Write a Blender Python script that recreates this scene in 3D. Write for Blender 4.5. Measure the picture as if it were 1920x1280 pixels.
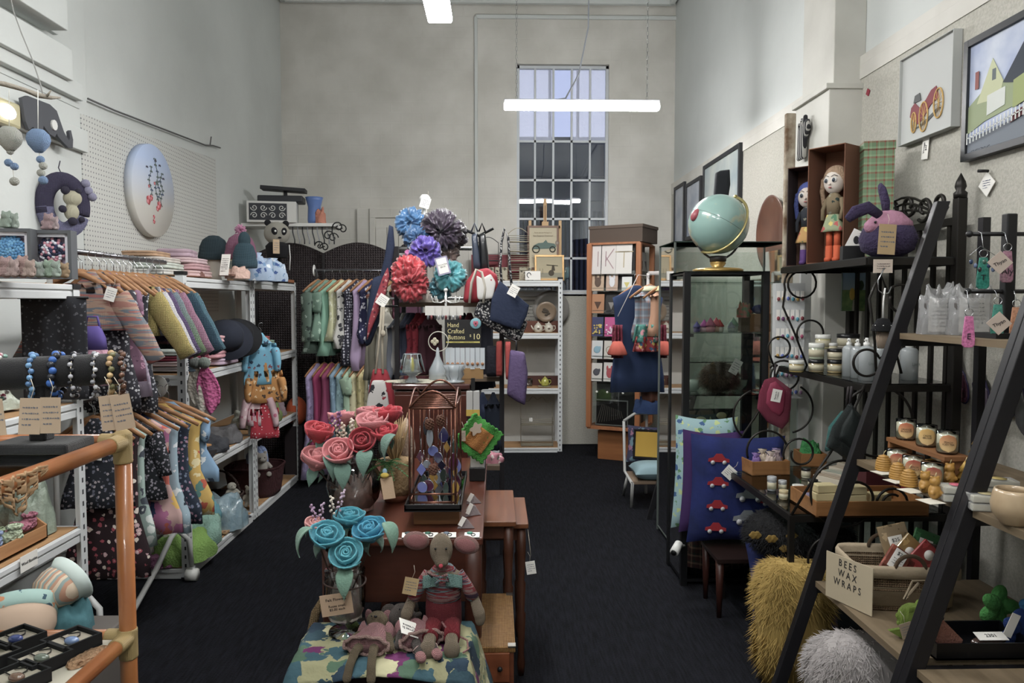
import bpy,math,random
from mathutils import Vector,Matrix,noise
random.seed(7)
PI=math.pi;cos=math.cos;sin=math.sin
SC=bpy.context.scene;COL=SC.collection
for o in list(bpy.data.objects):bpy.data.objects.remove(o)
# ---------------- camera
FPX=1380.0;YAW=math.radians(1.25);PIT=math.radians(3.03);H=1.58
cd=bpy.data.cameras.new('camera');cam=bpy.data.objects.new('camera',cd);COL.objects.link(cam)
cd.lens=FPX/1920*36;cd.sensor_width=36;cd.clip_start=.05;cd.clip_end=200
cam.location=(0,0,H);cam.rotation_euler=(PI/2-PIT,0,-YAW)
SC.camera=cam
_f=Vector((sin(YAW)*cos(PIT),cos(YAW)*cos(PIT),-sin(PIT)))
_r=Vector((cos(YAW),-sin(YAW),0));_u=_r.cross(_f)
CO=Vector((0,0,H))
def ray(px,py):return _f*FPX+_r*(px-960)+_u*(640-py)
def W(px,py,Y):d=ray(px,py);return CO+d*(Y/d.y)
def WX(px,py,X):d=ray(px,py);return CO+d*(X/d.x)
def WZ(px,py,Z):d=ray(px,py);return CO+d*((Z-H)/d.z)
# ---------------- world, exposure
wd=bpy.data.worlds.new('world');SC.world=wd;wd.use_nodes=True
bg=wd.node_tree.nodes['Background'];bg.inputs[0].default_value=(.53,.57,.76,1);bg.inputs[1].default_value=1.25
SC.view_settings.view_transform='Standard';SC.view_settings.look='None'
SC.view_settings.exposure=0.50;SC.view_settings.gamma=1.0;SC.view_settings.use_curve_mapping=False
LAMP=95.0          # strength of the batten diffusers
SC.cycles.transparent_max_bounces=32
# ---------------- materials
def hx(h):
    if isinstance(h,(tuple,list)):return tuple(h)[:3]+(1,)
    h=h.lstrip('#');c=[int(h[i:i+2],16)/255 for i in (0,2,4)]
    c=[(x/12.92 if x<=.04045 else ((x+.055)/1.055)**2.4) for x in c];g=.3*c[0]+.59*c[1]+.11*c[2]
    return tuple(x*.84+g*.16 for x in c)+(1,)
_mc={}
def M(col,rough=.6,metal=0,pat=None,bump=None,emit=0,trans=0,alpha=1,coat=0,sheen=0,ior=1.45):
    key=repr((col,rough,metal,pat,bump,emit,trans,alpha,coat,sheen,ior))
    if key in _mc:return _mc[key]
    m=bpy.data.materials.new('mat');m.use_nodes=True;nt=m.node_tree;N=nt.nodes;L=nt.links
    b=N['Principled BSDF']
    b.inputs['Base Color'].default_value=hx(col);b.inputs['Roughness'].default_value=rough
    b.inputs['Metallic'].default_value=metal;b.inputs['IOR'].default_value=ior
    b.inputs['Transmission Weight'].default_value=trans;b.inputs['Alpha'].default_value=alpha
    b.inputs['Coat Weight'].default_value=coat;b.inputs['Sheen Weight'].default_value=sheen
    if emit:b.inputs['Emission Color'].default_value=hx(col);b.inputs['Emission Strength'].default_value=emit
    tc=None
    def coords(scale=(1,1,1),rot=(0,0,0)):
        nonlocal tc
        if tc is None:tc=N.new('ShaderNodeTexCoord')
        mp=N.new('ShaderNodeMapping');L.new(tc.outputs['Object'],mp.inputs[0])
        mp.inputs['Scale'].default_value=scale;mp.inputs['Rotation'].default_value=rot
        return mp.outputs[0]
    def noi(sc,det=3,vec=None,dist=0):
        n=N.new('ShaderNodeTexNoise');n.inputs['Scale'].default_value=sc;n.inputs['Detail'].default_value=det
        n.inputs['Distortion'].default_value=dist
        L.new(vec or coords(),n.inputs['Vector']);return n.outputs['Fac']
    def ramp(src,stops,const=False):
        r=N.new('ShaderNodeValToRGB');L.new(src,r.inputs[0]);e=r.color_ramp.elements
        if const:r.color_ramp.interpolation='CONSTANT'
        while len(e)<len(stops):e.new(.5)
        for k,(p,c) in enumerate(stops):e[k].position=p;e[k].color=hx(c)
        return r.outputs[0]
    def mix(fac,a,c2):
        x=N.new('ShaderNodeMix');x.data_type='RGBA'
        L.new(fac,x.inputs[0]) if not isinstance(fac,float) else setattr(x.inputs[0],'default_value',fac)
        for s,k in ((a,6),(c2,7)):
            if isinstance(s,(str,tuple)):x.inputs[k].default_value=hx(s)
            else:L.new(s,x.inputs[k])
        return x.outputs[2]
    def wave(sc,axis='X',dist=0,vec=None,prof='SAW'):
        w=N.new('ShaderNodeTexWave');w.wave_profile=prof;w.bands_direction=axis
        w.inputs['Scale'].default_value=sc;w.inputs['Distortion'].default_value=dist
        L.new(vec or coords(),w.inputs['Vector']);return w.outputs['Fac']
    def mth(op,a,v):
        x=N.new('ShaderNodeMath');x.operation=op;L.new(a,x.inputs[0])
        if isinstance(v,(int,float)):x.inputs[1].default_value=v
        else:L.new(v,x.inputs[1])
        return x.outputs[0]
    cs=None
    if pat:
        k=pat[0]
        if k=='noise':cs=ramp(noi(pat[2],4),[(.35,col),(.65,pat[1])])
        elif k=='wood':      # pat: col2, scale, axis along the grain
            s=[pat[2]*7]*3;s['XYZ'.index(pat[3])]=pat[2]*.5
            cs=ramp(noi(1,5,coords(tuple(s)),.6),[(.3,col),(.7,pat[1])])
        elif k=='stripe':    # cols, scale, axis
            cols=(col,)+tuple(pat[1]);n=len(cols)
            cs=ramp(wave(pat[2],pat[3],.4),[(i/n,c) for i,c in enumerate(cols)],True)
        elif k=='plaid':
            a=ramp(wave(pat[2],'X',0),[(0,col),(.55,pat[1][0]),(.7,col),(.85,pat[1][1])],True)
            c2=ramp(wave(pat[2],'Z',0),[(0,col),(.5,pat[1][0]),(.75,pat[1][-1])],True)
            cs=mix(.5,a,c2)
        elif k in ('floral','dots','print'):
            vo=N.new('ShaderNodeTexVoronoi');vo.inputs['Scale'].default_value=pat[2]
            vo.inputs['Randomness'].default_value=.35 if k=='dots' else 1
            src=coords()
            if k != 'dots':
                ad=N.new('ShaderNodeVectorMath');nn=N.new('ShaderNodeTexNoise');nn.inputs['Scale'].default_value=pat[2]*2.2
                L.new(src,nn.inputs['Vector']);sc_=N.new('ShaderNodeVectorMath');sc_.operation='SCALE'
                L.new(nn.outputs['Color'],sc_.inputs[0]);sc_.inputs['Scale'].default_value=(.9 if k=='print' else .5)/pat[2]
                L.new(src,ad.inputs[0]);L.new(sc_.outputs[0],ad.inputs[1]);src=ad.outputs[0]
            L.new(src,vo.inputs['Vector'])
            th=pat[3] if len(pat)>3 else .38
            mask=mth('LESS_THAN',vo.outputs['Distance'],th)
            sp=N.new('ShaderNodeSeparateColor');L.new(vo.outputs['Color'],sp.inputs[0])
            cols=pat[1];n=len(cols)
            fc=ramp(sp.outputs[0],[(i/n,c) for i,c in enumerate(cols)],True)
            cs=mix(mask,col,fc)
            if k=='floral' and len(cols)>1:
                ctr=mth('LESS_THAN',vo.outputs['Distance'],th*.35);cs=mix(ctr,cs,cols[-1])
        elif k=='grad':      # (col2, z0, z1) along local z: a dyed colour change
            sp=N.new('ShaderNodeSeparateXYZ');L.new(coords(),sp.inputs[0])
            mr=N.new('ShaderNodeMapRange');L.new(sp.outputs[2],mr.inputs[0]);mr.inputs[1].default_value=pat[2];mr.inputs[2].default_value=pat[3]
            cs=mix(mr.outputs[0],col,pat[1])
        elif k=='yarn':      # random banded yarn
            cols=(col,)+tuple(pat[1]);n=len(cols)
            v=N.new('ShaderNodeTexNoise');v.inputs['Scale'].default_value=1;v.inputs['Detail'].default_value=3
            L.new(coords((4,4,pat[2])),v.inputs['Vector'])
            cs=ramp(v.outputs['Fac'],[(.32+.36*i/n if i else 0,c) for i,c in enumerate(cols)],True)
        elif k=='quilt':     # patchwork of triangles and squares
            ck=N.new('ShaderNodeTexChecker');ck.inputs['Scale'].default_value=pat[2]
            L.new(coords((1,1,1),(0,0,PI/4)),ck.inputs['Vector'])
            cols=pat[1]
            a=ramp(noi(pat[2]*6,2),[(.3,cols[0]),(.5,cols[1]),(.6,cols[2])],True)
            vo=N.new('ShaderNodeTexVoronoi');vo.distance='CHEBYCHEV';vo.inputs['Scale'].default_value=pat[2]*.5;L.new(coords(),vo.inputs['Vector'])
            sp=N.new('ShaderNodeSeparateColor');L.new(vo.outputs['Color'],sp.inputs[0])
            c2=ramp(sp.outputs[0],[(0,cols[3]),(.5,cols[4])],True)
            cs=mix(ck.outputs['Fac'],a,c2)
        if cs is not None:L.new(cs,b.inputs['Base Color'])
    if bump:
        k,sc,st=bump
        if k=='noise':hsrc=noi(sc,4)
        elif k=='knit':hsrc=mth('ADD',wave(sc,'Z',1.5,None,'SIN'),wave(sc,'X',1.5,None,'SIN'))
        elif k=='weave':hsrc=mth('MULTIPLY',wave(sc,'X',0,None,'SIN'),wave(sc,'Z',0,None,'SIN'))
        elif k=='weavexy':hsrc=mth('MULTIPLY',wave(sc,'X',0,None,'SIN'),wave(sc,'Y',0,None,'SIN'))
        elif k=='cell':
            vo=N.new('ShaderNodeTexVoronoi');vo.inputs['Scale'].default_value=sc;L.new(coords(),vo.inputs['Vector']);hsrc=vo.outputs['Distance']
        elif k=='brick':
            br=N.new('ShaderNodeTexBrick');br.inputs['Scale'].default_value=1;L.new(coords((sc,sc,sc),(PI/2,0,0)),br.inputs['Vector']);
            br.inputs['Mortar Size'].default_value=.02;hsrc=br.outputs['Fac']
        bm=N.new('ShaderNodeBump');bm.inputs['Strength'].default_value=st;bm.inputs['Distance'].default_value=.01
        L.new(hsrc,bm.inputs['Height']);L.new(bm.outputs[0],b.inputs['Normal'])
    _mc[key]=m;return m
def glass(tint='#eef6f2',a=.12,rough=.03):      # thin clear sheet: mostly see-through with a real reflection
    key=('glass',tint,a,rough)
    if key in _mc:return _mc[key]
    m=bpy.data.materials.new('glass');m.use_nodes=True;nt=m.node_tree;N=nt.nodes;L=nt.links
    out=N['Material Output'];N.remove(N['Principled BSDF'])
    t=N.new('ShaderNodeBsdfTransparent');t.inputs[0].default_value=tuple(1-(1-c)*1.0 for c in hx(tint)[:3])+(1,)
    g=N.new('ShaderNodeBsdfGlossy');g.inputs['Roughness'].default_value=rough
    fr=N.new('ShaderNodeFresnel');fr.inputs[0].default_value=1.5
    ad=N.new('ShaderNodeMath');ad.operation='ADD';ad.inputs[1].default_value=a;L.new(fr.outputs[0],ad.inputs[0])
    mx=N.new('ShaderNodeMixShader');L.new(ad.outputs[0],mx.inputs[0]);L.new(t.outputs[0],mx.inputs[1]);L.new(g.outputs[0],mx.inputs[2])
    L.new(mx.outputs[0],out.inputs[0]);_mc[key]=m;return m
# ---------------- mesh builder
class MB:
    def __init__(s):s.v=[];s.f=[];s.m=[];s.s=[]
    def add(s,vs,fs,mi=0,sm=True,T=None):
        o=len(s.v)
        s.v+=[tuple(T@Vector(v)) if T is not None else tuple(v) for v in vs]
        for f in fs:s.f.append([i+o for i in f]);s.m.append(mi);s.s.append(sm)
        return s
    def box(s,c,d,rz=0,mi=0,T=None,rx=0,ry=0):
        x,y,z=d[0]/2,d[1]/2,d[2]/2
        vs=[(a*x,b*y,e*z) for e in (-1,1) for b in (-1,1) for a in (-1,1)]
        X=Matrix.Translation(c)@Matrix.Rotation(rz,4,'Z')@Matrix.Rotation(ry,4,'Y')@Matrix.Rotation(rx,4,'X')
        if T is not None:X=T@X
        return s.add(vs,[(0,2,3,1),(4,5,7,6),(0,1,5,4),(2,6,7,3),(0,4,6,2),(1,3,7,5)],mi,False,X)
    def tube(s,pts,r,n=8,mi=0,closed=False,flat=1.0,caps=True,T=None):
        P=[Vector(p) for p in pts];m=len(P)
        R=r if isinstance(r,(list,tuple)) else [r]*m
        vs=[];up=None
        for i in range(m):
            if closed:t=P[(i+1)%m]-P[i-1]
            else:t=P[min(i+1,m-1)]-P[max(i-1,0)]
            t=t.normalized() if t.length>1e-9 else Vector((0,0,1))
            if up is None:up=Vector((0,0,1)) if abs(t.z)<.9 else Vector((0,1,0))
            a=up-t*up.dot(t)
            if a.length<1e-6:a=t.orthogonal()
            a.normalize();b=t.cross(a);up=a
            for k in range(n):
                q=2*PI*k/n;vs.append(P[i]+(a*cos(q)+b*sin(q)*flat)*R[i])
        fs=[]
        for i in range(m if closed else m-1):
            j=(i+1)%m
            for k in range(n):l=(k+1)%n;fs.append((i*n+k,i*n+l,j*n+l,j*n+k))
        if caps and not closed:fs.append(tuple(range(n-1,-1,-1)));fs.append(tuple((m-1)*n+k for k in range(n)))
        return s.add(vs,fs,mi,True,T)
    def lathe(s,prof,n=20,at=(0,0,0),mi=0,T=None,sx=1,sy=1,fn=None):
        vs=[];fs=[];m=len(prof)
        for i,(r,z) in enumerate(prof):
            for k in range(n):
                a=2*PI*k/n;rr=r*(fn(a,z) if fn else 1)
                vs.append((at[0]+rr*cos(a)*sx,at[1]+rr*sin(a)*sy,at[2]+z))
        for i in range(m-1):
            for k in range(n):l=(k+1)%n;fs.append((i*n+k,i*n+l,(i+1)*n+l,(i+1)*n+k))
        if prof[0][0]>1e-6:fs.append(tuple(range(n-1,-1,-1)))
        if prof[-1][0]>1e-6:fs.append(tuple((m-1)*n+k for k in range(n)))
        return s.add(vs,fs,mi,True,T)
    def ball(s,c,r,mi=0,n=12,T=None,rz=0,rx=0,ry=0):
        r=r if isinstance(r,(tuple,list)) else (r,r,r)
        X=Matrix.Translation(c)@Matrix.Rotation(rz,4,'Z')@Matrix.Rotation(ry,4,'Y')@Matrix.Rotation(rx,4,'X')@Matrix.Diagonal((r[0],r[1],r[2],1))
        if T is not None:X=T@X
        m=max(6,n//2+2)
        return s.lathe([(sin(PI*i/m) if 0<i<m else 1e-7,-cos(PI*i/m)) for i in range(m+1)],n,mi=mi,T=X)
    def grid(s,fn,nu,nv,mi=0,cu=False,T=None,sm=True):
        vs=[fn(u/nu,v/nv) for v in range(nv+1) for u in range(nu+(0 if cu else 1))]
        w=nu if cu else nu+1;fs=[]
        for v in range(nv):
            for u in range(nu):k=(u+1)%w;fs.append((v*w+u,v*w+k,(v+1)*w+k,(v+1)*w+u))
        return s.add(vs,fs,mi,sm,T)
    def prism(s,poly,d,mi=0,T=None,y=0):      # outline in XZ, thickness d along Y
        n=len(poly);vs=[(x,y-d/2,z) for x,z in poly]+[(x,y+d/2,z) for x,z in poly]
        fs=[tuple(range(n)),tuple(range(2*n-1,n-1,-1))]+[(i,i+n,(i+1)%n+n,(i+1)%n) for i in range(n)]
        return s.add(vs,fs,mi,False,T)
    def cyl(s,p0,p1,r0,r1=None,n=12,mi=0,T=None):return s.tube([p0,p1],[r0,r0 if r1 is None else r1],n,mi,T=T)
    def rose(s,R,Hh,layers=3,mi=0,T=None,opening=1.0,seed=0):
        rd=random.Random(seed)
        for L_ in range(layers):
            k=L_/max(1,layers-1) if layers>1 else 0;rr=R*(1-.62*k);n=3
            for p in range(n):
                a0=2*PI*p/n+L_*1.1+seed;span=2*PI/n*1.35;hh=Hh*(.86+.14*rd.random())*(.92+.1*k)
                def fn(u,v,a0=a0,span=span,rr=rr,hh=hh,k=k):
                    a=a0+(u-.5)*span;e=1-(abs(u-.5)*2)**2.6*.32
                    z=hh*(v**.9)*e if v>.5 else hh*v**.9*(e*(v*2)+(1-v*2) if v<.5 else e)
                    r=rr*(.25+.85*sin(min(1,v*1.25)*PI/2))*(1-.16*max(0,v-.55)*(1 if k>.3 else-1.0*opening))+.03*R*(u-.5)*2
                    return (r*cos(a),r*sin(a),z)
                s.grid(fn,8,7,mi,T=T)
        # inner spiral
        def sp(u,v):
            a=u*PI*4.2;r=R*(.08+.30*u);return (r*cos(a),r*sin(a),Hh*(.35+.52*v-.06*u))
        s.grid(sp,30,3,mi,T=T)
        return s
def obj(name,mb,mats,parent=None,loc=None,rot=None,solid=0,bevel=0,sub=0,remesh=0,smooth=0,seg=2):
    me=bpy.data.meshes.new(name);me.from_pydata(mb.v,[],mb.f)
    if not isinstance(mats,(list,tuple)):mats=[mats]
    for m in mats:me.materials.append(m)
    me.polygons.foreach_set('material_index',mb.m);me.polygons.foreach_set('use_smooth',mb.s);me.update()
    o=bpy.data.objects.new(name,me);COL.objects.link(o)
    if parent is not None:o.parent=parent
    if loc is not None:o.location=loc
    if rot is not None:o.rotation_euler=rot
    if solid:q=o.modifiers.new('solid','SOLIDIFY');q.thickness=solid;q.offset=0
    if remesh:
        q=o.modifiers.new('remesh','REMESH');q.mode='VOXEL';q.voxel_size=remesh;q.use_smooth_shade=True
    if smooth:q=o.modifiers.new('smooth','SMOOTH');q.factor=.5;q.iterations=smooth
    if bevel:q=o.modifiers.new('bevel','BEVEL');q.width=bevel;q.segments=seg;q.limit_method='ANGLE'
    if sub:q=o.modifiers.new('sub','SUBSURF');q.levels=sub;q.render_levels=sub
    return o
def tag(o,label,cat,group=None,kind=None):
    o['label']=label;o['category']=cat
    if group:o['group']=group
    if kind:o['kind']=kind
    return o
def thing(name,label,cat,loc=(0,0,0),rz=0,group=None,rx=0,ry=0):
    o=bpy.data.objects.new(name,None);COL.objects.link(o);o.empty_display_size=.05
    o.location=loc;o.rotation_euler=(rx,ry,rz);return tag(o,label,cat,group)
def dup(root,loc,rz=None,label=None,group=None,parent=None,scale=None,mat=None):
    r=root.copy();COL.objects.link(r);r.location=loc
    if rz is not None:r.rotation_euler=(root.rotation_euler[0],root.rotation_euler[1],rz)
    if label:r['label']=label
    if group:r['group']=group
    if scale:r.scale=(scale,)*3 if not isinstance(scale,(tuple,list)) else scale
    def rec(src,dst):
        for ch in list(src.children):
            if ch==dst:continue
            c=ch.copy();COL.objects.link(c);c.parent=dst;rec(ch,c)
    rec(root,r);return r
def struct(name,mb,mats,parent=None,**k):
    o=obj(name,mb,mats,parent,**k)
    if parent is None:o['kind']='structure'
    return o
def txt(parent,s,size,T,mat,name='lettering',align='CENTER',ext=.0003,sx=1,ls=1.0):
    cu=bpy.data.curves.new('t','FONT');cu.body=s;cu.size=size;cu.align_x=align;cu.align_y='CENTER'
    cu.extrude=ext;cu.resolution_u=2;cu.space_line=ls
    t=bpy.data.objects.new('t',cu);COL.objects.link(t)
    dg=bpy.context.evaluated_depsgraph_get();me=bpy.data.meshes.new_from_object(t.evaluated_get(dg))
    bpy.data.objects.remove(t);me.transform(T@Matrix.Diagonal((sx,1,1,1)));me.materials.clear();me.materials.append(mat)
    o=bpy.data.objects.new(name,me);COL.objects.link(o)
    if parent is not None:o.parent=parent
    return o
def TF(x,y,z,rz=0,rx=0,ry=0):return Matrix.Translation((x,y,z))@Matrix.Rotation(rz,4,'Z')@Matrix.Rotation(ry,4,'Y')@Matrix.Rotation(rx,4,'X')
FR=lambda x,y,z,r=0:Matrix.Translation((x,y,z))@Matrix.Rotation(PI/2,4,'X')@Matrix.Rotation(r,4,'Z')   # text standing, facing -Y
R_,L_=-PI/2,PI/2           # rotz of things facing -X (on the right wall) / facing +X (left wall)
# common materials
WHT=M('#d8d8d4',.55);PAPER=M('#e9e6df',.8);INK=M('#222226',.7);BLK=M('#141416',.5);CHROME=M('#b9bcc0',.25,1)
KRAFT=M('#c8a987',.8,bump=('noise',300,.1));HWOOD=M('#a8784a',.45,pat=('wood','#8a5c34',8,'X'));IRON=M('#2b2825',.42,.6)
STRING=M('#d8cdb8',.9);GLS=glass();GLSG=glass('#dfece6',.04);WSTEEL=M('#d2d5d6',.45)
def scribble(parent,w,h,T,mat=None,n=4,seed=0,name='writing'):   # rows of small handwriting, as real ink strokes
    rd=random.Random(seed);mb=MB()
    for i in range(n):
        z=h/2-h*(i+.7)/(n+.4);x=-w/2*.85;
        end=w/2*(.85 if i<n-1 else .2)
        while x<end:
            l=w*rd.uniform(.05,.16);a=rd.uniform(-.35,.35)
            mb.box((x+l/2,-.0006,z),(l,.0006,h/n*rd.uniform(.10,.28)),ry=a);x+=l+w*rd.uniform(.02,.05)
    o=obj(name,mb,mat or INK,parent);o.matrix_local=T;return o
def price_tag(parent,x,y,z,rz=0,ry=0,w=.045,h=.06,mat=None,seed=0,word=None):
    mb=MB();mb.box((0,0,0),(w,.0012,h));mb.tube([(0,0,h/2),(.004,.002,h/2+.02),(-.003,.003,h/2+.04)],.0007,4,1)
    T=Matrix.Translation((x,y,z))@Matrix.Rotation(rz,4,'Z')@Matrix.Rotation(ry,4,'Y')
    o=obj('price_tag',mb,[mat or PAPER,STRING],parent);o.matrix_local=T
    if word:txt(o,word,w*.3,FR(0,-.0012,0,0),INK)
    else:scribble(o,w*.85,h*.7,Matrix(),M('#6a6a72',.8),4,seed)
    return o
# ================= THE ROOM =================
XL,XR,YB,YN,ZC=-2.32,1.96,8.14,-3.2,4.95
PAINT=M('#c9cdca',.75,pat=('noise','#bfc3c0',1.2),bump=('noise',14,.25))
PAINTW=M('#cfccc4',.8,pat=('noise','#c0bdb4',2.5),bump=('brick',2.2,.35))
FABRIC=M('#b8b5aa',.95,pat=('noise','#a8a599',90),bump=('noise',200,.3))
CARPET=M('#0d0e11',.95,pat=('noise','#1b1c23',30),bump=('noise',120,.5))
CARPET.node_tree.nodes['Principled BSDF'].inputs['Specular IOR Level'].default_value=.15
# carpet with faint woven streaks
_nt=CARPET.node_tree;_mp=[n for n in _nt.nodes if n.type=='MAPPING'][0];_mp.inputs['Scale'].default_value=(3.2,.28,1)
b=MB();b.box(((XL+XR)/2,(YB+YN)/2,-.05),(XR-XL+.6,YB-YN+.6,.1));struct('floor',b,CARPET)
b=MB();b.box(((XL+XR)/2,(YB+YN)/2,ZC+.05),(XR-XL+.6,YB-YN+.6,.1));struct('ceiling',b,PAINT)
b=MB();b.box((XL-.1,(YB+YN)/2,ZC/2),(.2,YB-YN,ZC));struct('wall_left',b,PAINT)
b=MB();b.box((XR+.1,(YB+YN)/2,ZC/2),(.2,YB-YN,ZC));struct('wall_right',b,PAINT)
b=MB();b.box(((XL+XR)/2,YN-.1,ZC/2),(XR-XL+.4,.2,ZC));struct('wall_front',b,PAINT)
wx0,wx1=W(969,300,YB).x,W(1141,300,YB).x;wz0,wz1=W(1050,547,YB).z,W(1050,120,YB).z
b=MB()
b.box(((XL+wx0)/2,YB+.1,ZC/2),(wx0-XL,.2,ZC));b.box(((XR+wx1)/2,YB+.1,ZC/2),(XR-wx1,.2,ZC))
b.box(((wx0+wx1)/2,YB+.1,wz0/2),(wx1-wx0,.2,wz0));b.box(((wx0+wx1)/2,YB+.1,(ZC+wz1)/2),(wx1-wx0,.2,ZC-wz1))
struct('wall_back',b,PAINTW)
# shallow raised strips that frame the right bay of the back wall, cornice
b=MB();px=W(893,300,YB).x;zt=W(1000,33,YB).z
b.box((px,YB-.015,zt/2),(.035,.03,zt));b.box(((px+XR)/2,YB-.015,zt),(XR-px,.03,.04));struct('trim_1',b,PAINT,bevel=.006)
b=MB()
for (cx,cy,dx,dy) in (((XL+XR)/2,YB-.06,XR-XL,.12),(XL+.06,(YB+YN)/2,.12,YB-YN),(XR-.06,(YB+YN)/2,.12,YB-YN)):
    b.box((cx,cy,ZC-.05),(dx,dy,.1));b.box((cx,cy,ZC-.13),(dx*.99 if dx>1 else .06,dy*.99 if dy>1 else .06,.08))
struct('trim_2',b,PAINT,bevel=.01)
# pinboard fabric on the right wall and the pier
zp=2.76
b=MB();b.box((XR-.012,(4.36+YB)/2,zp/2),(.024,YB-4.36,zp));b.box((XR-.012,(YN+3.93)/2,zp/2),(.024,3.93-YN,zp));struct('trim_3',b,FABRIC)
b=MB();b.box((XR-.015,(YB+4.36)/2,zp+.06),(.03,YB-4.36,.12));b.box((XR-.015,(YN+3.93)/2,zp+.06),(.03,3.93-YN,.12));struct('trim_4',b,PAINTW)
b=MB();b.box((XR-.085,4.13,ZC/2+1.36),(.17,.40,ZC-2.72),mi=0);b.box((XR-.1,4.13,1.36),(.2,.44,2.72));b.box((XR-.11,4.13,2.72),(.22,.46,.03))
struct('trim_5',b,M('#c3c1b8',.7,pat=('noise','#b3b1a8',3)),bevel=.004)
# fabric dado right of the window under the sill
b=MB();b.box(((W(1053,700,YB).x+XR)/2,YB-.04,1.68/2),(XR-W(1053,700,YB).x,.02,1.66));struct('trim_6',b,FABRIC)
# pegboard on the left wall
A,B2=WX(152,213,XL+.03),WX(405,298,XL+.03)
y0,y1=A.y,B2.y;b=MB();T=Matrix(((0,1,0,XL+.02),(1,0,0,0),(0,0,1,0),(0,0,0,1)))
b.prism([(y0,1.5),(y1,1.5),(y1,B2.z),(y0,A.z)],.016,T=T)
pg=M('#bcbdb8',.8);nt=pg.node_tree;N=nt.nodes;L=nt.links
tc=N.new('ShaderNodeTexCoord');mp=N.new('ShaderNodeMapping');mp.inputs['Scale'].default_value=(1,36,36);L.new(tc.outputs['Object'],mp.inputs[0])
fr=N.new('ShaderNodeVectorMath');fr.operation='FRACTION';L.new(mp.outputs[0],fr.inputs[0])
sb=N.new('ShaderNodeVectorMath');sb.operation='SUBTRACT';sb.inputs[1].default_value=(.5,.5,.5);L.new(fr.outputs[0],sb.inputs[0])
ml=N.new('ShaderNodeVectorMath');ml.operation='MULTIPLY';ml.inputs[1].default_value=(0,1,1);L.new(sb.outputs[0],ml.inputs[0])
ln=N.new('ShaderNodeVectorMath');ln.operation='LENGTH';L.new(ml.outputs[0],ln.inputs[0])
lt=N.new('ShaderNodeMath');lt.operation='LESS_THAN';lt.inputs[1].default_value=.17;L.new(ln.outputs['Value'],lt.inputs[0])
mx=N.new('ShaderNodeMix');mx.data_type='RGBA';L.new(lt.outputs[0],mx.inputs[0]);mx.inputs[6].default_value=hx('#c2c3be');mx.inputs[7].default_value=hx('#77787a')
L.new(mx.outputs[2],N['Principled BSDF'].inputs['Base Color'])
struct('trim_7',b,pg)
# overlapping white boards nailed to the left wall, nearest the camera
b=MB();bx=XL+.07
for (pxe,pye,h,out) in ((128,58,.15,.15),(110,66,.16,.05),(138,152,.16,.10),(115,165,.15,.04),(157,190,.09,.07),(150,205,.12,.03),(166,287,.12,.06)):
    P=WX(pxe,pye,XL+out);b.box((XL+out/2,(P.y+1.2)/2,P.z+h/2),(out,P.y-1.2,h))
b.box((XL+.012,(WX(152,100,XL).y+1.2)/2,2.6),(.024,WX(152,100,XL).y-1.2,4.7))
struct('trim_8',b,PAINT,bevel=.004)
# cable along the left wall
pts=[WX(x,y,XL+.03) for x,y in ((165,185),(215,207),(270,228),(330,251),(385,272),(400,273),(413,277))]
b=MB();b.tube(pts,.006,6);b.tube([WX(396,256,XL+.04),WX(394,272,XL+.03)],.005,6)
tag(obj('wall_cable',b,M('#5c5c5c',.6)),'thin dark cable stapled along the left wall above the pegboard','cable')
# boarded-up door in the back wall
d=struct('door_1',MB().box((W(775,450,YB).x,YB-.02,.95+.3),(W(868,450,YB).x-W(660,450,YB).x,.04,2.7)),PAINTW,bevel=.004)
x0,x1=W(695,450,YB).x,W(866,450,YB).x;z1=W(775,392,YB).z
b=MB();b.box(((x0+x1)/2,YB-.05,z1-.05),(x1-x0,.03,.1));b.box((x0+.03,YB-.05,z1/2-.05),(.06,.03,z1-.1));b.box((x1-.03,YB-.05,z1/2-.05),(.06,.03,z1-.1))
obj('door_frame',b,PAINTW,d,bevel=.004)
b=MB();n=7
for i in range(n):b.box((x0+.06+(x1-x0-.12)*(i+.5)/n,YB-.047,(z1-.2)/2),((x1-x0-.12)/n-.008,.02,z1-.2))
obj('door_planks',b,PAINTW,d,bevel=.003)
# window
w=struct('window_1',MB().box((0,0,0),(.01,.01,.01)),PAINT);w.location=((wx0+wx1)/2,YB+.06,wz0-.01)
WM=M('#c3c8cc',.5);ww=wx1-wx0;wh=wz1-wz0;rows=[W(1050,y,YB).z-wz0 for y in (545,482,408,335,262,122)]
b=MB()
for s in (-1,1):b.box((s*(ww/2-.015),0,wh/2),(.03,.06,wh))
b.box((0,0,.015),(ww,.06,.03));b.box((0,0,wh-.015),(ww,.06,.03));obj('window_frame',b,WM,w)
b=MB()
for i in range(1,5):b.box((-ww/2+ww*i/5,-.01,wh/2),(.022,.03,wh))
for z in rows[1:5]:b.box((0,-.01,z),(ww,.03,.024))
obj('glazing_bars',b,WM,w)
b=MB();
for x in (-.155,.155):b.box((x+.02,.05,(rows[4]+rows[5])/2),(.03,.03,rows[5]-rows[4]))
obj('outer_bars',b,M('#8b8f98',.6),w)
FROST=M('#d6dcf0',.35,trans=.0,alpha=.45,bump=('noise',30,.9))
cw=ww/5;b=MB();b2=MB()
for r in range(5):
    for c in range(5):
        zz=(rows[r]+rows[r+1])/2;hh=rows[r+1]-rows[r];tilt=0
        if r==3:tilt=math.radians((1.1,1.1,1.22,1.3,1.2)[c])
        if r==2:tilt=math.radians(random.uniform(-.2,.2))
        tg=b2 if (r==4 and c in (0,1,3,4)) else b
        tg.box((-ww/2+cw*(c+.5),.012,zz),(cw*.97,.004,hh*.98),rx=-tilt,rz=math.radians((0,0,.5,-.4,.2)[c]) if r==3 else 0)
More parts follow.
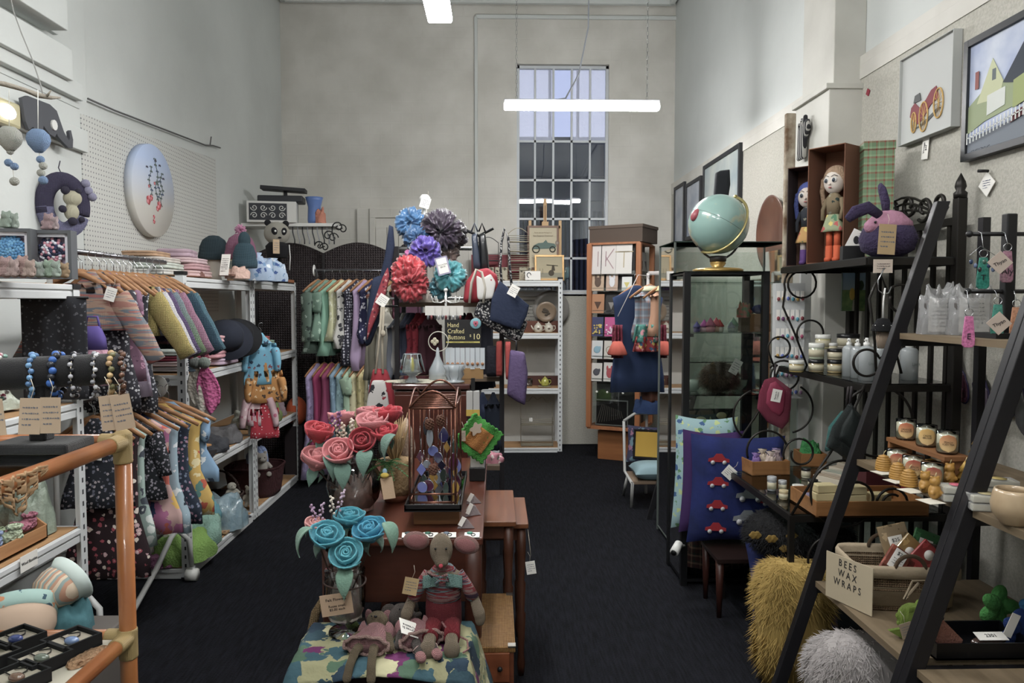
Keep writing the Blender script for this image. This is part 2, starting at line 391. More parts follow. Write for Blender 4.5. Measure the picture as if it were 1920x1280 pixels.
obj('clear_panes',b,glass('#e6eaf2',.10,.01),w);obj('rippled_panes',b2,FROST,w)
b=MB();b.box((0,-.05,-.02),(ww+.06,.12,.04));obj('window_sill',b,WM,w,bevel=.004)
# what the window looks onto: a dark neighbouring wall with hanging curtains, and a hill under the sky
b=MB();b.box((.7,9.6,1.85),(5,.1,3.7));
for i in range(40):b.cyl((-.4+i*.06,9.5,.6),(-.4+i*.06,9.5,2.75),.022,n=8)
b.box((.7,9.45,2.9),(3,.06,.05));b.box((.7,9.45,3.2),(3,.05,.04))
tag(obj('neighbour_wall',b,M('#2b3140',.6)),'dark corrugated wall seen through the lower window panes','wall',kind='structure')
def hill(u,v):x=-20+u*60;return (x,60+v*10,4+v*(8+6*u+1.2*sin(u*9)+.5*sin(u*31)))
tag(obj('far_hill',MB().grid(hill,40,6),M('#5a6480',1)),'hazy hill behind the upper window panes','hill',kind='structure')
# ---------------- batten lights
def batten(name,label,cx,cy,z,ln,rz,wdt=.07,em=LAMP,chain=True):
    t=thing(name,label,'light',(cx,cy,z),rz,'ceiling battens')
    hk=[(-ln/2,0),(-ln/2+.05,.012)]
    b=MB();b.box((0,0,.035),(ln,wdt*.8,.03));obj('housing',b,M('#c9ccd2',.5),t,bevel=.004)
    b=MB();b.box((0,0,0),(ln,wdt,.045));obj('diffuser',b,M('#f8f7f6',.5,emit=em),t,bevel=.012)
    if chain:
        for sx in (-1,1):
            b=MB();n=int((ZC-z-.05)/.03)
            for i in range(n):
                z0=.05+i*.03;q=i%2
                b.tube([(sx*ln*.42+.006*(1-q),.006*q,z0),(sx*ln*.42+.006*(1-q),.006*q,z0+.03),(sx*ln*.42-.006*(1-q),-.006*q,z0+.03),(sx*ln*.42-.006*(1-q),-.006*q,z0)],.0014,3,closed=True)
            obj('chain',b,CHROME,t)
    return t
pL,pR=W(945,199,5.6),W(1236,202,5.6)
t=batten('batten_light','glowing batten light hung on chains across the front of the window',(pL.x+pR.x)/2,5.6,(pL.z+pR.z)/2-.0,pR.x-pL.x,0,.075,em=LAMP*1.35)
b=MB();b.tube([(-.2,0,.05),(-.12,.02,.07),(-.02,.03,.25),(.05,.03,.6),(.06,.02,ZC-t.location.z)],.006,6);obj('power_cord',b,M('#9a9fa8',.5),t)
P=W(824,30,4.0)
batten('batten_light','bright batten light cut off by the top edge of the photo',P.x,3.45,P.z,1.2,PI/2,.13,em=LAMP*.7)
for (x,y,rz,l) in ((-.9,1.0,PI/2,'unseen batten light added overhead on the left, near the camera'),(.35,1.0,PI/2,'unseen batten light added overhead on the right, near the camera'),(-.3,-1.2,0,'unseen batten light added behind the camera')):  # unseen battens, added to brighten the foreground and feed the reflections
    batten('batten_light',l,x,y,3.6,1.25,rz,.08,em=LAMP*.8)
# ================= SHARED BUILDERS =================
def superring(hw,ht,n,z,rip=0,ph=0,k=5,p=.75,dy=0,x0=0):
    vs=[]
    for i in range(n):
        a=2*PI*i/n;c,s=cos(a),sin(a)
        x=hw*math.copysign(abs(c)**p,c);y=ht*math.copysign(abs(s)**p,s)
        y+=rip*sin(k*x/max(hw,.01)*PI*.8+ph) ;vs.append((x0+x,y+dy,z))
    return vs
def loft(mb,rings,mi=0,T=None):
    n=len(rings[0]);vs=[v for r in rings for v in r];fs=[]
    for i in range(len(rings)-1):
        for k in range(n):l=(k+1)%n;fs.append((i*n+k,i*n+l,(i+1)*n+l,(i+1)*n+k))
    fs.append(tuple(range(n-1,-1,-1)));m=len(rings)-1;fs.append(tuple(m*n+k for k in range(n)))
    return mb.add(vs,fs,mi,True,T)
def hanger_mb(w=.38,mi=0):
    b=MB();pts=[]
    for i in range(13):u=i/12*2-1;pts.append((u*w/2,0,-.085-.10*abs(u)**1.3))
    b.tube(pts,[.009+.006*(1-abs(i/6-1)) for i in range(13)],8,0,flat=.6)
    b.tube([(0,0,-.085),(0,0,-.045),(-.002,0,-.035),(-.016,0,-.022),(-.018,0,-.006),(-.009,0,.006),(.004,0,.008),(.013,0,.001)],.0018,5,1)
    return b
WPLAST=M('#e3e4e2',.35)
_hang={}
def hanger(x,y,z,rz,label,group,w=.38,mat=None,name='coat_hanger'):
    mat=mat or HWOOD;key=(w,mat.name)
    t=thing(name,label,'hanger',(x,y,z),rz,group)
    b=hanger_mb(w)
    # wood body and metal hook as two parts
    wood=MB();hook=MB()
    for f,mi in zip(b.f,b.m):pass
    n0=13*8
    wood.v=b.v[:n0];wood.f=[f for f,m in zip(b.f,b.m) if m==0];wood.m=[0]*len(wood.f);wood.s=[True]*len(wood.f)
    hook.v=b.v[n0:];hook.f=[[i-n0 for i in f] for f,m in zip(b.f,b.m) if m==1];hook.m=[0]*len(hook.f);hook.s=[True]*len(hook.f)
    if key in _hang:
        for nm,me in zip(('hanger_body','hook'),_hang[key]):
            o=bpy.data.objects.new(nm,me);COL.objects.link(o);o.parent=t
    else:
        o1=obj('hanger_body',wood,mat,t);o2=obj('hook',hook,CHROME if mat is HWOOD else mat,t);_hang[key]=(o1.data,o2.data)
    return t
def garment(name,label,cat,x,y,z,rz,mat,w=.36,h=.55,sleeve=None,flare=1.15,th=.03,rip=.012,group=None,tagc=True,sl=.3,sang=.5,seed=0,smat=None,hem=None,both=True,collar=None,word=None):
    """z = rail height; body hangs from the hanger bar"""
    rd=random.Random(seed or hash(label)%9999 if seed else len(label)*7+int(x*100)+int(y*90));t=thing(name,label,cat,(x,y,z),rz,group)
    b=MB();rings=[];n=28;ph=rd.uniform(0,6)
    prof=[(0,.14,.5),(.04,.32,.7),(.09,.66,.9),(.13,1.0,1),(.2,.94,1.0),(.35,.9,1.05),(.6,.9+.1*flare-.1,1.25),(.85,flare*.97,1.5),(1,flare,1.6)]
    for q,fw,ft in prof:
        zz=-.083-(q*h if q>.14 else q*.75)
        rings.append(superring(w/2*fw,th*ft*.6,n,zz,rip*max(0,q-.1)*1.2,ph+q*1.5,4+rd.random()*2))
    loft(b,rings)
    obj('body',b,mat,t)
    if hem:
        b=MB();loft(b,[superring(w/2*flare*1.005,th*1.0,n,-.083-h+.03,rip,ph+1.5),superring(w/2*flare*1.01,th*1.03,n,-.085-h,rip,ph+1.5)]);obj('hem',b,hem,t)
    if sleeve:
        L1=sl
        for s in ((-1,1) if both else (1,)):
            b=MB();P0=Vector((s*w/2*.86,0,-.083-.12));d=Vector((s*sin(sang),-.12,-cos(sang)));pts=[];rr=[]
            for i in range(7):
                u=i/6;pts.append(P0+d*L1*u+Vector((-s*.03*u*u,-.012*sin(u*3),0)));rr.append((.062-.02*u)*(1+.06*sin(i*2.3)))
            b.tube(pts,rr,12,flat=.5)
            obj('sleeve',b,smat or mat,t)
    if collar:
        b=MB();b.lathe([(.05,-.09),(.058,-.115),(.075,-.13)],16,sy=.45);obj('collar',b,collar,t)
    if tagc:price_tag(t,rd.uniform(.02,.1),-th-.012,-.083-h*rd.uniform(.3,.5),ry=rd.uniform(-.6,.6),seed=seed,word=word)
    return t
def folded(label,x,y,z,w,d,h,mat,rz=0,group=None,name='folded_garment',cat='clothing',layers=3):
    b=MB();n=28;rings=[];m=layers*5
    for i in range(m+1):
        v=i/m;bump=abs(sin(v*PI*layers))**.5;e=1 if .08<v<.93 else .93
        rings.append(superring(w/2*(.95+.05*bump)*e,d/2*(.95+.05*bump)*e,n,h*v,0,p=.35))
    loft(b,rings);o=obj(name,b,mat,loc=(x,y,z),rot=(0,0,rz));return tag(o,label,cat,group)
def boltless(name,label,x0,x1,y0,y1,levels,H_,board='#b98f5e',holes=True,face=None):
    """white boltless shelving; posts at the corners"""
    t=thing(name,label,'shelf',((x0+x1)/2,(y0+y1)/2,0));w,d=x1-x0,y1-y0;pw=.045
    HB=M('#3a3c40',.7);first=None
    for sx in (-1,1):
        for sy in (-1,1):
            b=MB();cx,cy=sx*(w/2-pw/2),sy*(d/2-pw/2)
            b.box((cx,sy*(d/2-.001),H_/2),(pw,.003,H_));b.box((sx*(w/2-.001),cy,H_/2),(.003,pw,H_))
            for k in range(int(H_/.05)):
                b.box((cx,sy*(d/2+.0008),.03+k*.05),(.010,.001,.02),mi=1);b.box((sx*(w/2+.0008),cy,.03+k*.05),(.001,.010,.02),mi=1)
            obj('upright',b,[WSTEEL,HB],t)
            b=MB();b.box((cx,cy,H_+.006),(pw+.01,pw+.01,.02));b.box((cx,cy,.006),(pw+.008,pw+.008,.012));obj('foot_cap' if 0 else 'end_caps',b,BLK,t)
    for z in levels:
        for (cx,cy,dx,dy) in ((0,-d/2+.012,w-.06,.022),(0,d/2-.012,w-.06,.022),(-w/2+.012,0,.022,d-.06),(w/2-.012,0,.022,d-.06)):
            b=MB();b.box((cx,cy,z-.012),(dx,dy,.022));b.box((cx*1.0,cy,z-.045),(max(.012,dx-.01*(dx<.03)),max(.012,dy-.01*(dy<.03)),.03));
            b.box((cx,cy,z-.028),(max(.008,dx-.012*(dx<.03)),max(.008,dy-.012*(dy<.03)),.012));obj('beam',b,WSTEEL,t,bevel=.003)
        b=MB();b.box((0,0,z-.006),(w-.05,d-.05,.014));obj('shelf_board',b,M(board,.6,pat=('wood','#a87c4c',3,'X')),t)
    return t
def clothes(mb,w,d,h,seed,T=None):   # a crumpled heap
    def fn(u,v):
        a=u*2*PI;r=cos(v*PI/2)**.5;nz=noise.noise(Vector((cos(a)*3*r+seed,sin(a)*3*r,v*2+seed)))
        return (w/2*r*cos(a)*(1+.25*nz),d/2*r*sin(a)*(1+.25*nz),max(0,h*sin(v*PI/2)*(1+.45*nz)))
    return mb.grid(fn,32,10,0,True,T)
def heap(name,label,cat,x,y,z,w,d,h,mat,seed=0,rz=0,group=None):
    o=obj(name,clothes(MB(),w,d,h,seed),mat,loc=(x,y,z),rot=(0,0,rz));return tag(o,label,cat,group)
def framed(name,label,cat,x,y,z,w,h,rz,art,fmat,dep=.02,bw=.02,group=None,rx=0,matw=0,drawing=None,gl=False):
    """z = bottom; stands or hangs; art faces local -Y"""
    t=thing(name,label,cat,(x,y,z),rz,group,rx=rx)
    b=MB();
    for s in (-1,1):b.box((s*(w/2-bw/2),0,h/2),(bw,dep,h));b.box((0,0,h/2+s*(h/2-bw/2)),(w-2*bw,dep,bw))
    obj('frame',b,fmat,t,bevel=.0015)
    b=MB();b.box((0,dep*.1,h/2),(w-2*bw,dep*.5,h-2*bw));o=obj('picture',b,art,t)
    if drawing:drawing(o,w-2*bw,h-2*bw,-dep*.17)
    return t
def blob(mb,fn):return mb
# ================= LEFT SIDE =================
XF=-1.75
boltless('shelving_unit','white boltless shelving unit at the far left, nearest the camera',-2.27,XF,1.94,3.14,(.06,.63,1.16,1.655),1.64)
boltless('shelving_unit','white boltless shelving unit along the left wall just past the clothes rack',-2.27,XF,4.17,5.33,(.06,.62,1.17,1.725),1.74)
boltless('shelving_unit','white boltless shelving unit along the left wall, farther of the two joined ones',-2.27,XF,5.34,6.5,(.06,.62,1.17,1.74),1.76)
# round painted board on the pegboard
P=WX(284,358,XL+.06);t=thing('painted_disc','large round board painted with flowers and a blue sky on the pegboard','painting',(XL+.03,P.y,P.z),L_)
R0=.30;b=MB();b.lathe([(R0,0),(R0,.045),(R0-.004,.05),(0,.05)],64,T=Matrix.Rotation(PI/2,4,'X'));obj('disc',b,M('#c6c4bc',.6,pat=('grad','#a9bbdd',-.12,.2)),t)
b=MB();rd=random.Random(3)
for sx_,hh in ((-.06,.24),(.03,.3),(.1,.22),(.06,.16)):
    pts=[(sx_+.02*sin(i*1.3+sx_*30),-.052,-.09+hh*i/8) for i in range(9)];b.tube(pts,.0022,4,0)
    for i in range(2,9):
        for s in (-1,1):b.ball((sx_+.02*sin(i*1.3+sx_*30)+s*.011,-.052,-.09+hh*i/8),(.009,.002,.005),0 if i%3 else 3,6,ry=s*.6)
obj('painted_stems',b,[M('#5d6a66',.8),M('#b44a4f',.8),M('#d98a90',.8),M('#3f5079',.8)],t)
b=MB()
for (x,z,r) in ((-.09,-.07,.032),(-.05,-.05,.022),(.06,-.085,.03),(.035,-.11,.02),(-.02,-.17,.014),(-.02,-.2,.017),(-.08,.02,.012),(.0,.05,.012)):
    for k in range(5):b.ball((x+r*.5*cos(k*1.26),-.052,z+r*.5*sin(k*1.26)),(r*.5,.002,r*.5),k%2,8)
obj('painted_flowers',b,[M('#b44a4f',.8),M('#d98a90',.8)],t)
b=MB()
for (x,z) in ((.08,.18),(-.1,.14),(.02,.2),(.13,.1)):
    for s in (-1,1):b.ball((x+s*.008,-.052,z),(.009,.002,.006),0,6,ry=s*.7)
obj('painted_butterflies',b,M('#4a4658',.8),t)
# wall lamp, elephant, driftwood mobile
P=WX(17,212,XL+.08);t=thing('wall_lamp','cream square wall lamp, glowing, at the top left edge','lamp',(XL+.03,P.y,P.z),L_)
obj('back_plate',MB().box((0,-.03,0),(.17,.05,.12)),M('#b5ac84',.5),t,bevel=.015)
b=MB();b.ball((-.03,-.06,0),(.06,.02,.034),0,16);obj('bulb',b,M('#ffffff',.5,emit=3),t)
P=WX(98,235,XL+.12);s_=.30
ele=[(-.17,.07),(-.13,.09),(.02,.095),(.07,.08),(.12,0),(.155,-.03),(.165,-.02),(.16,.01),(.175,.02),(.19,-.02),(.185,-.06),(.15,-.065),(.10,-.045),(.07,-.03),(.065,-.02),(.05,-.04),(.01,-.035),(-.03,-.01),(-.04,-.05),(-.08,-.06),(-.1,-.03),(-.13,-.05),(-.15,-.02)]
t=thing('elephant_cutout','dark grey elephant silhouette on the white boards beside the hanging mobile','ornament',(XL+.09,P.y,P.z),L_)
obj('silhouette',MB().prism([(x*1.15,z*1.15) for x,z in ele],.018),M('#4a4c52',.7),t,bevel=.002)
obj('ear',MB().prism([(.02*cos(a)*1.2+.045,.026*sin(a)+.012) for a in [i*.52 for i in range(12)]],.01,y=-.012),M('#d0d0cc',.7),t)
P0,P1=W(-30,138,2.5),W(112,182,2.75)
t=thing('crochet_mobile','hanging mobile of crocheted hot-air balloons strung from a driftwood branch','mobile',P1);P1=Vector(P1)
b=MB();b.tube([Vector(W(x,y,2.5+.25*(x+30)/142))-P1 for x,y in ((-30,150),(10,158),(45,168),(70,178),(95,183),(113,183))],[.007,.009,.008,.010,.007,.003],8);b.tube([Vector(W(88,180,2.7))-P1,Vector(W(96,169,2.7))-P1],[.005,.002],6)
obj('driftwood',b,M('#8d8577',.9,bump=('noise',80,.5)),t)
b=MB();b.tube([Vector(W(x,y,2.7))-P1 for x,y in ((12,-40),(25,20),(40,62),(60,110),(75,155),(80,176),(86,178))],.0022,5);obj('hanging_string',b,M('#8a8a86',.9),t)
YARN_W=M('#cfcfc4',.9,bump=('knit',110,.8));YARN_B=M('#8fb0dd',.9,bump=('knit',110,.8))
for (px_,py_,r,m,beads) in ((18,258,21,YARN_W,((19,284,6,0),(16,305,7,1),(27,312,7,1),(27,340,8,0))),(72,262,20,YARN_B,((76,299,7,1),(81,311,7,0),(77,324,7,0),(81,338,8,1)))):
    c=Vector(W(px_,py_,2.62))-P1;q=r*2.62/1380
    b=MB();b.lathe([(.001,q),(q*.5,q*.9),(q*.9,q*.5),(q,0),(q*.85,-q*.5),(q*.45,-q*1.0),(q*.3,-q*1.15),(.001,-q*1.15)],20,at=c);bl=obj('crochet_balloon',b,m,t)
    b=MB();b.tube([c+Vector((0,0,q)),Vector(W(px_-1,168,2.62))-P1],.0015,4);obj('string',b,M('#e2e0d6',.8),bl)
    for (x,y,rr,k) in beads:
        cc=Vector(W(x,y,2.62))-P1;b=MB();b.ball(cc,rr*2.62/1380,0,12);obj('crochet_bead',b,(YARN_W,YARN_B)[k],t)
    b=MB();x,y,rr,k=beads[-1];b.tube([c-Vector((0,0,q)),Vector(W(x,y,2.62))-P1],.0012,4);obj('string',b,M('#e2e0d6',.8),bl)
# panda wreath
P=WX(118,385,XL+.11);t=thing('crochet_wreath','purple crochet wreath with a little panda sitting in it, hung on the wall','wreath',P,.75);t.scale=(1.18,)*3
Rw=.098;b=MB();b.tube([(Rw*.72*cos(a),0,Rw*1.1*sin(a)) for a in [i*PI/18-.35 for i in range(19+4)]],.036,12,0);obj('dark_half',b,M('#4f4a68',.95,bump=('knit',90,.8)),t)
b=MB();b.tube([(Rw*.72*cos(a),0,Rw*1.1*sin(a)) for a in [PI+i*PI/12+.1 for i in range(11)]],.036,12,0);obj('lilac_half',b,M('#8d8cb4',.95,bump=('knit',90,.8)),t)
KC=M('#d8d2b4',.95,bump=('knit',140,.7));KD=M('#403c50',.95,bump=('knit',140,.7))
b=MB();b.ball((.03,-.03,.03),(.037,.034,.034),0,16);b.ball((.025,-.03,-.03),(.03,.028,.036),0,14);pd=obj('panda',b,KC,t,remesh=.004)
for (x,z,r) in ((.0,.06,.018),(.05,.062,.012),(-.012,-.02,.016),(.025,-.07,.018),(.06,-.06,.013),(.055,.03,.006)):
    b=MB();b.ball((x,-.045,z),r,0,10);obj('ear' if z>.05 else 'paw' if z<0 else 'eye',b,KD,pd)
for (x,z) in ((.095,.07),(.085,.1),(.11,.045)):
    b=MB();b.ball((x,-.02,z),.019,0,12);obj('lilac_puff',b,M('#9a98b4',.9,bump=('knit',120,.6)),t)
obj('hanging_cord',MB().tube([(0,0,.13),(-.012,0,.16),(-.005,0,.19)],.0025,5),M('#4a4852',.9),t)
# shadow boxes on the top of the nearest unit
def shadowbox(x,y,z,w,h,rz,label,cols,seed):
    t=thing('shadow_box',label,'picture',(x,y,z),rz);dp=.05
    b=MB()
    for s in (-1,1):b.box((s*(w/2-.006),0,h/2),(.012,dp,h));b.box((0,0,h/2+s*(h/2-.006)),(w-.024,dp,.012))
    obj('box_frame',b,M('#55585c',.6),t)
    b=MB()
    for s in (-1,1):b.box((s*(w/2-.018),.004,h/2),(.012,dp*.8,h-.024));b.box((0,.004,h/2+s*(h/2-.018)),(w-.03,dp*.8,.012))
    obj('mount',b,M('#c9cad2',.7),t);obj('backing',MB().box((0,.02,h/2),(w-.02,.004,h-.02)),M('#b3a6be',.8),t)
    rd=random.Random(seed);b=MB()
    for k in range(70):
        a=k*2.4;r=.046*math.sqrt(k/70);b.ball((r*cos(a),.004-.012*(1-k/70),h*.60+r*sin(a)),.0066,rd.randrange(len(cols)),7)
    obj('pompom_balloon',b,[M(c,.95) for c in cols],t)
    b=MB();b.lathe([(.001,0),(.012,.001),(.015,.016),(.001,.017)],10,at=(0,.004,h*.13));
    for s in (-1,1):b.tube([(s*.012,.004,h*.2),(s*.028,.006,h*.38)],.0012,4)
    obj('basket',b,M('#a77a6a',.8),t)
ztA=1.665
shadowbox(W(98,480,2.72).x,2.72,ztA,.150,.175,.12,'grey shadow box with a navy, pink and white pompom balloon',['#3a4060','#d8d8e2','#c98a9a','#2b3046'],2)
shadowbox(W(22,480,2.66).x,2.66,ztA,.150,.175,.12,'grey shadow box with a blue pompom balloon at the left edge',['#5a97c4','#4a86b6','#6aa6cf'],5)
# small crocheted bears
def bear_mb():
    b=MB();b.ball((0,0,.018),(.018,.016,.02),0,12);b.ball((0,-.002,.045),(.017,.015,.014),0,12)
    for s in (-1,1):b.ball((s*.012,0,.058),.006,0,8);b.ball((s*.014,-.012,.008),(.008,.012,.007),0,8);b.ball((s*.018,-.006,.026),(.006,.008,.01),0,8)
    return b
bb=bear_mb();
for (px_,py_,Y,c,l,sc) in ((13,432,2.66,'#b9cdbd','pale green crochet bear, left of the two on the left shadow box',1.0),(28,433,2.67,'#c2d2c4','mint crochet bear, right of the two on the left shadow box',.9),
        (92,436,2.72,'#dcb9bd','pale pink crochet bear on top of the right shadow box',1.0),(104,437,2.72,'#d9c0c2','small blush crochet bear behind the pink one on the right shadow box',.8),
        (12,524,2.55,'#d9b3b0','rosy crochet bear at the left edge of the shelf',1.15),(28,525,2.52,'#dcbfba','peach crochet bear second from the left on the shelf',1.0),(44,524,2.55,'#dab4ac','large salmon crochet bear before the left shadow box',1.2),(58,526,2.52,'#e0c3b6','pale apricot crochet bear beside the salmon one',.95),
        (74,526,2.56,'#c8d6cb','pale mint crochet bear in front of the right shadow box',.9),(92,525,2.57,'#b5d0b8','green crochet bear holding a heart before the right shadow box',1.0),(106,526,2.57,'#c9dccd','light green crochet bear beside the tan one',.95),(122,526,2.6,'#d6b38a','tan crochet bear at the right end of the bear row',.85)):
    p=W(px_,py_,Y);zb=ztA if py_>500 else ztA+.176
    o=obj('crochet_bear',bear_mb(),M(c,.95,bump=('knit',160,.8)),loc=(p.x,Y,zb),rot=(0,0,random.uniform(-.3,.3)),remesh=.0035);o.scale=(sc,)*3
    tag(o,l,'soft toy','crochet bears on the top shelf')
# garment rack with two rails
t=thing('garment_rack','double chrome clothes rail on white curved feet at the left','clothes rack',(-1.82,3.68,0));
for (z,nm) in ((1.80,'upper_rail'),(1.15,'lower_rail')):obj(nm,MB().cyl((0,-.46,z),(0,.42,z),.013,n=12),M('#8d8d92',.3,1),t)
for s in (-1,1):
    b=MB();y=s*.44 if s>0 else-.46;b.tube([(-.1,y,.25),(-.1,y,1.0),(-.1,y,1.75),(-.06,y,1.8),(0,y,1.8)],.012,8);b.tube([(-.1,y,1.15),(0,y,1.15)],.01,8)
    b.tube([(-.1,y,.25),(-.05,y,.29),(.02,y+.01*s,.3),(.08,y+.02*s,.24),(.09,y+.03*s,.08)],.014,10);b.tube([(-.1,y,.25),(-.2,y,.2),(-.24,y,.06)],.014,10)
    obj('end_frame',b,M('#b9bab8',.35),t)
obj('base_tube',MB().tube([(.02,.44,.30),(.05,.3,.30),(.06,.1,.20),(.08,-.2,.10),(.09,-.46,.08)],.014,10),M('#b9bab8',.35),t)
for y in (-.49,.47):obj('castor',MB().cyl((.06,y,.035),(.12,y,.035),.035,n=16),M('#c9c9c4',.4),t)
for (px_,py_) in ((279,731),(190,764)):
    p=WX(px_,py_,-1.86);o=obj('size_divider',MB().lathe([(.018,-.002),(.062,-.002),(.062,.002),(.018,.002)],24,T=Matrix.Rotation(PI/2,4,'X')),WHT,loc=(-1.82,p.y,1.15-.02+.0))
    tag(o,'round white size divider on the lower rail, '+('marked 3 XL' if px_>200 else 'hidden among the hangers nearest the camera'),'size divider')
    if px_>200:txt(o,'3 XL',.022,FR(.0,-.003,-.04),INK)
fl=lambda bg,cols,sc=28,th=.36,k='floral':M(bg,.85,pat=(k,cols,sc,th))
upper=[  # y, material, width, length, sleeve, label
 (3.30,M('#c98a7c',.9,pat=('yarn',('#d9b29a','#8f9aa6','#cf7f78'),45),bump=('knit',130,.7)),.24,.26,'l','small knitted jumper with peach and coral stripes'),
 (3.36,fl('#2d2c34',['#b9b9bd','#8a8a92'],60),.27,.62,'s','black and white speckled floral dress'),
 (3.42,fl('#7d5a70',['#c08aa6','#5a3c56'],40),.27,.5,'s','mauve floral child dress'),
 (3.48,fl('#b0a0b8',['#c9bccd'],50),.26,.58,None,'lilac speckled leggings'),
 (3.54,fl('#33343c',['#d2d2d6','#a8a8b0'],70),.28,.66,None,'dark speckled pinafore dress'),
 (3.60,M('#d0ba6a',.9,bump=('knit',60,.8)),.27,.3,'l','yellow crocheted cardigan'),
 (3.66,M('#c9c6cc',.9,bump=('knit',60,.6)),.28,.30,'l','white knitted cardigan'),
 (3.71,M('#6e5a85',.9,bump=('knit',60,.8)),.29,.33,'l','purple knitted cardigan'),
 (3.77,M('#86a07a',.9,pat=('grad','#8ea0ae',-.42,-.18),bump=('knit',60,.8)),.30,.33,'l','grey knitted cardigan fading to lime green cuffs'),
 (3.84,M('#bf8aa6',.9,bump=('knit',60,.8)),.31,.35,'l','pink knitted cardigan'),
 (3.91,M('#34566a',.9,bump=('knit',60,.8)),.32,.38,'l','dark teal knitted jumper'),
 (3.99,M('#5f8a9c',.9,bump=('knit',60,.8)),.33,.38,'l','blue-grey knitted jumper, last on the upper rail'),
]
for i,(y,m,w,h,sl,lab) in enumerate(upper):
    far=i>=5;lo=i%3 if not far else 0
    hanger(-1.78,y,1.80,.06,'wooden hanger holding the '+lab,'wooden hangers on the upper left rail',w*1.12)
    garment('hanging_garment',lab+' on the upper rail of the left rack','clothing',-1.78,y-.004,1.80-.0,.06+random.uniform(-.1,.1),m,w,h,sl,1.08 if sl=='l' else 1.2,group='clothes on the left rack',sl=.34 if sl=='l' else .09,sang=.62,seed=i+1,tagc=(i in (0,1,2,7,9,10,11)),word='Barnes St\nCreative' if i in (7,11) else None)
for i in range(12):hanger(-1.84,3.50+i*.028,1.80,.1,'empty white plastic hanger on the upper rail of the left rack','empty white hangers on the upper left rail',.3,WPLAST)
for i in range(4):hanger(-1.84,3.27+i*.02,1.80,.2,'empty wooden hanger bunched at the near end of the upper left rail','empty wooden hangers on the upper left rail',.34)
lower=[
 (3.29,fl('#262a33',['#b4aab0','#6d6f80'],60),.25,.4,'s','navy micro-floral dress'),
 (3.35,fl('#2c1b21',['#c9a4a8','#a84a58','#e6d8cc'],36),.28,.74,None,'long maroon and white floral dress'),
 (3.42,fl('#9db3ac',['#4e5560','#dde5e0'],16),.25,.62,None,'sage dress with a small bird print'),
 (3.49,fl('#1f2228',['#7b7a86','#a09aa6'],70),.25,.42,'l','charcoal speckled long-sleeved top'),
 (3.56,M('#cfa7a2',.85,pat=('print',['#c9604f','#35446b','#e2b54c','#b56a94'],11,.5)),.29,.60,None,'patchwork dress in pink, coral, navy and yellow'),
 (3.63,M('#9ab4c2',.85,pat=('print',['#2c3340','#dfe6ea'],15,.28)),.28,.62,None,'pale blue playsuit with a dark animal print'),
 (3.70,fl('#2c3546',['#7a88a0','#b78aa0'],50),.29,.60,None,'navy dress sprinkled with tiny flowers'),
 (3.77,M('#cfa84e',.85,pat=('print',['#c0563e','#e2d3a0','#5a8a82'],18,.4)),.30,.58,None,'mustard dress with red and green print'),
 (3.84,M('#7fa3c4',.85,pat=('print',['#3d5068','#dfe6ea'],18,.3)),.28,.42,'s','blue printed shirt'),
]
for i,(y,m,w,h,sl,lab) in enumerate(lower):
    w+=.016*i
    hanger(-1.78+.010*i,y,1.15,.06,'wooden hanger holding the '+lab,'wooden hangers on the lower left rail',w*1.15)
    garment('hanging_garment',lab+' on the lower rail of the left rack','clothing',-1.78+.010*i,y-.004,1.15,.06+random.uniform(-.1,.1),m,w,h,sl,1.25,group='clothes on the left rack',sl=.2 if sl=='l' else .08,sang=.45,seed=i+21,tagc=(i in (0,1,3,5,6,8)))
for i in range(12):hanger(-1.80,3.31+i*.06,1.15,.1,'empty wooden hanger on the lower rail of the left rack','empty wooden hangers on the lower left rail',.34)
# dark floral cloth behind the bracelets, under unit A's top
t=thing('hanging_cloth','dark floral fabric panel hanging behind the bracelet stand','fabric',(W(100,560,3.05).x,3.05,1.60),.2)
obj('cloth',MB().grid(lambda u,v:((u-.5)*.24,.006*sin(u*14),-v*.42),20,10),M('#2c2d33',.9,pat=('floral',['#66666e','#4d4e56'],60,.3)),t,solid=.004);obj('rod',MB().cyl((-.13,0,0),(.13,0,0),.006),BLK,t)
# wooden boxes of booties on unit A, middle shelf
zA=.637
def woodtray(label,x,y,z,w,d,h,rz=0,mat=None,name='wooden_tray',front=.55):
    t=thing(name,label,'box',(x,y,z),rz);m=mat or M('#b98550',.6,pat=('wood','#a5713f',5,'X'))
    b=MB();th=.008;b.box((0,0,th/2),(w,d,th));b.box((0,d/2-th/2,h/2),(w,th,h));b.box((0,-d/2+th/2,h*front/2),(w,th,h*front))
    for s in (-1,1):
        T=TF(s*(w/2-th/2),0,0,PI/2);b.prism([(-d/2,0),(d/2,0),(d/2,h),(-d/2+d*.3*(front<1),h),(-d/2,h*front)],th,T=T)
    obj('tray',b,m,t,bevel=.001);return t
woodtray('open wooden box of crocheted booties beside the Wool Booties label',-1.90,2.80,zA,.30,.20,.10,PI/2)
woodtray('open wooden box holding a blue bootie, nearest the camera on the left shelf',-1.88,2.42,zA,.22,.2,.09,PI/2)
def bootie(label,x,y,z,c,rz,s=1):
    b=MB();b.ball((0,0,.02),(.045,.022,.02),0,14);b.ball((.02,0,.035),(.022,.022,.022),0,12);b.tube([(.02+.02*cos(a),.02*sin(a),.055) for a in [i*.63 for i in range(10)]],.006,6,closed=True)
    o=obj('crochet_bootie',b,M(c,.95,bump=('cell',120,.9)),loc=(x,y,z),rot=(0,0,rz));o.scale=(s,)*3;tag(o,label,'bootie','crocheted booties')
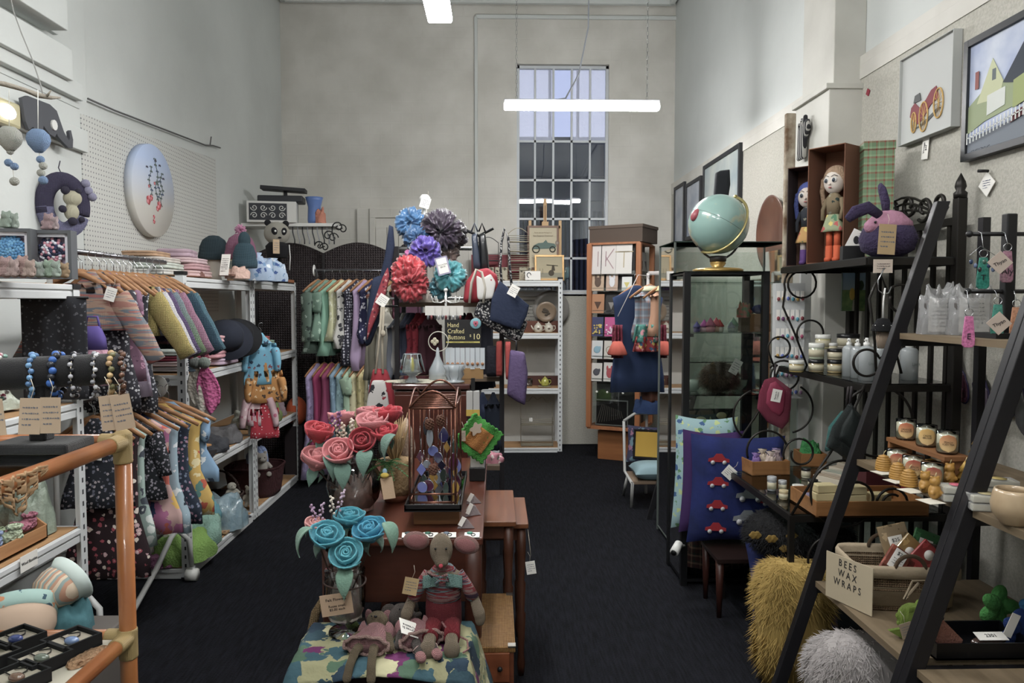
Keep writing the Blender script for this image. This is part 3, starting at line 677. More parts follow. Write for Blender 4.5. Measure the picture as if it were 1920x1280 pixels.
for (c,x,y,dz,rz,l) in (('#c9929c',-1.93,2.92,.01,.3,'rose pink crocheted bootie in the wooden box'),('#b06a7e',-1.86,2.90,.04,1.2,'deep pink crocheted bootie on top of the rose one'),('#9fb08a',-1.90,2.80,.01,2.0,'sage crocheted bootie in the middle of the box'),('#b5c4a4',-1.84,2.77,.035,.6,'pale green crocheted bootie near the front of the box'),
        ('#7f93b8',-1.93,2.72,.01,.2,'blue crocheted bootie at the near end of the box'),('#8fa3c9',-1.86,2.69,.03,1.0,'light blue crocheted bootie piled at the near end'),('#b389a0',-1.99,2.8,.045,.1,'mauve crocheted bootie at the back of the box'),('#9db5e0',-1.83,2.40,.02,.9,'powder blue bootie alone in the nearest wooden box')):
    bootie(l,x,y,zA+dz,c,rz,1.15)
t=thing('shelf_label','white card reading Wool Booties on the shelf edge','label',(XF+.006,2.74,zA-.02),L_,rx=0);obj('card',MB().box((0,0,0),(.10,.002,.06)),PAPER,t);txt(t,'Wool Booties',.016,FR(0,-.002,0),INK)
for (x,y,c,l,s) in ((-1.95,2.85,'#a9b0a0','clear-wrapped pale green pack above the bootie box',1),(-2.05,2.6,'#8c9a8a','clear-wrapped green pack at the back left',1.2)):
    heap('wrapped_pack',l,'package',x,y,1.172-.35 if 0 else 1.172,.22*s,.16,.06,M(c,.25,bump=('noise',40,.8)),3+x)
heap('wrapped_pack','clear bag of pale green bundles under the cane rail, on the left shelf','package',-1.92,3.0,zA,.2,.18,.2,M('#8d9a8a',.3,bump=('noise',40,.9)),9)
# cloth hats and bags on the lower shelf of unit A
def bowlhat(label,x,y,z,r,h,m1,m2,rx,rz):
    t=thing('fabric_hat',label,'hat',(x,y,z),rz,rx=rx)
    obj('crown',MB().lathe([(r,0),(r*.99,h*.4),(r*.8,h*.8),(r*.4,h),(.001,h*1.02)],28,sy=.8),m1,t,solid=.005)
    obj('trim_band',MB().lathe([(r*1.22,-.02),(r*1.01,0),(r*1.02,.015)],28,sy=.8),m2,t,solid=.005)
bowlhat('beige fabric sun hat with an aqua floral trim, upside down on the low shelf',-1.50,2.3,.60,.10,.12,M('#b79d86',.9),M('#9bbcb4',.9,pat=('print',['#d08a5c','#3d5a6a'],30,.3)),2.2,.5)
bowlhat('folded striped fabric hat, peach and cream, beside the beige one',-1.42,2.42,.66,.08,.09,M('#c29074',.9,pat=('stripe',('#d8c2a6','#8fa3a0'),14,'X')),M('#c5d5cf',.9),1.9,-.5)
heap('cloth_bundle','teal crumpled cloth under the fabric hats','fabric',-1.44,2.4,.50,.2,.16,.12,M('#3c6f78',.9,bump=('noise',20,.6)),4)
t=thing('storage_crate','low crate under the fabric hats','crate',(-1.48,2.36,0));obj('crate_body',MB().box((0,0,.25),(.42,.34,.5)),M('#5b5550',.7),t,bevel=.01)
heap('cloth_bundle','brown and peach striped cloth heaped at the lower left','fabric',-1.58,2.28,.50,.22,.2,.10,M('#b07a5c',.9,pat=('stripe',('#c7b49c','#a86a4c'),20,'X')),6)
# ---------------- cane etagere in the left foreground
CANE=M('#9c5720',.32,pat=('noise','#b06c2c',6),coat=.25);BIND=M('#b3975a',.5,bump=('knit',200,.4))
t=thing('cane_shelf','orange-brown cane display shelf with glass tops in the left foreground','shelf',(-1.25,1.3,0));x1,x0,y1,y0=.39,-.39,.4,-.4
for (x,y) in ((x1,y1),(x0,y1),(x1,y0-.2),(x0,y0-.2)):obj('post',MB().cyl((x,y,0),(x,y,1.275),.0185,n=16),CANE,t)
for z in (1.26,.80):
    for (a,c) in (((x0,y1,z),(x1,y1,z)),((x1,y0-.2,z),(x1,y1,z)),((x0,y0-.2,z),(x0,y1,z))):obj('rail',MB().cyl(a,c,.0175,n=14),CANE,t)
    b=MB()
    b.cyl((x1,y1,z-.05),(x1,y1,z+.02),.021,n=14);b.cyl((x1-.05,y1,z),(x1,y1,z),.0195,n=14);b.cyl((x1,y1-.06,z),(x1,y1,z),.0195,n=14);b.ball((x1,y1,z+.01),.021)
    obj('cane_binding',b,BIND,t,remesh=.003)
obj('glass_top',MB().box((0,-.1,1.262),(.75,.95,.006)),GLSG,t);obj('lower_shelf',MB().box((0,-.1,.80),(.75,.95,.010)),M('#b9b0a0',.5),t)
# lace doily draped over the rail
def lace(u,v):
    x=(u-.5)*.16;d=v*.075*(1-abs(u-.5)*1.7);return (.02-.004*sin(u*30)+(0 if v<.2 else 0),x,.02-d)
def holes(mb,keep):
    mb.f,mb.m,mb.s=zip(*[(f,m,s) for i,(f,m,s) in enumerate(zip(mb.f,mb.m,mb.s)) if keep(i)]);mb.f=list(mb.f);mb.m=list(mb.m);mb.s=list(mb.s);return mb
b=MB().grid(lace,28,16);rd=random.Random(1);holes(b,lambda i:rd.random()>.33)
tag(obj('lace_doily',b,M('#a8845a',.9),loc=(-.862,1.30,1.258),solid=.003),'tan lace doily draped over the cane rail','doily')
t=thing('hair_clip_card','sparkly clip on a white card lying on the glass top','jewellery',(-1.11,1.42,1.2655),.3);obj('card',MB().box((0,0,.001),(.22,.10,.002)),M('#c9c6c0',.7),t)
b=MB()
for k in range(26):b.ball(((k%13-6)*.011,-.01+.02*(k//13),.006),(.006,.005,.004),k%3,6)
obj('bead_cluster',b,[M('#b9c9bd',.2),M('#dfe6e0',.15),M('#c9c0a4',.3)],t,remesh=0)
# bracelet T-stand
VEL=M('#101013',.95,sheen=.3,bump=('noise',400,.3));t=thing('bracelet_stand','black velvet T-bar stand for bracelets on the cane shelf','display stand',(W(78,800,1.58).x,1.58,1.2655),0)
b=MB();b.box((0,0,.011),(.165,.11,.022));obj('base',b,VEL,t,bevel=.006)
obj('post',MB().box((0,0,.085),(.036,.036,.13)),VEL,t,bevel=.005)
bar=obj('bar',MB().tube([(-.16,-.05,.163),(-.05,-.02,.165),(.06,.02,.168),(.148,.05,.170)],.034,18),VEL,t)
def bracelet(u,cols,label,r=.041,tagm=None,bead=.0055):
    P=Vector((W(78,800,1.58).x,1.58,1.2655))+Vector((-.16+.308*u,-.05+.1*u,.165));t=thing('bracelet',label,'bracelet',P,.3+random.uniform(-.15,.15),'bracelets on the velvet bar')
    n=22;cs=[M(c,.25) for c in cols]
    for j,m in enumerate(cs):
        b=MB()
        for k in range(j,n,len(cs)):a=2*PI*k/n;b.ball((.003*sin(k*2),r*cos(a),r*sin(a)*1.12-.006),bead,0,8)
        obj('beads',b,m,t,remesh=0)
    obj('elastic',MB().tube([(0,r*cos(a),r*sin(a)*1.12-.006) for a in [2*PI*i/24 for i in range(24)]],.001,4,closed=True),STRING,t)
    if tagm:price_tag(t,.0,-r-.01,-.085,ry=random.uniform(-.2,.2),w=.038,h=.075,mat=tagm)
TAN=M('#b39b80',.8)
for (u,c,l,tg,bd) in ((.12,['#3a3c40','#8ea083','#55585c'],'dark and sage bead bracelet at the left end of the velvet bar',TAN,.0055),(.3,['#7fa89a','#c9a6ac','#b0415c','#e2e0da'],'green, pink and red bead bracelet with a tan tag',TAN,.005),
        (.48,['#4f79a8','#6a9ac4'],'blue bead bracelet beside the post of the velvet stand',TAN,.006),(.62,['#2f62b0','#2a2c33'],'bracelet with large bright blue beads',TAN,.008),(.72,['#23232a','#b0b0b8'],'black bracelet with a silver charm',None,.005),
        (.84,['#8d8f96','#c9c9ce','#55555c'],'silver and grey bead bracelet',None,.005),(.94,['#a8865a','#6e6a44','#c0a06a'],'olive and tan stone bracelet at the right end',TAN,.0065),(1.0,['#4a2f26','#6d4a38'],'dark brown bead bracelet at the tip of the bar',TAN,.006)):
    bracelet(u,c,l,tagm=tg,bead=bd)
# necklace boxes on the lower cane shelf
for i,(px_,py_,l,c) in enumerate(((30,1212,'black gift box with a blue pendant necklace, back left','#3d4f9a'),(134,1215,'black gift box with a pale blue pendant, nearest the cane corner','#7089b8'),(78,1248,'black gift box with a green-grey stone pendant in the middle','#6d7468'),(32,1285,'black gift box with a brown stone pendant at the front','#7d5d4c'),(-20,1246,'black gift box cut off by the left edge','#4a4c60'))):
    P=WZ(px_,py_,.806);t=thing('necklace_box',l,'jewellery box',(P.x,P.y,.806),-.5,'necklace gift boxes')
    w,d,h=.088,.088,.028;b=MB();b.box((0,0,.002),(w,d,.004))
    for s in (-1,1):b.box((s*(w/2-.0025),0,h/2),(.005,d,h));b.box((0,s*(d/2-.0025),h/2),(w-.01,.005,h))
    obj('box_body',b,M('#17171a',.8),t);obj('pad',MB().box((0,0,.012),(w-.012,d-.012,.014)),M('#a39888',.9),t,bevel=.002)
    obj('cord',MB().tube([(-.03,.012,.022),(-.015,.03,.022),(.0,.02,.022),(.005,0,.022),(-.01,-.006,.022),(-.035,-.004,.022)],.0015,5),M('#2a2624',.8),t)
    obj('pendant',MB().ball((.018,-.01,.026),(.017,.012,.009),0,16,rz=.3),M(c,.12,coat=1),t)
heap('lace_ribbon','strip of tan lace beside the necklace boxes','ribbon',WZ(166,1235,.806).x,WZ(166,1235,.806).y,.806,.05,.10,.012,M('#a87f5a',.95,bump=('cell',120,1)),2,-.4)
# ---------------- on top of the joined units
z1=1.735
pile=[('dusty pink towel folded at the far end of the top shelf pile','#b99aa4'),('pale pink striped blanket','#c9a9a9'),('rose folded blanket','#b98a90'),('white and green printed folded cloth','#c6cabf'),('tan striped folded cloth','#b59474'),('white folded muslin','#c9c9c6'),('blush folded wrap','#cdb4b2')]
for (x,y,dz,w,d,h,c,l,rz) in (
    (-1.95,4.32,0,.34,.22,.035,'#c8c6c0','white folded muslin at the bottom of the nearer cloth pile',0),(-1.95,4.32,.036,.33,.21,.035,'#bfc6bc','white and green printed cloth in the nearer pile',.1),(-1.96,4.30,.072,.30,.20,.03,'#c2b8b0','cream patterned cloth in the nearer pile',0),(-2.0,4.28,.103,.26,.2,.032,'#b08d6c','tan striped cloth on top of the nearer pile',.05),
    (-1.93,4.62,0,.32,.26,.04,'#c9a8a8','pale pink striped blanket at the bottom of the pink pile',0),(-1.93,4.62,.041,.31,.25,.04,'#bd9398','rose blanket second in the pink pile',.06),(-1.94,4.60,.082,.30,.24,.035,'#c6abaf','blush wrap third in the pink pile',-.05),(-1.96,4.60,.118,.28,.2,.05,'#b097a4','dusty mauve rolled wrap on top of the pink pile',.2)):
    folded(l,x,y,z1+dz,w,d,h,M(c,.95,pat=('noise',tuple(v*.75 for v in hx(c)[:3]),18),bump=('noise',25,.4)),PI/2+rz,'folded cloths on the top shelf',layers=2)
def foamhead(label,x,y,z,hc,hat=True,pom=None,s=1.0):
    t=thing('hat_stand',label,'hat display',(x,y,z),.4);
    obj('foam_head',MB().lathe([(.05,0),(.045,.05),(.05,.09),(.075,.14),(.08,.19),(.06,.25),(.001,.28)],20),M('#b9b4aa',.9),t)
    return t
for (px_,Y,c,l,zz,pomc,sc) in ((402,5.35,'#3d5560','dark teal knitted beanie with a long cord on a pale head form',0,None,1.0),(452,5.2,'#bd7a9c','pink knitted beanie with a fluffy pompom',0,'#c98aac',1.0),(459,5.0,'#4c7080','teal crocheted hat with an egg-shaped top, beside the pink beanie',-.07,None,.75)):
    p=W(px_,500,Y);foamhead('pale foam head form under the '+l.split(' with')[0]+' on the top shelf',p.x,Y,z1+.0,c,s=sc) if sc==1 else None
    t=thing('knitted_hat',l,'hat',(p.x,Y,z1+.17+zz),.4);R=.098*sc
    obj('crown',MB().lathe([(R*.98,0),(R,.03),(R*.97,.07),(R*.75,.12),(R*.35,.148),(.001,.152)],28),M(c,.95,bump=('knit',70,.9)),t,solid=.006)
    obj('ribbed_brim',MB().lathe([(R*1.02,-.02),(R*1.05,0),(R*1.02,.03)],28,fn=lambda a,z:1+.015*sin(a*24)),M(c,.95,bump=('knit',70,.9)),t,solid=.01)
    if pomc:
        b=MB();rd=random.Random(2)
        for k in range(220):
            a,q=rd.uniform(0,2*PI),math.acos(rd.uniform(-1,1));d=Vector((sin(q)*cos(a),sin(q)*sin(a),cos(q)));b.tube([(0,0,.18),Vector((0,0,.18))+d*rd.uniform(.035,.045)],[.004,.001],3)
        obj('pompom',b,M(pomc,.95),t)
    if zz:obj('egg_top',MB().ball((0,0,.16),(.04,.04,.06)),M('#44626f',.95,bump=('knit',80,.8)),t)
# panda hat on a stand with tag
p=W(519,420,5.9);t=thing('panda_hat','cream and black crochet panda head hat with a paper tag','hat',(p.x,5.9,z1+.30),.5)
KP=M('#cfcabb',.95,bump=('knit',90,.8));KB=M('#26262c',.95,bump=('knit',90,.8))
obj('head',MB().ball((0,0,.09),(.10,.09,.092),0,24),KP,t)
for s in (-1,1):obj('ear',MB().ball((s*.07,.0,.17),(.026,.02,.026)),KB,t);obj('eye_patch',MB().ball((s*.035,-.078,.10),(.024,.016,.032),ry=s*.4),KB,t);obj('eye',MB().ball((s*.033,-.095,.10),.009),WHT,t)
obj('nose',MB().ball((0,-.095,.05),(.014,.01,.008)),KB,t);obj('neck_scarf',MB().lathe([(.075,-.10),(.085,-.06),(.09,-.01),(.06,.02)],20),KB,t)
obj('beaded_cord',MB().tube([(.08,-.06,0),(.085,-.065,-.1),(.08,-.06,-.2)],.004,6),WHT,t);price_tag(t,-.03,-.105,-.02,w=.05,h=.11,mat=M('#c0a482',.8),seed=3)
t=thing('hat_stand','dark stand beneath the panda hat','hat display',(p.x,5.9,z1));obj('stand',MB().lathe([(.08,0),(.08,.02),(.03,.04),(.03,.2),(.06,.22),(.0001,.24)],16),BLK,t)
# small things along the shelf edge
p=W(422,498,4.75);t=thing('price_easel','white price card leaning on a small easel on the top shelf','sign',(p.x,4.75,z1),-.2);obj('card',MB().box((0,0,.085),(.06,.003,.14),rx=-.25),PAPER,t);scribble(t,.05,.1,TF(0,-.004,.085,rx=-.25),n=7,seed=8);obj('easel',MB().box((0,.03,.02),(.09,.06,.012)),M('#6d4a3c',.6),t)
framed('photo_card','small landscape card standing behind the white price card','picture',W(440,470,5.0).x,5.0,z1,.10,.13,.1,M('#a8a08e',.7,pat=('noise','#6f7f7a',20)),M('#c0b096',.6),.006,.006)
heap('tulle_bow','peach tulle bundle on the top shelf','fabric',W(446,505,4.85).x,4.85,z1,.15,.13,.07,M('#c9a596',.6,bump=('noise',60,1)),5)
heap('wrapped_soap','brown soap bundle beside the peach tulle','soap',-1.82,4.56,z1,.07,.05,.03,M('#6b3f36',.5),7)
for (px_,Y,c,l,s) in ((475,5.3,'#9fb4cf','pale blue printed cloth bag with dark motifs, left of two',1.1),(505,5.5,'#a9bcd2','pale blue printed cloth bag with a gathered top, right of two',.95)):
    p=W(px_,500,Y);t=thing('cloth_bag',l,'bag',(p.x+.02,Y,z1),.2);m=M(c,.85,pat=('print',['#3d5a94','#dfe6ea','#6a90b8'],22,.35))
    obj('pouch',clothes(MB(),.22*s,.16*s,.15*s,3+s),m,t);obj('gathered_top',MB().lathe([(.03,.12*s),(.018,.14*s),(.04,.18*s)],14,fn=lambda a,z:1+.15*sin(a*6)),m,t,solid=.003)
t=thing('cardboard_tray','flat brown cardboard lid on the far end of the top shelf','box',(-1.95,6.2,z1+.015));obj('lid',MB().box((0,0,.012),(.4,.5,.024)),M('#9a6038',.7),t,bevel=.003)
# wall shelf high in the corner with a filigree box
p0,p1=W(462,412,6.9),W(602,424,6.9);zs=W(530,417,6.9).z
t=thing('wall_shelf','white wall shelf in the far left corner above the woven screen','shelf',((p0.x+p1.x)/2,6.95,zs-.03));obj('plank',MB().box((0,0,0),(p1.x-p0.x+.3,.3,.03)),WHT,t,bevel=.003)
for s in (0,1):
    for (cx,cz,r0,sg) in ((.43,.02,.05,1),(.52,.10,.05,-1),(.35,-.07,.045,-1)):
        b=MB().tube([(cx+sg*r0*(1-i/22)*cos(i*.42),-.15+s*.2,cz-.12+r0*(1-i/22)*sin(i*.42)) for i in range(20)],.006,6);obj('scroll_bracket',b,BLK,t)
t=thing('filigree_box','white wooden box with a cut-out scroll pattern on the high wall shelf','box',(W(512,400,6.85).x,6.85,zs-.014),.15)
w,h=.43,.19;obj('box_body',MB().box((0,0,h/2),(w,.2,h)),M('#c9c8c4',.7),t,bevel=.003)
obj('dark_inset',MB().box((-.03,-.1015,h/2),(.33,.002,.15)),M('#34363c',.7),t)
for ix in range(4):
    for iz in (0,1):
        b=MB();cx,cz=-.15+ix*.08,.06+iz*.07;sg=1 if (ix+iz)%2 else-1
        b.tube([(cx+sg*.03*(1-i/20)*cos(i*.5+iz*PI),-.1035,cz+.03*(1-i/20)*sin(i*.5+iz*PI)) for i in range(18)],.0045,5);obj('scrollwork',b,M('#c9c8c4',.7),t)
t=thing('scanner','black office device with a raised lid on the filigree box','office machine',(W(520,360,6.9).x+.04,6.9,zs-.014+.19),.1);obj('body',MB().box((0,0,.03),(.4,.2,.06),rx=0),M('#25272c',.5),t,bevel=.01);obj('lid',MB().box((.02,0,.125),(.40,.14,.035),ry=.06),M('#1c1d21',.5),t,bevel=.004);obj('hinge',MB().box((.03,.02,.08),(.03,.03,.08)),BLK,t)
t=thing('blue_vase','blue plastic pitcher lying beside the filigree box','vase',(W(588,395,6.85).x,6.88,zs-.014));obj('pitcher_body',MB().lathe([(.055,0),(.06,.03),(.055,.15),(.07,.21),(.08,.24)],22),M('#5877b4',.3),t,solid=.004)
heap('orange_tulle','orange tulle bundle at the end of the wall shelf','fabric',W(601,412,6.85).x,6.85,zs-.014,.1,.1,.12,M('#c07a62',.8,bump=('noise',60,1)),12)
b=MB();p=W(545,440,6.4)
t=thing('spare_hangers','cluster of spare hangers and clips under the wall shelf','hanger',(p.x,6.85,zs-.045));obj('clip_rail',MB().cyl((-.12,-.02,0),(.3,-.02,0),.006),CHROME,t)
for i in range(9):obj('clip_hanger',MB().tube([(-.1+i*.045,-.02,0),(-.1+i*.045,-.02,-.05),(-.1+i*.045+.02,-.03,-.12),(-.08+i*.045,-.03,-.16)],.006,5),M(['#2a2b30','#8d8f94'][i%2],.4),t)
# woven folding screen
WV=M('#3a3032',.6,pat=('noise','#2a2224',60),bump=('weave',14,1.0));
t=thing('folding_screen','dark woven folding screen with a wavy top behind the back clothes rail','room divider',(W(610,600,7.0).x,7.05,0));xs=[W(p_,500,7.05).x-t.location.x for p_ in (478,608,738,790)]
for i in range(3):
    x0,x1=xs[i]+.005,xs[i+1]-.005;zt=W(610,455,7.05).z;n=14;top=[(x0+(x1-x0)*k/n,zt-.10+.10*sin(PI*k/n)) for k in range(n+1)]
    obj('woven_panel',MB().prism([(x0,.04)]+[(x1,.04)]+top[::-1],.03,y=(.03,-.03,.03)[i]),WV,t)
    b=MB();
    for x in (x0,x1):b.box((x,(.03,-.03,.03)[i],zt/2-.05),(.025,.04,zt-.1))
    obj('panel_stiles',b,M('#1d191b',.5),t)
# ---------------- inside the joined units
def flatpile(base,x,y,z,items,w=.3,d=.3,rz=0,g='folded clothes on the shelves'):
    for k,(c,l,h) in enumerate(items):
        folded(l,x+random.uniform(-.015,.015),y+random.uniform(-.02,.02),z,w*random.uniform(.92,1.05),d*random.uniform(.92,1.05),h,M(c,.95,bump=('noise',30,.5)),rz+random.uniform(-.12,.12),g,layers=2);z+=h+.001
zb=1.178
flatpile('',-1.9,4.42,zb,[('#a8a8b0','grey folded top at the bottom of the front pile, middle shelf',.03),('#c9b4b8','pale pink striped folded top, middle shelf front',.03),('#8b3048','crimson folded top edged in white, middle shelf front',.03),('#b8c2bc','pale mint striped folded top, middle shelf front',.03)])
flatpile('',-1.88,4.85,zb,[('#b9a0b4','lilac folded cardigan under the pink pile',.045),('#c98f98','pink folded cardigan, second of the pink pile',.05),('#d09aa2','salmon pink folded cardigan, third of the pink pile',.05),('#cf9fa4','light pink folded cardigan on top of the middle shelf',.045)],.28,.32)
flatpile('',-1.9,5.2,zb,[('#5a5f78','slate blue folded jumper beside the pink pile',.05),('#77405a','plum folded jumper on the middle shelf',.045),('#8a4a5c','dull red folded jumper',.04)],.26,.2)
flatpile('',-1.92,5.75,zb,[('#7a3a48','maroon folded cloth behind the far upright',.04),('#b06a62','coral folded cloth in the far unit',.035),('#8fb09c','seafoam folded cloth in the far unit',.03),('#b0565c','red looped scarf on top of the far unit pile',.03)],.3,.34)
heap('bandana_pack','white and black printed cloth hanging over the far shelf edge','fabric',-1.80,5.62,zb,.18,.16,.07,M('#c9bfb8',.9,pat=('print',['#5c2c38','#33343c'],30,.3)),5)
for (px_,py_,Y,c,l) in ((425,580,4.85,'#232836','navy felt brimmed hat on the middle shelf'),(445,585,5.1,'#1b1c20','black felt brimmed hat behind the navy one')):
    p=W(px_,py_,Y);t=thing('felt_hat',l,'hat',(p.x,Y,zb+.16),.2,rx=.9,ry=.3);R=.10
    obj('crown',MB().lathe([(R,0),(R*1.0,.06),(R*.8,.11),(.001,.13)],24),M(c,.95),t);obj('brim',MB().lathe([(R*.98,0),(R*1.5,-.015),(R*1.6,.0)],28),M(c,.95),t,solid=.004)
    obj('hat_prop',MB().cyl((0,0,.0),(0,.14,-.12),.01),BLK,t)
heap('green_pompom','bright green fluffy ball on the middle shelf','pompom',W(387,615,4.7).x,4.7,zb+.12,.1,.1,.09,M('#4f9a3c',.95,bump=('noise',120,1)),3)
p=W(478,560,5.6)
zc=.628
for (x,y,w,d,h,c,l,sd) in ((-1.9,4.4,.3,.3,.05,'#b0623a','orange and brown printed cloth book on the lower shelf',1),(-1.86,4.75,.25,.25,.09,'#3a3c42','black mesh bundle on the lower shelf',2),(-1.9,5.05,.3,.25,.10,'#5b5a5c','grey clear-wrapped bundle on the lower shelf',3),(-2.0,4.8,.25,.3,.14,'#6a5a56','brown knit heap at the back of the lower shelf',4),
        (-1.88,5.7,.3,.3,.12,'#b8bcae','pale knitted toy bundle on the far lower shelf',5),(-1.84,5.98,.2,.2,.13,'#6a7a44','green and yellow striped knitted toy on the far lower shelf',6),(-1.9,6.25,.25,.22,.12,'#7d6a72','mauve knitted bundle at the end of the far lower shelf',8)):
    heap('shelf_bundle',l,'bundle',x,y,zc,w,d,h,M(c,.8,bump=('noise',40,.9)),sd,0,'bundles on the lower shelves')
for (x,y,z,w,d,h,c,rz,l) in ((-1.84,4.38,zc+.06,.16,.22,.012,'#a03c48',.4,'red booklet on the lower shelf'),(-1.87,4.5,zc+.075,.2,.15,.01,'#c08a4c',-.5,'orange patterned booklet on top of the red one'),(-1.82,4.6,zc+.0,.12,.2,.02,'#2a2426',.2,'dark beaded strip at the shelf edge')):
    tag(obj('booklet',MB().box((0,0,h/2),(w,d,h)),M(c,.7),loc=(x,y,z),rot=(0,0,rz)),l,'booklet')
# bottom shelf: fur rugs, teal cloth, clear bags, cards
zd=.068
for (x,y,w,d,h,c,l,sd) in ((-1.86,4.36,.34,.36,.13,'#7da648','lime green furry cushion on the bottom shelf',1),(-1.9,4.62,.3,.3,.2,'#8fb8a8','aqua furry cushion behind the lime one',2),(-1.95,4.3,.3,.3,.05,'#7a4a68','purple cloth under the lime cushion',5),(-2.0,4.2+.2,.25,.25,.22,'#c9c4bc','white cushion at the back of the bottom shelf',7)):
    heap('fur_cushion',l,'cushion',x,y,zd,w,d,h,M(c,.95,bump=('noise',90,1)),sd,0,'cushions on the bottom shelf')
heap('clear_bag','clear plastic bag with pale blue printed contents on the bottom shelf','bag',-1.86,4.95,zd,.32,.3,.2,M('#93a9b0',.15,pat=('noise','#6c8794',14),bump=('noise',30,1),coat=.6),9)
heap('teal_cloth','teal cloth roll beside the clear plastic bag','fabric',-1.88,4.72,zd+.12,.2,.2,.1,M('#5f98a4',.9),11)
for k,(c,l) in enumerate((('#b08a5c','tan paper packet on the bottom shelf edge'),('#d8d4cc','white price card packet on the bottom shelf edge'),('#8a4a3c','rust patterned packet on the bottom shelf edge'),('#3c3c44','charcoal packet under the clear bag'))):
    tag(obj('paper_packet',MB().box((0,0,.006),(.14,.18,.012),ry=.03*k),M(c,.6,pat=('print',['#e2dccf','#5a3a34'],30,.3)),loc=(-1.83,4.86+k*.09,zd+.004*k+.002),rot=(0,0,.3*k)),l,'packet')
def basket(label,x,y,z,w,d,h,col='#3d2a22',handle=False,rz=0):
    t=thing('wicker_basket',label,'basket',(x,y,z),rz);m=M(col,.8,bump=('weave',40,1));b=MB()
    rings=[]
    for i in range(9):v=i/8;rings.append([(p_[0],p_[1],p_[2]) for p_ in superring(w/2*(.85+.15*v)*(1+.01*(i%2)),d/2*(.85+.15*v)*(1+.01*(i%2)),32,h*v,p=.6)])
    vs=[v for r in rings for v in r];n=32;b.add(vs,[(i*n+k,i*n+(k+1)%n,(i+1)*n+(k+1)%n,(i+1)*n+k) for i in range(8) for k in range(n)]+[tuple(range(n-1,-1,-1))])
    obj('woven_body',b,m,t,solid=.006);obj('rim',MB().tube(superring(w/2*1.01,d/2*1.01,32,h,p=.6),.008,6,closed=True),m,t)
    if handle:obj('handle',MB().tube([(w/2*cos(a),0,h+h*1.1*sin(a)) for a in [i*PI/14 for i in range(15)]],.008,6),m,t)
    return t
basket('dark wicker basket with a hooped handle on the bottom shelf',-1.95,5.15,zd,.3,.3,.16,handle=True);basket('dark red-brown basket holding soft toys on the bottom shelf',-1.92,5.85,zd,.42,.4,.22,'#4a2024')
def critter(label,x,y,z,c,s=1,rz=0,name='soft_toy',ears=True,eye=True,cat='soft toy'):
    t=thing(name,label,cat,(x,y,z),rz);b=MB();b.ball((0,0,.05),(.05,.045,.05),0,16);b.ball((0,-.01,.115),(.04,.038,.036),0,16);b.ball((0,-.045,.108),(.018,.016,.014),0,10)
    for q in (-1,1):
        if ears:b.ball((q*.028,0,.15),.013,0,10)
        b.tube([(q*.035,-.01,.08),(q*.06,-.04,.05)],[.016,.012],8);b.tube([(q*.025,-.02,.02),(q*.04,-.075,.014)],[.02,.016],8)
    obj('toy_body',b,M(c,.95,bump=('knit',100,.7)),t,remesh=.005)
    for q in (-1,1):obj('eye',MB().ball((q*.014,-.045,.124),.004,0,6),BLK,t)
    t.scale=(s,)*3;return t
critter('white knitted bear peeking out of the dark red basket',-1.83,5.72,zd+.17,'#c9c2b8',1.15,.5)
critter('small white knitted duck on the bottom shelf basket',-1.85,5.12,zd+.14,'#c9c4b4',.8,.8,ears=False);critter('cream knitted toy beside the upright on the bottom shelf',-1.82,5.42,zd+.02,'#c4bba8',.9,.4)
heap('blue_ribbon_bow','pale blue ribbon bow above the white bear','ribbon',-1.9,5.85,zd+.24,.16,.14,.12,M('#8fa3cf',.7,bump=('noise',60,1)),4)
# hanging baby clothes at the shared upright
def babyset(x,y,z):
    hanger(x,y,z,.5,'small wooden hanger holding the baby clothes at the shelf upright','hanger at the shelf upright',.2)
    for (nm,l,m,dx,dz,w,h,sl,fla,an) in (('baby_trousers','red baby trousers with white polka dots, lowest of the hanging set',M('#b5283c',.85,pat=('dots',['#e2d2d2'],45,.22)),.02,-.46,.2,.26,None,1.0,.4),('baby_jumper','white and pink long-sleeved baby top in the hanging set',M('#c9a8ae',.85,pat=('dots',['#d8c6c6','#b5607c'],22,.3)),-.02,-.33,.17,.30,'l',1.0,.35),
            ('baby_shorts','orange printed baby romper in the hanging set',M('#b9803c',.85,pat=('print',['#4a3a30','#e0c49a'],24,.3)),.03,-.19,.24,.28,'s',1.15,.3),('baby_shirt','aqua baby shirt with a dark figure print, topmost of the hanging set',M('#6fb0cc',.85,pat=('print',['#34445c','#8a4a50'],20,.26)),0,.02,.22,.36,'s',1.08,.3)):
        garment(nm,l,'clothing',x+dx,y-.02,z+dz,.35,m,w,h,sl,fla,.035,.015,'baby clothes hanging at the shelf upright',tagc=False,sl=.2 if sl=='l' else .15,sang=an,seed=int(100+dz*50))
p=W(488,615,5.2);babyset(p.x+.0,5.22,1.43)
# comforter toys on ribbons at the near upright
for (px_,c,c2,l) in ((383,'#a9b8ac','#c0568c','hot pink plush comforter with a grey-green knitted head hanging at the near upright'),(366,'#9aa09c','#bab4a8','grey spotted comforter with a knitted head beside the hot pink one')):
    p=W(px_,680,4.12);t=thing('comforter_toy',l,'soft toy',(p.x,4.12,p.z),.2)
    obj('head',MB().ball((0,0,0),.033,0,14),M(c,.95,bump=('knit',90,.8)),t)
    obj('blanket',MB().grid(lambda u,v:((u-.5)*(.03+.09*sin(v*2.6))+.03*v,.014*sin(u*9)*v,-.02-v*.27*(1-.4*abs(u-.5))),14,12),M(c2,.95,bump=('cell',60,.8)),t,solid=.01)
    obj('ribbon',MB().tube([(0,0,.03),(.0,0,.09),(-.01,0,.15)],.006,6),M('#9a2c4c',.8),t)
p=W(361,640,4.13);t=thing('crochet_garland','red and blue crocheted tassel hanging beside the comforters','ornament',(p.x,4.13,1.38))
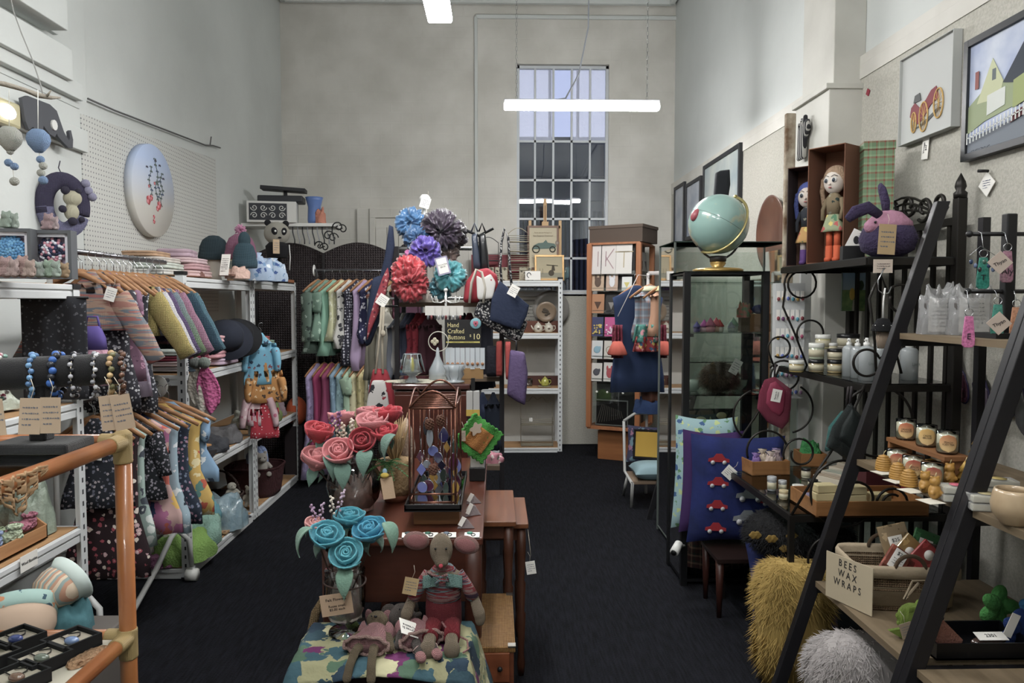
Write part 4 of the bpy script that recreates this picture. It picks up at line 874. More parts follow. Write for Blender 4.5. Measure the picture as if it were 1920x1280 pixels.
for k in range(14):obj('crochet_loop',MB().lathe([(.018,0),(.026,.006),(.018,.012)],14,at=(0,0,-.014*k)),M('#a8384c' if k<9 else '#7f9cb4',.9),t,solid=.004)
# purple knitted hood hanging in front
p=W(160,655,3.1);t=thing('knitted_dress','small lilac and pink fluffy knitted dress hanging under the speckled clothes','clothing',(p.x,3.16,1.50),.1)
obj('bodice',loft(MB(),[superring(.03,.02,20,-.02),superring(.05,.03,20,-.07),superring(.055,.03,20,-.12)]),M('#5c4c94',.95),t);obj('skirt',loft(MB(),[superring(.055,.03,24,-.12),superring(.085,.04,24,-.2,.01),superring(.10,.045,24,-.27,.014)]),M('#b98a9c',.95,bump=('noise',90,1)),t);obj('shoulder_loop',MB().tube([(-.03,0,-.03),(-.02,0,.02),(.02,0,.02),(.03,0,-.03)],.005,6),M('#5c4c94',.9),t)
# ---------------- the back clothes rail (rails run across)
t=thing('garment_rack','double chrome clothes rail standing across the back before the woven screen','clothes rack',(-1.2,6.45,0));zu,zl=W(660,507,6.45).z,W(660,662,6.45).z;xa,xb=W(590,507,6.45).x+1.2,.55
for z,nm in ((zu,'upper_rail'),(zl,'lower_rail')):obj(nm,MB().cyl((xa,0,z),(xb,0,z),.013),M('#77777c',.3,1),t)
for s in (xa,xb):obj('end_post',MB().tube([(s,.2,.02),(s,.05,.06),(s,.05,1.0),(s,.05,zu),(s,0,zu)],.012,8),M('#8d8d92',.35,.5),t);obj('rail_disc',MB().lathe([(.05,-.002),(.05,.002)],20,at=(0,0,0),T=TF(s-.004,0,zu,0,0,PI/2)),WHT,t)
up=[('green leaf-print long-sleeved blouse','#5c7064','print',['#a8bcae','#2e3c38'],.6,18),('sage printed shirt','#71907e','print',['#a9c4b0'],.5,20),('mint green plain top','#7fae96',None,None,.62,0),('cream and green top','#c4c49a','print',['#dcdcc4'],.5,20),('white top with black birds','#c4c2bc','print',['#3a3a3e'],.56,18),('black dress with white spots','#2b2a38','dots',['#b9b9c4'],.7,40),('lilac plain tunic','#a68fb0',None,None,.74,0),('navy dress with white leaves','#26284a','print',['#c9c9d4'],.52,26),('rust checked shirt','#8f5648','plaid',None,.58,0),('terracotta striped shirt','#9c6458','stripe',None,.55,0),('cream and khaki blouse','#8a8676','print',['#c6c2b4'],.45,22),('maroon print tunic','#5a2a3a','print',['#8a5a6a'],.5,20),('plum plain top','#4e2c40',None,None,.5,0)]
for i,(l,c,k,cols,h,sc) in enumerate(up):
    x=-1.2+xa+.03+i*(xb-xa-.06)/len(up);pt=None
    if k in ('print','dots'):pt=(k,cols,sc,.35)
    elif k=='plaid':pt=('plaid',('#c49078','#4e2f2a'),14)
    elif k=='stripe':pt=('stripe',('#c08a78',),16,'Z')
    m=M(c,.88,pat=pt)
    hanger(x,6.45,zu,PI/2-.5,'wooden hanger holding the '+l,'wooden hangers on the upper back rail',.38)
    garment('hanging_garment',l+' on the upper back rail','clothing',x,6.45,zu,PI/2-.4+random.uniform(-.15,.15),m,.34,h*1.05,'l' if i in (0,1) else 's' if i==8 else None,1.12,.04,.025,'clothes on the upper back rail',tagc=i in (2,3,4,5,6),sl=.42 if i==0 else .16,sang=.25,seed=i+50)
lo=[('lavender lace maxi dress with a long hem','#9a8cb4',.98),('magenta plain sleeveless dress','#93305c',.80),('dusty rose cowl dress','#8a3a5e',.7),('pale blue shirt','#7d9ab0',.62),('blue and green leaf shirt','#8aaab0',.6),('mint floral shirt','#a3c0a4',.6),('cream botanical shirt','#c9c29a',.6),('pale yellow shirt','#c9bb84',.58),('khaki floral shirt','#b0a888',.6),('ivory print shirt','#c9c4b4',.58),('blue-grey patterned shirt','#7c8c9c',.62),('grey-green shirt','#9aa692',.6),('taupe shirt','#8d8478',.6),('dark green shirt','#4f6a5a',.6)]
for i,(l,c,h) in enumerate(lo):
    x=-1.2+xa+.02+i*(xb-xa-.05)/len(lo);m=M(c,.88,pat=None if i in (1,2,12) else ('print',[tuple(min(1,v*1.35) for v in hx(c)[:3]),tuple(v*.6 for v in hx(c)[:3])],20+i,.33))
    hanger(x,6.40,zl,PI/2-.35,'wooden hanger holding the '+l,'wooden hangers on the lower back rail',.36)
    garment('hanging_garment',l+' on the lower back rail','clothing',x,6.40,zl,PI/2-.35+random.uniform(-.1,.1),m,.32,h,'s' if i in (5,9) else None,1.3 if i<3 else 1.1,.05,.02,'clothes on the lower back rail',tagc=False,sl=.14,sang=.2,seed=i+70)
tag(obj('orange_cushion',MB().ball((0,0,.12),(.09,.12,.13),0,18),M('#c4521c',.85),loc=(W(556,760,6.6).x,6.6,W(556,795,6.6).z)),'bright orange cushion showing behind the far shelving unit','cushion')
t=thing('plant_stand','dark stand under the orange cushion','stand',(W(556,760,6.6).x,6.6,0));obj('stand_body',MB().box((0,0,W(556,795,6.6).z/2),(.16,.22,W(556,795,6.6).z)),M('#2a2226',.8),t)
# ================= CENTRE =================
RW=M('#4c2214',.35,pat=('wood','#5e2c1a',3,'Y'),coat=.2);RWX=M('#3f1d12',.4,pat=('wood','#4f2617',3,'X'),coat=.1)
t=thing('wooden_table','reddish-brown wooden table in the middle of the shop','table',(-.325,3.12,0));w,d,zt=.56,1.30,.78
obj('tabletop',MB().box((0,0,zt-.014),(w,d,.028)),RW,t,bevel=.006)
b=MB();b.box((0,-d/2+.03,zt-.13),(w-.06,.02,.20));obj('front_apron',b,RWX,t,bevel=.003)
for s in (-1,1):obj('side_apron',MB().box((s*(w/2-.035),0,zt-.13),(.02,d-.1,.05)),RW,t,loc=(0,0,.075))
for sx in (-1,1):
    for sy in (-1,1):obj('leg',MB().lathe([(.03,0),(.022,.03),(.03,.12),(.02,.16),(.028,.3),(.03,.55),(.03,zt-.03)],12,at=(sx*(w/2-.035),sy*(d/2-.035),0)),RWX,t)
OW=M('#7c4824',.4,pat=('wood','#683a1c',4,'Y'),coat=.2)
for (x,y,z,w,d,l) in ((-.10,3.17,.70,.36,.5,'larger orange-brown nesting table tucked beside the wooden table'),(.02,3.23,.66,.23,.42,'smaller orange-brown nesting table showing at the aisle side')):
    t=thing('nesting_table',l,'table',(x,y,0),0,None);obj('tabletop',MB().box((0,0,z-.011),(w,d,.022)),OW,t,bevel=.004)
    obj('apron',MB().box((0,0,z-.05),(w-.05,d-.05,.055)),M('#4a2614',.45),t)
    for sx in (-1,1):
        for sy in (-1,1):obj('leg',MB().lathe([(.012,0),(.018,.05),(.013,.1),(.02,z*.4),(.014,z*.42),(.02,z*.6),(.014,z*.62),(.02,z*.8),(.02,z-.03)],10,at=(sx*(w/2-.03),sy*(d/2-.03),0)),M('#4a2614',.45),t)
t=thing('tag_card','white price tag dangling from the smaller nesting table','tag',(.145,3.03,.47));price_tag(t,0,0,0,ry=-.15,w=.04,h=.055)
obj('tag_string',MB().tube([(0,0,.05),(-.005,.005,.10),(-.012,.01,.16)],.0012,5),STRING,t)
CN=M('#a87a3c',.6,bump=('weavexy',55,1),pat=('noise','#94662e',60))
t=thing('cane_chest','wooden sewing chest with a woven cane lid at the foot of the table','chest',(-.018,2.655,0));w,d,h=.165,.46,.42
obj('carcass',MB().box((0,0,h/2-.01),(w-.01,d-.01,h-.02)),M('#5c2e18',.4,pat=('wood','#6f3b20',4,'X')),t,bevel=.003);obj('cane_lid',MB().box((0,0,h-.01),(w,d,.022)),CN,t,bevel=.004)
for k in range(3):q=obj('drawer',MB().box((0,-d/2,h-.07-k*.12),(w-.04,.012,.10)),M('#6b3419',.4,pat=('wood','#82441f',4,'X')),t,bevel=.002);obj('knob',MB().ball((.03,-d/2-.014,h-.07-k*.12),.009),BLK,q)
for (x,y) in ((w/2-.012,-d/2+.012),(w/2-.012,d/2-.012)):obj('corner_guard',MB().box((x,y,h),(.026,.026,.006)),M('#a8a49c',.3,1),t)
# dark wicker armchair half hidden under the table
t=thing('wicker_chair','old cane chair standing under the table behind the stool','chair',(-.41,2.68,0));m=M('#94784e',.7,bump=('knit',60,.8))
obj('arm_left' if 0 else 'arm',MB().tube([(-.215,-.16,.30),(-.235,-.17,.42),(-.22,-.15,.50),(-.2,-.12,.53)],.016,10),m,t);obj('arm',MB().tube([(.04,.06,.58),(.09,.0,.52),(.13,-.08,.42)],.015,10),m,t)
obj('seat',MB().lathe([(.001,.33),(.18,.33),(.19,.36),(.17,.38),(.001,.38)],24,sy=.6),M('#2a1c18',.7),t)
for (x,y) in ((-.12,-.06),(.12,-.06),(-.12,.06),(.12,.06)):obj('leg',MB().cyl((x,y,0),(x*.95,y,.34),.014),M('#2a1c18',.7),t)
# stool with quilt
t=thing('carved_stool','dark carved wooden stool with a scalloped edge in the foreground','stool',(-.345,2.27,0));DW=M('#24120f',.3,coat=.4)
def sc_(u):return .014*abs(sin(u*PI*6))
b=MB();n=36;b.prism([(-.25,.505),(-.25,.44)]+[(-.25+.5*k/n,.44-sc_(k/n)) for k in range(n+1)]+[(.25,.44),(.25,.505)],.03,y=-.12);obj('scalloped_rail',b,DW,t,bevel=.003)
obj('seat',MB().box((0,0,.495),(.52,.27,.03)),DW,t,bevel=.01)
for sx in (-1,1):
    for sy in (-1,1):obj('leg',MB().tube([(sx*.22,sy*.1,.48),(sx*.24,sy*.12,.3),(sx*.21,sy*.10,.12),(sx*.25,sy*.13,0)],[.022,.02,.014,.018],10),DW,t)
QM=M('#c9c29a',.9,pat=('quilt',['#34505c','#5c7480','#8fa3a0','#9aa06a','#7a2e66'],7.0),bump=('noise',30,.5))
QM=M('#96946c',.9,pat=('print',['#2c4854','#6c2860','#365a66','#bdb88e','#4c6a54','#243a4c'],15,.60),bump=('noise',40,.5))
def quilt(u,v):
    x=(u-.5)*.92;y=.14-v*.34;z=.514+.002*sin(u*40)*sin(v*30)
    ax=abs(x)-.265
    if ax>0:z-=ax*.93+.01*sin(v*9);x=math.copysign(.265+ax*.30+.01*sin(v*8),x)
    yy=-.135-y
    if yy>0:z-=yy*.8*(.4+1.1*abs(u-.5)*2);y=-.135-yy*.55
    return (x,y,z)
q=obj('patchwork_quilt',MB().grid(quilt,60,26),QM,loc=(-.345,2.27,0),solid=.008);tag(q,'patchwork quilt in teal, purple and cream draped over the stool','quilt')
ZS=.521
# ---- vase of teal roses
CLEAR=glass('#f6faf9',.06,.02)
def vase(label,x,y,z,prof,fill=None,fillc='#b9aea8'):
    t=thing('glass_vase',label,'vase',(x,y,z));obj('vase_glass',MB().lathe(prof,36),CLEAR,t)
    if fill:obj('cellophane',clothes(MB(),fill[0],fill[0],fill[1],4,T=TF(0,0,fill[2])),M(fillc,.15,alpha=.7,bump=('noise',60,1),coat=1),t)
    return t
p=W(648,1180,2.33);VX,VY=p.x,2.33
v=vase('tall clear glass vase with a brown handwritten card, holding teal felt roses',VX,VY,ZS,[(.055,0),(.052,.008),(.018,.014),(.018,.022),(.045,.045),(.062,.08),(.066,.13),(.063,.19),(.064,.205)],(.10,.11,.05))
obj('rope_tie',MB().tube([(.066*cos(a),.066*sin(a),.165+.004*sin(a*2)) for a in [i*PI/12 for i in range(24)]],.0028,6,closed=True),M('#4a3a34',.9),v)
c=obj('price_card',MB().box((0,0,0),(.098,.002,.068)),M('#b89a7c',.8),v,loc=(-.012,-.071,.12),rot=(0,-.13,.05));txt(c,'Felt Flowers',.013,FR(0,-.0015,.016),INK);txt(c,'Roses small\n$5.00 each',.011,FR(0,-.0015,-.010),INK)
FT=lambda c:M(c,.95,bump=('noise',160,.35),sheen=.15)
LEAF=FT('#5d7d70');LEAF2=FT('#688d7a')
def leaf_fn(L,Wd,droop,curl=.3):
    def f(u,v):
        w=Wd*sin(min(1,v*1.06)*PI)**.75*(1-.25*v);x=(u-.5)*2*w;return (x,-v*L*cos(droop*v),-v*L*sin(droop*v)+abs(u-.5)*2*w*curl)
    return f
def frose(label,x,y,z,R,c,rx,rz,stem_to=None,group='felt roses in the vases',seed=0,leaves=2,cc=None,lm=None,h=1.25):
    t=thing('felt_rose',label,'flower',(x,y,z),0,group);m=Matrix.Rotation(rz,4,'Z')@Matrix.Rotation(rx,4,'X')
    b=MB().rose(R,R*h,3,T=m@Matrix.Translation((0,0,-R*h*.45)),seed=seed);obj('petals',b,FT(c),t,solid=.0035)
    b=MB();b.ball(tuple(m@Vector((0,0,-R*h*.28))),R*.55,0,12);obj('flower_base',b,FT(c),t)
    for k in range(leaves):
        a=rz+1.2+k*2.3+seed;T=m@Matrix.Translation((0,0,-R*h*.4))@Matrix.Rotation(a,4,'Z')
        obj('leaf',MB().grid(leaf_fn(R*1.5,R*.48,1.0+.2*k),6,10,T=T),lm or LEAF,t,solid=.003)
    if stem_to is not None:
        s0=m@Vector((0,0,-R*h*.45));s1=Vector(stem_to)-Vector((x,y,z));obj('stem',MB().tube([s0,s0+(s1-s0)*.3+Vector((0,0,-.01)),s1],.0028,6),M('#3b2a22',.8),t)
    return t
for i,(px_,py_,dy,R,c,rx,l) in enumerate(((612,1006,-.03,.046,'#3f98aa',.5,'turquoise felt rose at the left of the lower vase'),(694,996,.0,.046,'#3391b0',.45,'blue-turquoise felt rose at the right of the lower vase'),(650,1040,-.06,.045,'#4aa0ae',.75,'pale teal felt rose lowest and nearest in the lower vase'),(655,972,.05,.044,'#2f8a9c',.1,'deep teal felt rose at the back of the lower vase'),(592,985,.02,.030,'#c98a86',.3,'small dusty pink felt rosebud at the left of the lower vase'))):
    p=W(px_,py_,VY+dy);frose(l,p.x,VY+dy,p.z,R,c,rx,(.4,-.4,0,0,.9)[i],(VX+random.uniform(-.02,.02),VY,ZS+.05),seed=i*1.7+1,leaves=3 if i<4 else 1)
for (px_,py_,h,l) in ((650,1115,.0,'sage felt leaf drooping over the front of the lower vase'),(585,1040,0,'sage felt leaf curling off the left side of the lower vase'),(718,1030,0,'sage felt leaf hanging at the right of the lower vase')):
    p=W(px_,py_-50,VY-.07);tag(obj('felt_leaf',MB().grid(leaf_fn(.095,.03,1.15),8,12),LEAF2,loc=p,rot=(0,0,{650:0,585:-1.1,718:.9}[px_]),solid=.003),l,'leaf')
def sprig(label,x,y,z,L,c,tilt,rz=0,sz=.007,to=None):
    t=thing('felt_sprig',label,'flower',(x,y,z),rz,'bobbled sprigs in the vases',ry=tilt);b=MB();rd=random.Random(int(x*1000))
    for k in range(int(L/.006)):
        a=k*2.4;r=sz*1.0*(1-.4*k*.006/L);b.ball((r*cos(a),r*sin(a),-L/2+k*.006),sz*.72,0,6)
    obj('bobbles',b,M(c,.95),t,remesh=.0025)
    obj('stem',MB().cyl((0,0,-L/2-.10),(0,0,0),.002,n=6),M('#3b2a22',.8),t)
for (px_,py_,L,c,ti,l) in ((588,960,.07,'#a98aa8',-.3,'mauve bobbled sprig behind the pink bud'),(603,955,.055,'#b49ab4',.15,'lilac bobbled sprig left of the teal roses'),(622,945,.06,'#c6bcae',0,'cream bobbled sprig above the teal roses'),(640,935,.075,'#b8a0b4',.3,'pale lilac bobbled sprig above the teal roses')):
    p=W(px_,py_,VY+.03);sprig(l,p.x,VY+.03,p.z,L,c,ti)
# ---- round bowl with pink and red roses, on the table
ZT=.781;BX,BY=W(664,900,2.80).x,2.80
vase('round clear glass bowl vase holding pink and red felt roses',BX,BY,ZT,[(.05,0),(.06,.006),(.092,.05),(.105,.10),(.098,.145),(.075,.185),(.07,.20)],(.14,.12,.01),'#b08a80')
for i,(px_,py_,dy,R,c,rx,rz,l) in enumerate(((598,812,-.03,.046,'#b8323e',.25,.7,'crimson felt rose at the far left of the bowl vase'),(594,862,-.08,.050,'#cc7a7c',.35,.9,'pink felt rose lowest at the left of the bowl vase'),(636,850,-.1,.048,'#d07a7e',.65,0,'open pink felt rose at the front of the bowl vase'),(680,830,-.08,.044,'#a02a36',.85,0,'dark red felt rose facing the camera in the bowl vase'),
        (700,795,0,.052,'#c97c80',.2,-.4,'large pink felt rose in the middle of the bowl vase'),(722,815,-.05,.043,'#b52c3a',.3,-.3,'red felt rosebud right of the large pink rose'),(727,779,.06,.048,'#b82f3d',.05,-.6,'bright red felt rose at the top right of the bowl vase'),(640,786,.08,.044,'#c4787c',-.2,.2,'pink felt rose with two open petals at the back of the bowl vase'),(692,775,.1,.042,'#bf7478',0,0,'dusky pink felt rose at the back right of the bowl vase'))):
    p=W(px_,py_,BY+dy);frose(l,p.x,BY+dy,p.z,R,c,rx,rz,(BX+random.uniform(-.03,.03),BY,ZT+.03),seed=i*1.3+2,leaves=2,h=1.55)
for (px_,py_,L,c,ti,l) in ((632,805,.09,'#cbb8a4',-.35,'cream bobbled sprig leaning left in the bowl vase'),(645,812,.1,'#cdbba8',-.15,'cream bobbled sprig beside the leaning one'),(660,805,.09,'#cfc0b0',.0,'upright cream bobbled sprig in the bowl vase'),(625,792,.07,'#7d4f7c',-.2,'purple bobbled sprig in the bowl vase'),(635,785,.07,'#8a5c88',.1,'plum bobbled sprig in the bowl vase')):
    p=W(px_,py_,BY);sprig(l,p.x,BY,p.z,L,c,ti,sz=.0085)
for (px_,py_,a,l) in ((640,905,.3,'large sage felt leaf under the pink roses'),(690,880,-.2,'large sage felt leaf under the dark red rose'),(610,890,.8,'sage felt leaf at the left of the bowl vase'),(742,850,-.9,'curling sage felt leaf at the right of the bowl vase')):
    p=W(px_,py_-35,BY-.11);tag(obj('felt_leaf',MB().grid(leaf_fn(.10,.035,1.1),8,12),LEAF,loc=p,rot=(0,0,a),solid=.003),l,'leaf')
def fern(label,P,n=9,L=.1,seed=1,c='#3c7a3c'):
    t=thing('fern_sprig',label,'plant',P);rd=random.Random(seed)
    for k in range(n):
        a=-1.2+k*2.6/n+rd.uniform(-.1,.1);e=rd.uniform(-.3,.7);d=Vector((sin(a)*cos(e),-cos(a)*cos(e)*.5,sin(e)*.8));b=MB();pts=[d*L*i/8+Vector((0,0,-.03*(i/8)**2)) for i in range(9)];b.tube(pts,.0012,4)
        sd=d.cross(Vector((0,0,1))).normalized()
        for i in range(1,9):
            for s in (-1,1):
                l_=L*.22*(1-i/11);q=pts[i];e1=q+sd*s*l_+d*l_*.5;b.add([q,q+d*.005,e1,e1-d*.002],[(0,1,2,3)])
        obj('frond',b,M(c,.6),t,solid=.0008)
fern('bright green fern sprig between the roses and the copper lantern',W(728,868,2.75),11,.10)
fern('dark green foliage below the red rosebud',W(712,862,2.8),8,.08,5,'#24482c')
t=thing('twig_bundle','dark twigs with yellow beads fanned out in the bowl vase','twigs',(BX,BY,ZT+.02))
for k in range(9):
    a=k*.7;obj('twig',MB().tube([(0,0,0),(.03*cos(a),.03*sin(a),.08),(.055*cos(a),.055*sin(a),.15)],.0018,5),M('#2b1d18',.8),t)
# felt bee card, raffia pot, pampas
p=W(745,930,2.92);t=thing('raffia_pot','straw-coloured raffia pot with dried grasses behind the copper lantern','pot',(p.x-.01,2.95,ZT))
obj('pot',MB().lathe([(.04,0),(.052,.02),(.056,.05)],20),M('#8a4f34',.8),t,solid=.005);obj('raffia_wrap',MB().lathe([(.057,.03),(.064,.06),(.066,.10),(.058,.15),(.062,.17)],24,fn=lambda a,z:1+.03*sin(a*17+z*90)),M('#a5865a',.95,bump=('noise',80,1)),t)
b=MB();rd=random.Random(9)
for k in range(60):a,e=rd.uniform(0,6.3),rd.uniform(.02,.07);b.tube([(0,0,.14),(e*.5*cos(a),e*.5*sin(a),.2+rd.uniform(0,.06)),(e*cos(a),e*sin(a),.25+rd.uniform(0,.12))],[.003,.004,.001],4)
obj('dried_grass',b,M('#b09468',.95),t)
t=thing('pampas_plume','pale fluffy pampas plume behind the red roses','plant',W(762,850,3.05));obj('plume',MB().lathe([(.002,-.12),(.02,-.06),(.035,.02),(.028,.09),(.004,.15)],16,fn=lambda a,z:1+.15*sin(a*9+z*200)),M('#b9a290',.95,bump=('noise',120,1)),t);obj('stalk',MB().cyl((0,0,-.35),(0,0,-.1),.003),M('#7a6a4a',.9),t)
p=W(722,890,2.7);t=thing('bee_card','small yellow and blue felt bee on a kraft card by the bowl vase','card',p);obj('card',MB().box((.01,0,-.05),(.045,.002,.08),ry=-.15),KRAFT,t)
obj('bee_body',MB().ball((0,-.008,0),(.016,.01,.010),0,12),M('#d0b43a',.9),t);obj('bee_wing',MB().ball((.0,-.006,.014),(.009,.003,.012),0,8),M('#8fb4cc',.9),t)
# ---- copper lantern on a black tray over a wooden riser
tag(obj('wooden_riser',MB().box((0,0,.0325),(.165,.40,.065)),M('#835428',.5,pat=('wood','#704620',4,'X')),loc=(-.215,2.82,ZT),bevel=.002),'plain wooden block under the black tray','riser')
t=thing('display_tray','black rectangular tray carrying the copper lantern','tray',(-.222,2.81,ZT+.066));b=MB();b.box((0,0,.006),(.20,.52,.012))
for s in (-1,1):b.box((s*.097,0,.015),(.006,.52,.022));b.box((0,s*.257,.015),(.2,.006,.022))
obj('tray_body',b,M('#19181a',.35),t,bevel=.001);obj('mirror_base',MB().box((0,0,.0135),(.185,.50,.002)),M('#9a9ca0',.03,1),t)
ZL=ZT+.066+.015;COP=M('#6f4636',.32,.9);t=thing('copper_lantern','copper wire house-shaped display frame with arched handles on the black tray','display stand',(-.228,2.81,ZL));x,y,h=.082,.19,.34
for sx in (-1,1):
    for sy in (-1,1):
        obj('post',MB().cyl((sx*x,sy*y,0),(sx*x,sy*y,h),.0042,n=8),COP,t);obj('inner_post',MB().cyl((sx*(x-.014),sy*y,0),(sx*(x-.014),sy*y,h),.003,n=8),COP,t)
for sy in (-1,1):
    for z in (.0,.03,h):obj('cross_bar',MB().cyl((-x,sy*y,z),(x,sy*y,z),.0038,n=8),COP,t)
    obj('arched_handle',MB().tube([(-x+2*x*i/12,sy*y-.0,h+.062*sin(PI*i/12)) for i in range(13)],.0042,8),COP,t)
for sx in (-1,1):
    for z in (0,h):obj('side_bar',MB().cyl((sx*x,-y,z),(sx*x,y,z),.0038,n=8),COP,t)
    obj('side_arch',MB().tube([(sx*x,-y+2*y*i/12,h+.05*sin(PI*i/12)) for i in range(13)],.0042,8),COP,t)
for k in range(8):yy=-y+2*y*(k+.5)/8;obj('roof_rod',MB().cyl((-x,yy,h),(x,yy,h),.003,n=8),COP,t)
for k in range(10):obj('back_rod',MB().cyl((-x+2*x*k/9,y,0),(-x+2*x*k/9,y,h),.0024,n=6),COP,t)
rd=random.Random(11);cols=[('#1c1a2c','black'),('#33305c','indigo'),('#6f78b8','periwinkle'),('#b48a34','amber'),('#3a4a44','smoky green'),('#5a2a44','plum'),('#8a929c','grey')]
shapes=['leaf','drop','disc','diamond']
k=0
for (px_,py_) in ((800,800),(832,815),(812,845),(838,838),(858,840),(850,865),(800,870),(828,872),(845,885),(866,872),(812,895),(795,905),(838,905),(862,900),(852,925),(805,930),(826,938),(868,925),(846,945),(788,855),(806,820),(845,828),(822,858),(790,880),(858,882),(832,890),(803,910),(822,918),(845,912),(866,905),(792,930),(815,945),(836,930),(860,940)):
    c,cn=cols[k%7];sh=shapes[k%4];yy=2.70+.25*rd.random();P=W(px_,py_,yy);P.x=max(-.30,min(-.155,P.x));P.z=max(P.z,ZL+.022)
    t=thing('glass_ornament','%s stained-glass %s ornament with silver leading hanging in the copper lantern%s'%(cn,sh,('',', higher up',', lower down',', at the left',', behind the others')[k//7]),'ornament',P,rd.uniform(-.7,.7),'stained-glass ornaments in the copper lantern')
    R=rd.uniform(.014,.022);n=18
    if sh=='disc':o_=[(R*cos(2*PI*i/n),R*sin(2*PI*i/n)) for i in range(n)]
    elif sh=='drop':o_=[(R*sin(a)*(1-.5*max(0,cos(a))),R*1.5*cos(a)) for a in [2*PI*i/n for i in range(n)]]
    elif sh=='leaf':o_=[(R*.6*sin(a)*abs(sin(a))**.5,R*1.7*cos(a)) for a in [2*PI*i/n for i in range(n)]]
    else:o_=[(0,-R*1.4),(R,0),(0,R*1.4),(-R,0)]
    obj('glass_piece',MB().prism(o_,.003),M(c,.08,coat=1),t);obj('leading',MB().tube([(a,0,b_) for a,b_ in o_],.0016,5,closed=True),M('#9c9ea4',.25,1),t)
    obj('hanging_wire',MB().tube([(0,0,R*1.5),(0,0,min(.12,ZL+h-P.z if ZL+h>P.z+R*1.5+.02 else .03))],.0008,4),CHROME,t);k+=1
for (px_,py_,l) in ((805,795,'upper left pine cone in the copper lantern'),(826,788,'upper right pine cone in the copper lantern'),(812,880,'pine cone hanging low in the copper lantern')):
    P=W(px_,py_,2.72);b=MB()
    for i in range(46):a=i*2.4;z=(i/46-.5)*.04;r=.015*math.sqrt(max(.05,1-(z/.023)**2));b.ball((r*cos(a),r*sin(a),z),(.0055,.0055,.003),0,5,rz=a)
    b.ball((0,0,0),(.011,.011,.02));tag(obj('pine_cone',b,M('#5f3a28',.8),loc=P,remesh=.002),l,'pine cone','pine cones in the copper lantern')
# ---- small goods on the table front
for i,(px_,c) in enumerate(((768,'#4a5a5c'),(806,'#3c6a58'),(841,'#6a7684'),(885,'#3a8a74'))):
    P=WZ(px_,1003,ZT+.001);t=thing('hair_tie_card',('dark teal','green','blue-grey','turquoise')[i]+' button hair tie on a white card along the table front','card',P,0,'hair tie cards on the table')
    obj('card',MB().box((0,0,.001),(.052,.052,.002)),PAPER,t,rot=(0,0,(.1,-.05,.05,0)[i]));obj('button',MB().lathe([(.010,.002),(.010,.006),(.006,.008),(.001,.008)],14,at=(-.008,.012,0)),M(c,.3),t)
    obj('elastic_loop',MB().tube([(.004+.007*cos(a),-.006+.014*sin(a),.004) for a in [i_*.7 for i_ in range(9)]],.0014,5,closed=True),M('#202226',.8),t)
def pyramid(x,y,z,s,rz,l,c='#7b6f70'):
    t=thing('felt_sachet',l,'sachet',(x,y,z),rz,'grey pyramid sachets');b=MB();b.add([(-s,-s*.5,0),(s,-s*.5,0),(0,s*.6,0),(0,-.1*s,s*1.1)],[(0,2,1),(0,1,3),(1,2,3),(2,0,3)],0,False)
    obj('pyramid',b,M(c,.95,bump=('noise',120,.5)),t,bevel=.002);obj('label',MB().box((-s*.4,-s*.5,s*.75),(.016,.002,.034),ry=.5),PAPER,t)
for (px_,py_,l,rz) in ((880,988,'nearest grey felt pyramid sachet at the table corner',0),(888,965,'second grey felt pyramid sachet from the front',.5),(896,962,'third grey felt pyramid sachet beside the table edge',-.3),(893,942,'farthest grey felt pyramid sachet',.2)):
    P=WZ(px_-6,py_,ZT);pyramid(P.x,P.y,ZT,.034,rz,l)
# crocheted scrubbie and racks behind the lantern
P=W(897,822,3.25);t=thing('crochet_dishcloth','fluffy green crochet square with an orange middle, with hanging tags','dishcloth',P,.2,ry=.65)
def sq(s,dpt,seed):return clothes(MB(),s,s,dpt,seed)
b=MB().grid(lambda u,v:((u-.5)*.165+.004*sin(v*40),.008*sin(u*9),(v-.5)*.165+.004*sin(u*44)),24,24);obj('green_border',b,M('#3d9a34',.95,bump=('noise',220,1)),t,solid=.012)
obj('orange_middle',MB().grid(lambda u,v:((u-.5)*.10,-.008+.006*sin(u*9),(v-.5)*.10),12,12),M('#b5752c',.95,bump=('noise',220,1)),t,solid=.010)
obj('flower_tag',MB().prism([(.022*(1+.22*cos(a*5))*cos(a),.028*(1+.22*cos(a*5))*sin(a)) for a in [i*PI/20 for i in range(40)]],.002,y=-.022,T=TF(-.04,0,.03)),M('#b3a08c',.8),t);price_tag(t,-.07,-.02,-.03,ry=-.65,w=.026,h=.046,mat=M('#b3a08c',.8))
t=thing('card_rack','low black rack of white cards behind the green dishcloth','display rack',(-.085,3.42,ZT));obj('rack_base',MB().box((0,0,.03),(.07,.32,.06)),BLK,t,bevel=.003)
for k in range(6):obj('card',MB().box((0,-.13+k*.05,.105),(.06,.004,.10),rx=-.2),M(['#b9b4b0','#8f8a90','#c6beb8'][k%3],.7),t)
heap('floral_purse','pink floral fabric purse at the far end of the table','purse',W(930,850,3.72).x-.03,3.66,ZT,.13,.09,.05,M('#a86a78',.9,pat=('print',['#c9b9b4','#5c6a5c'],40,.35)),2)
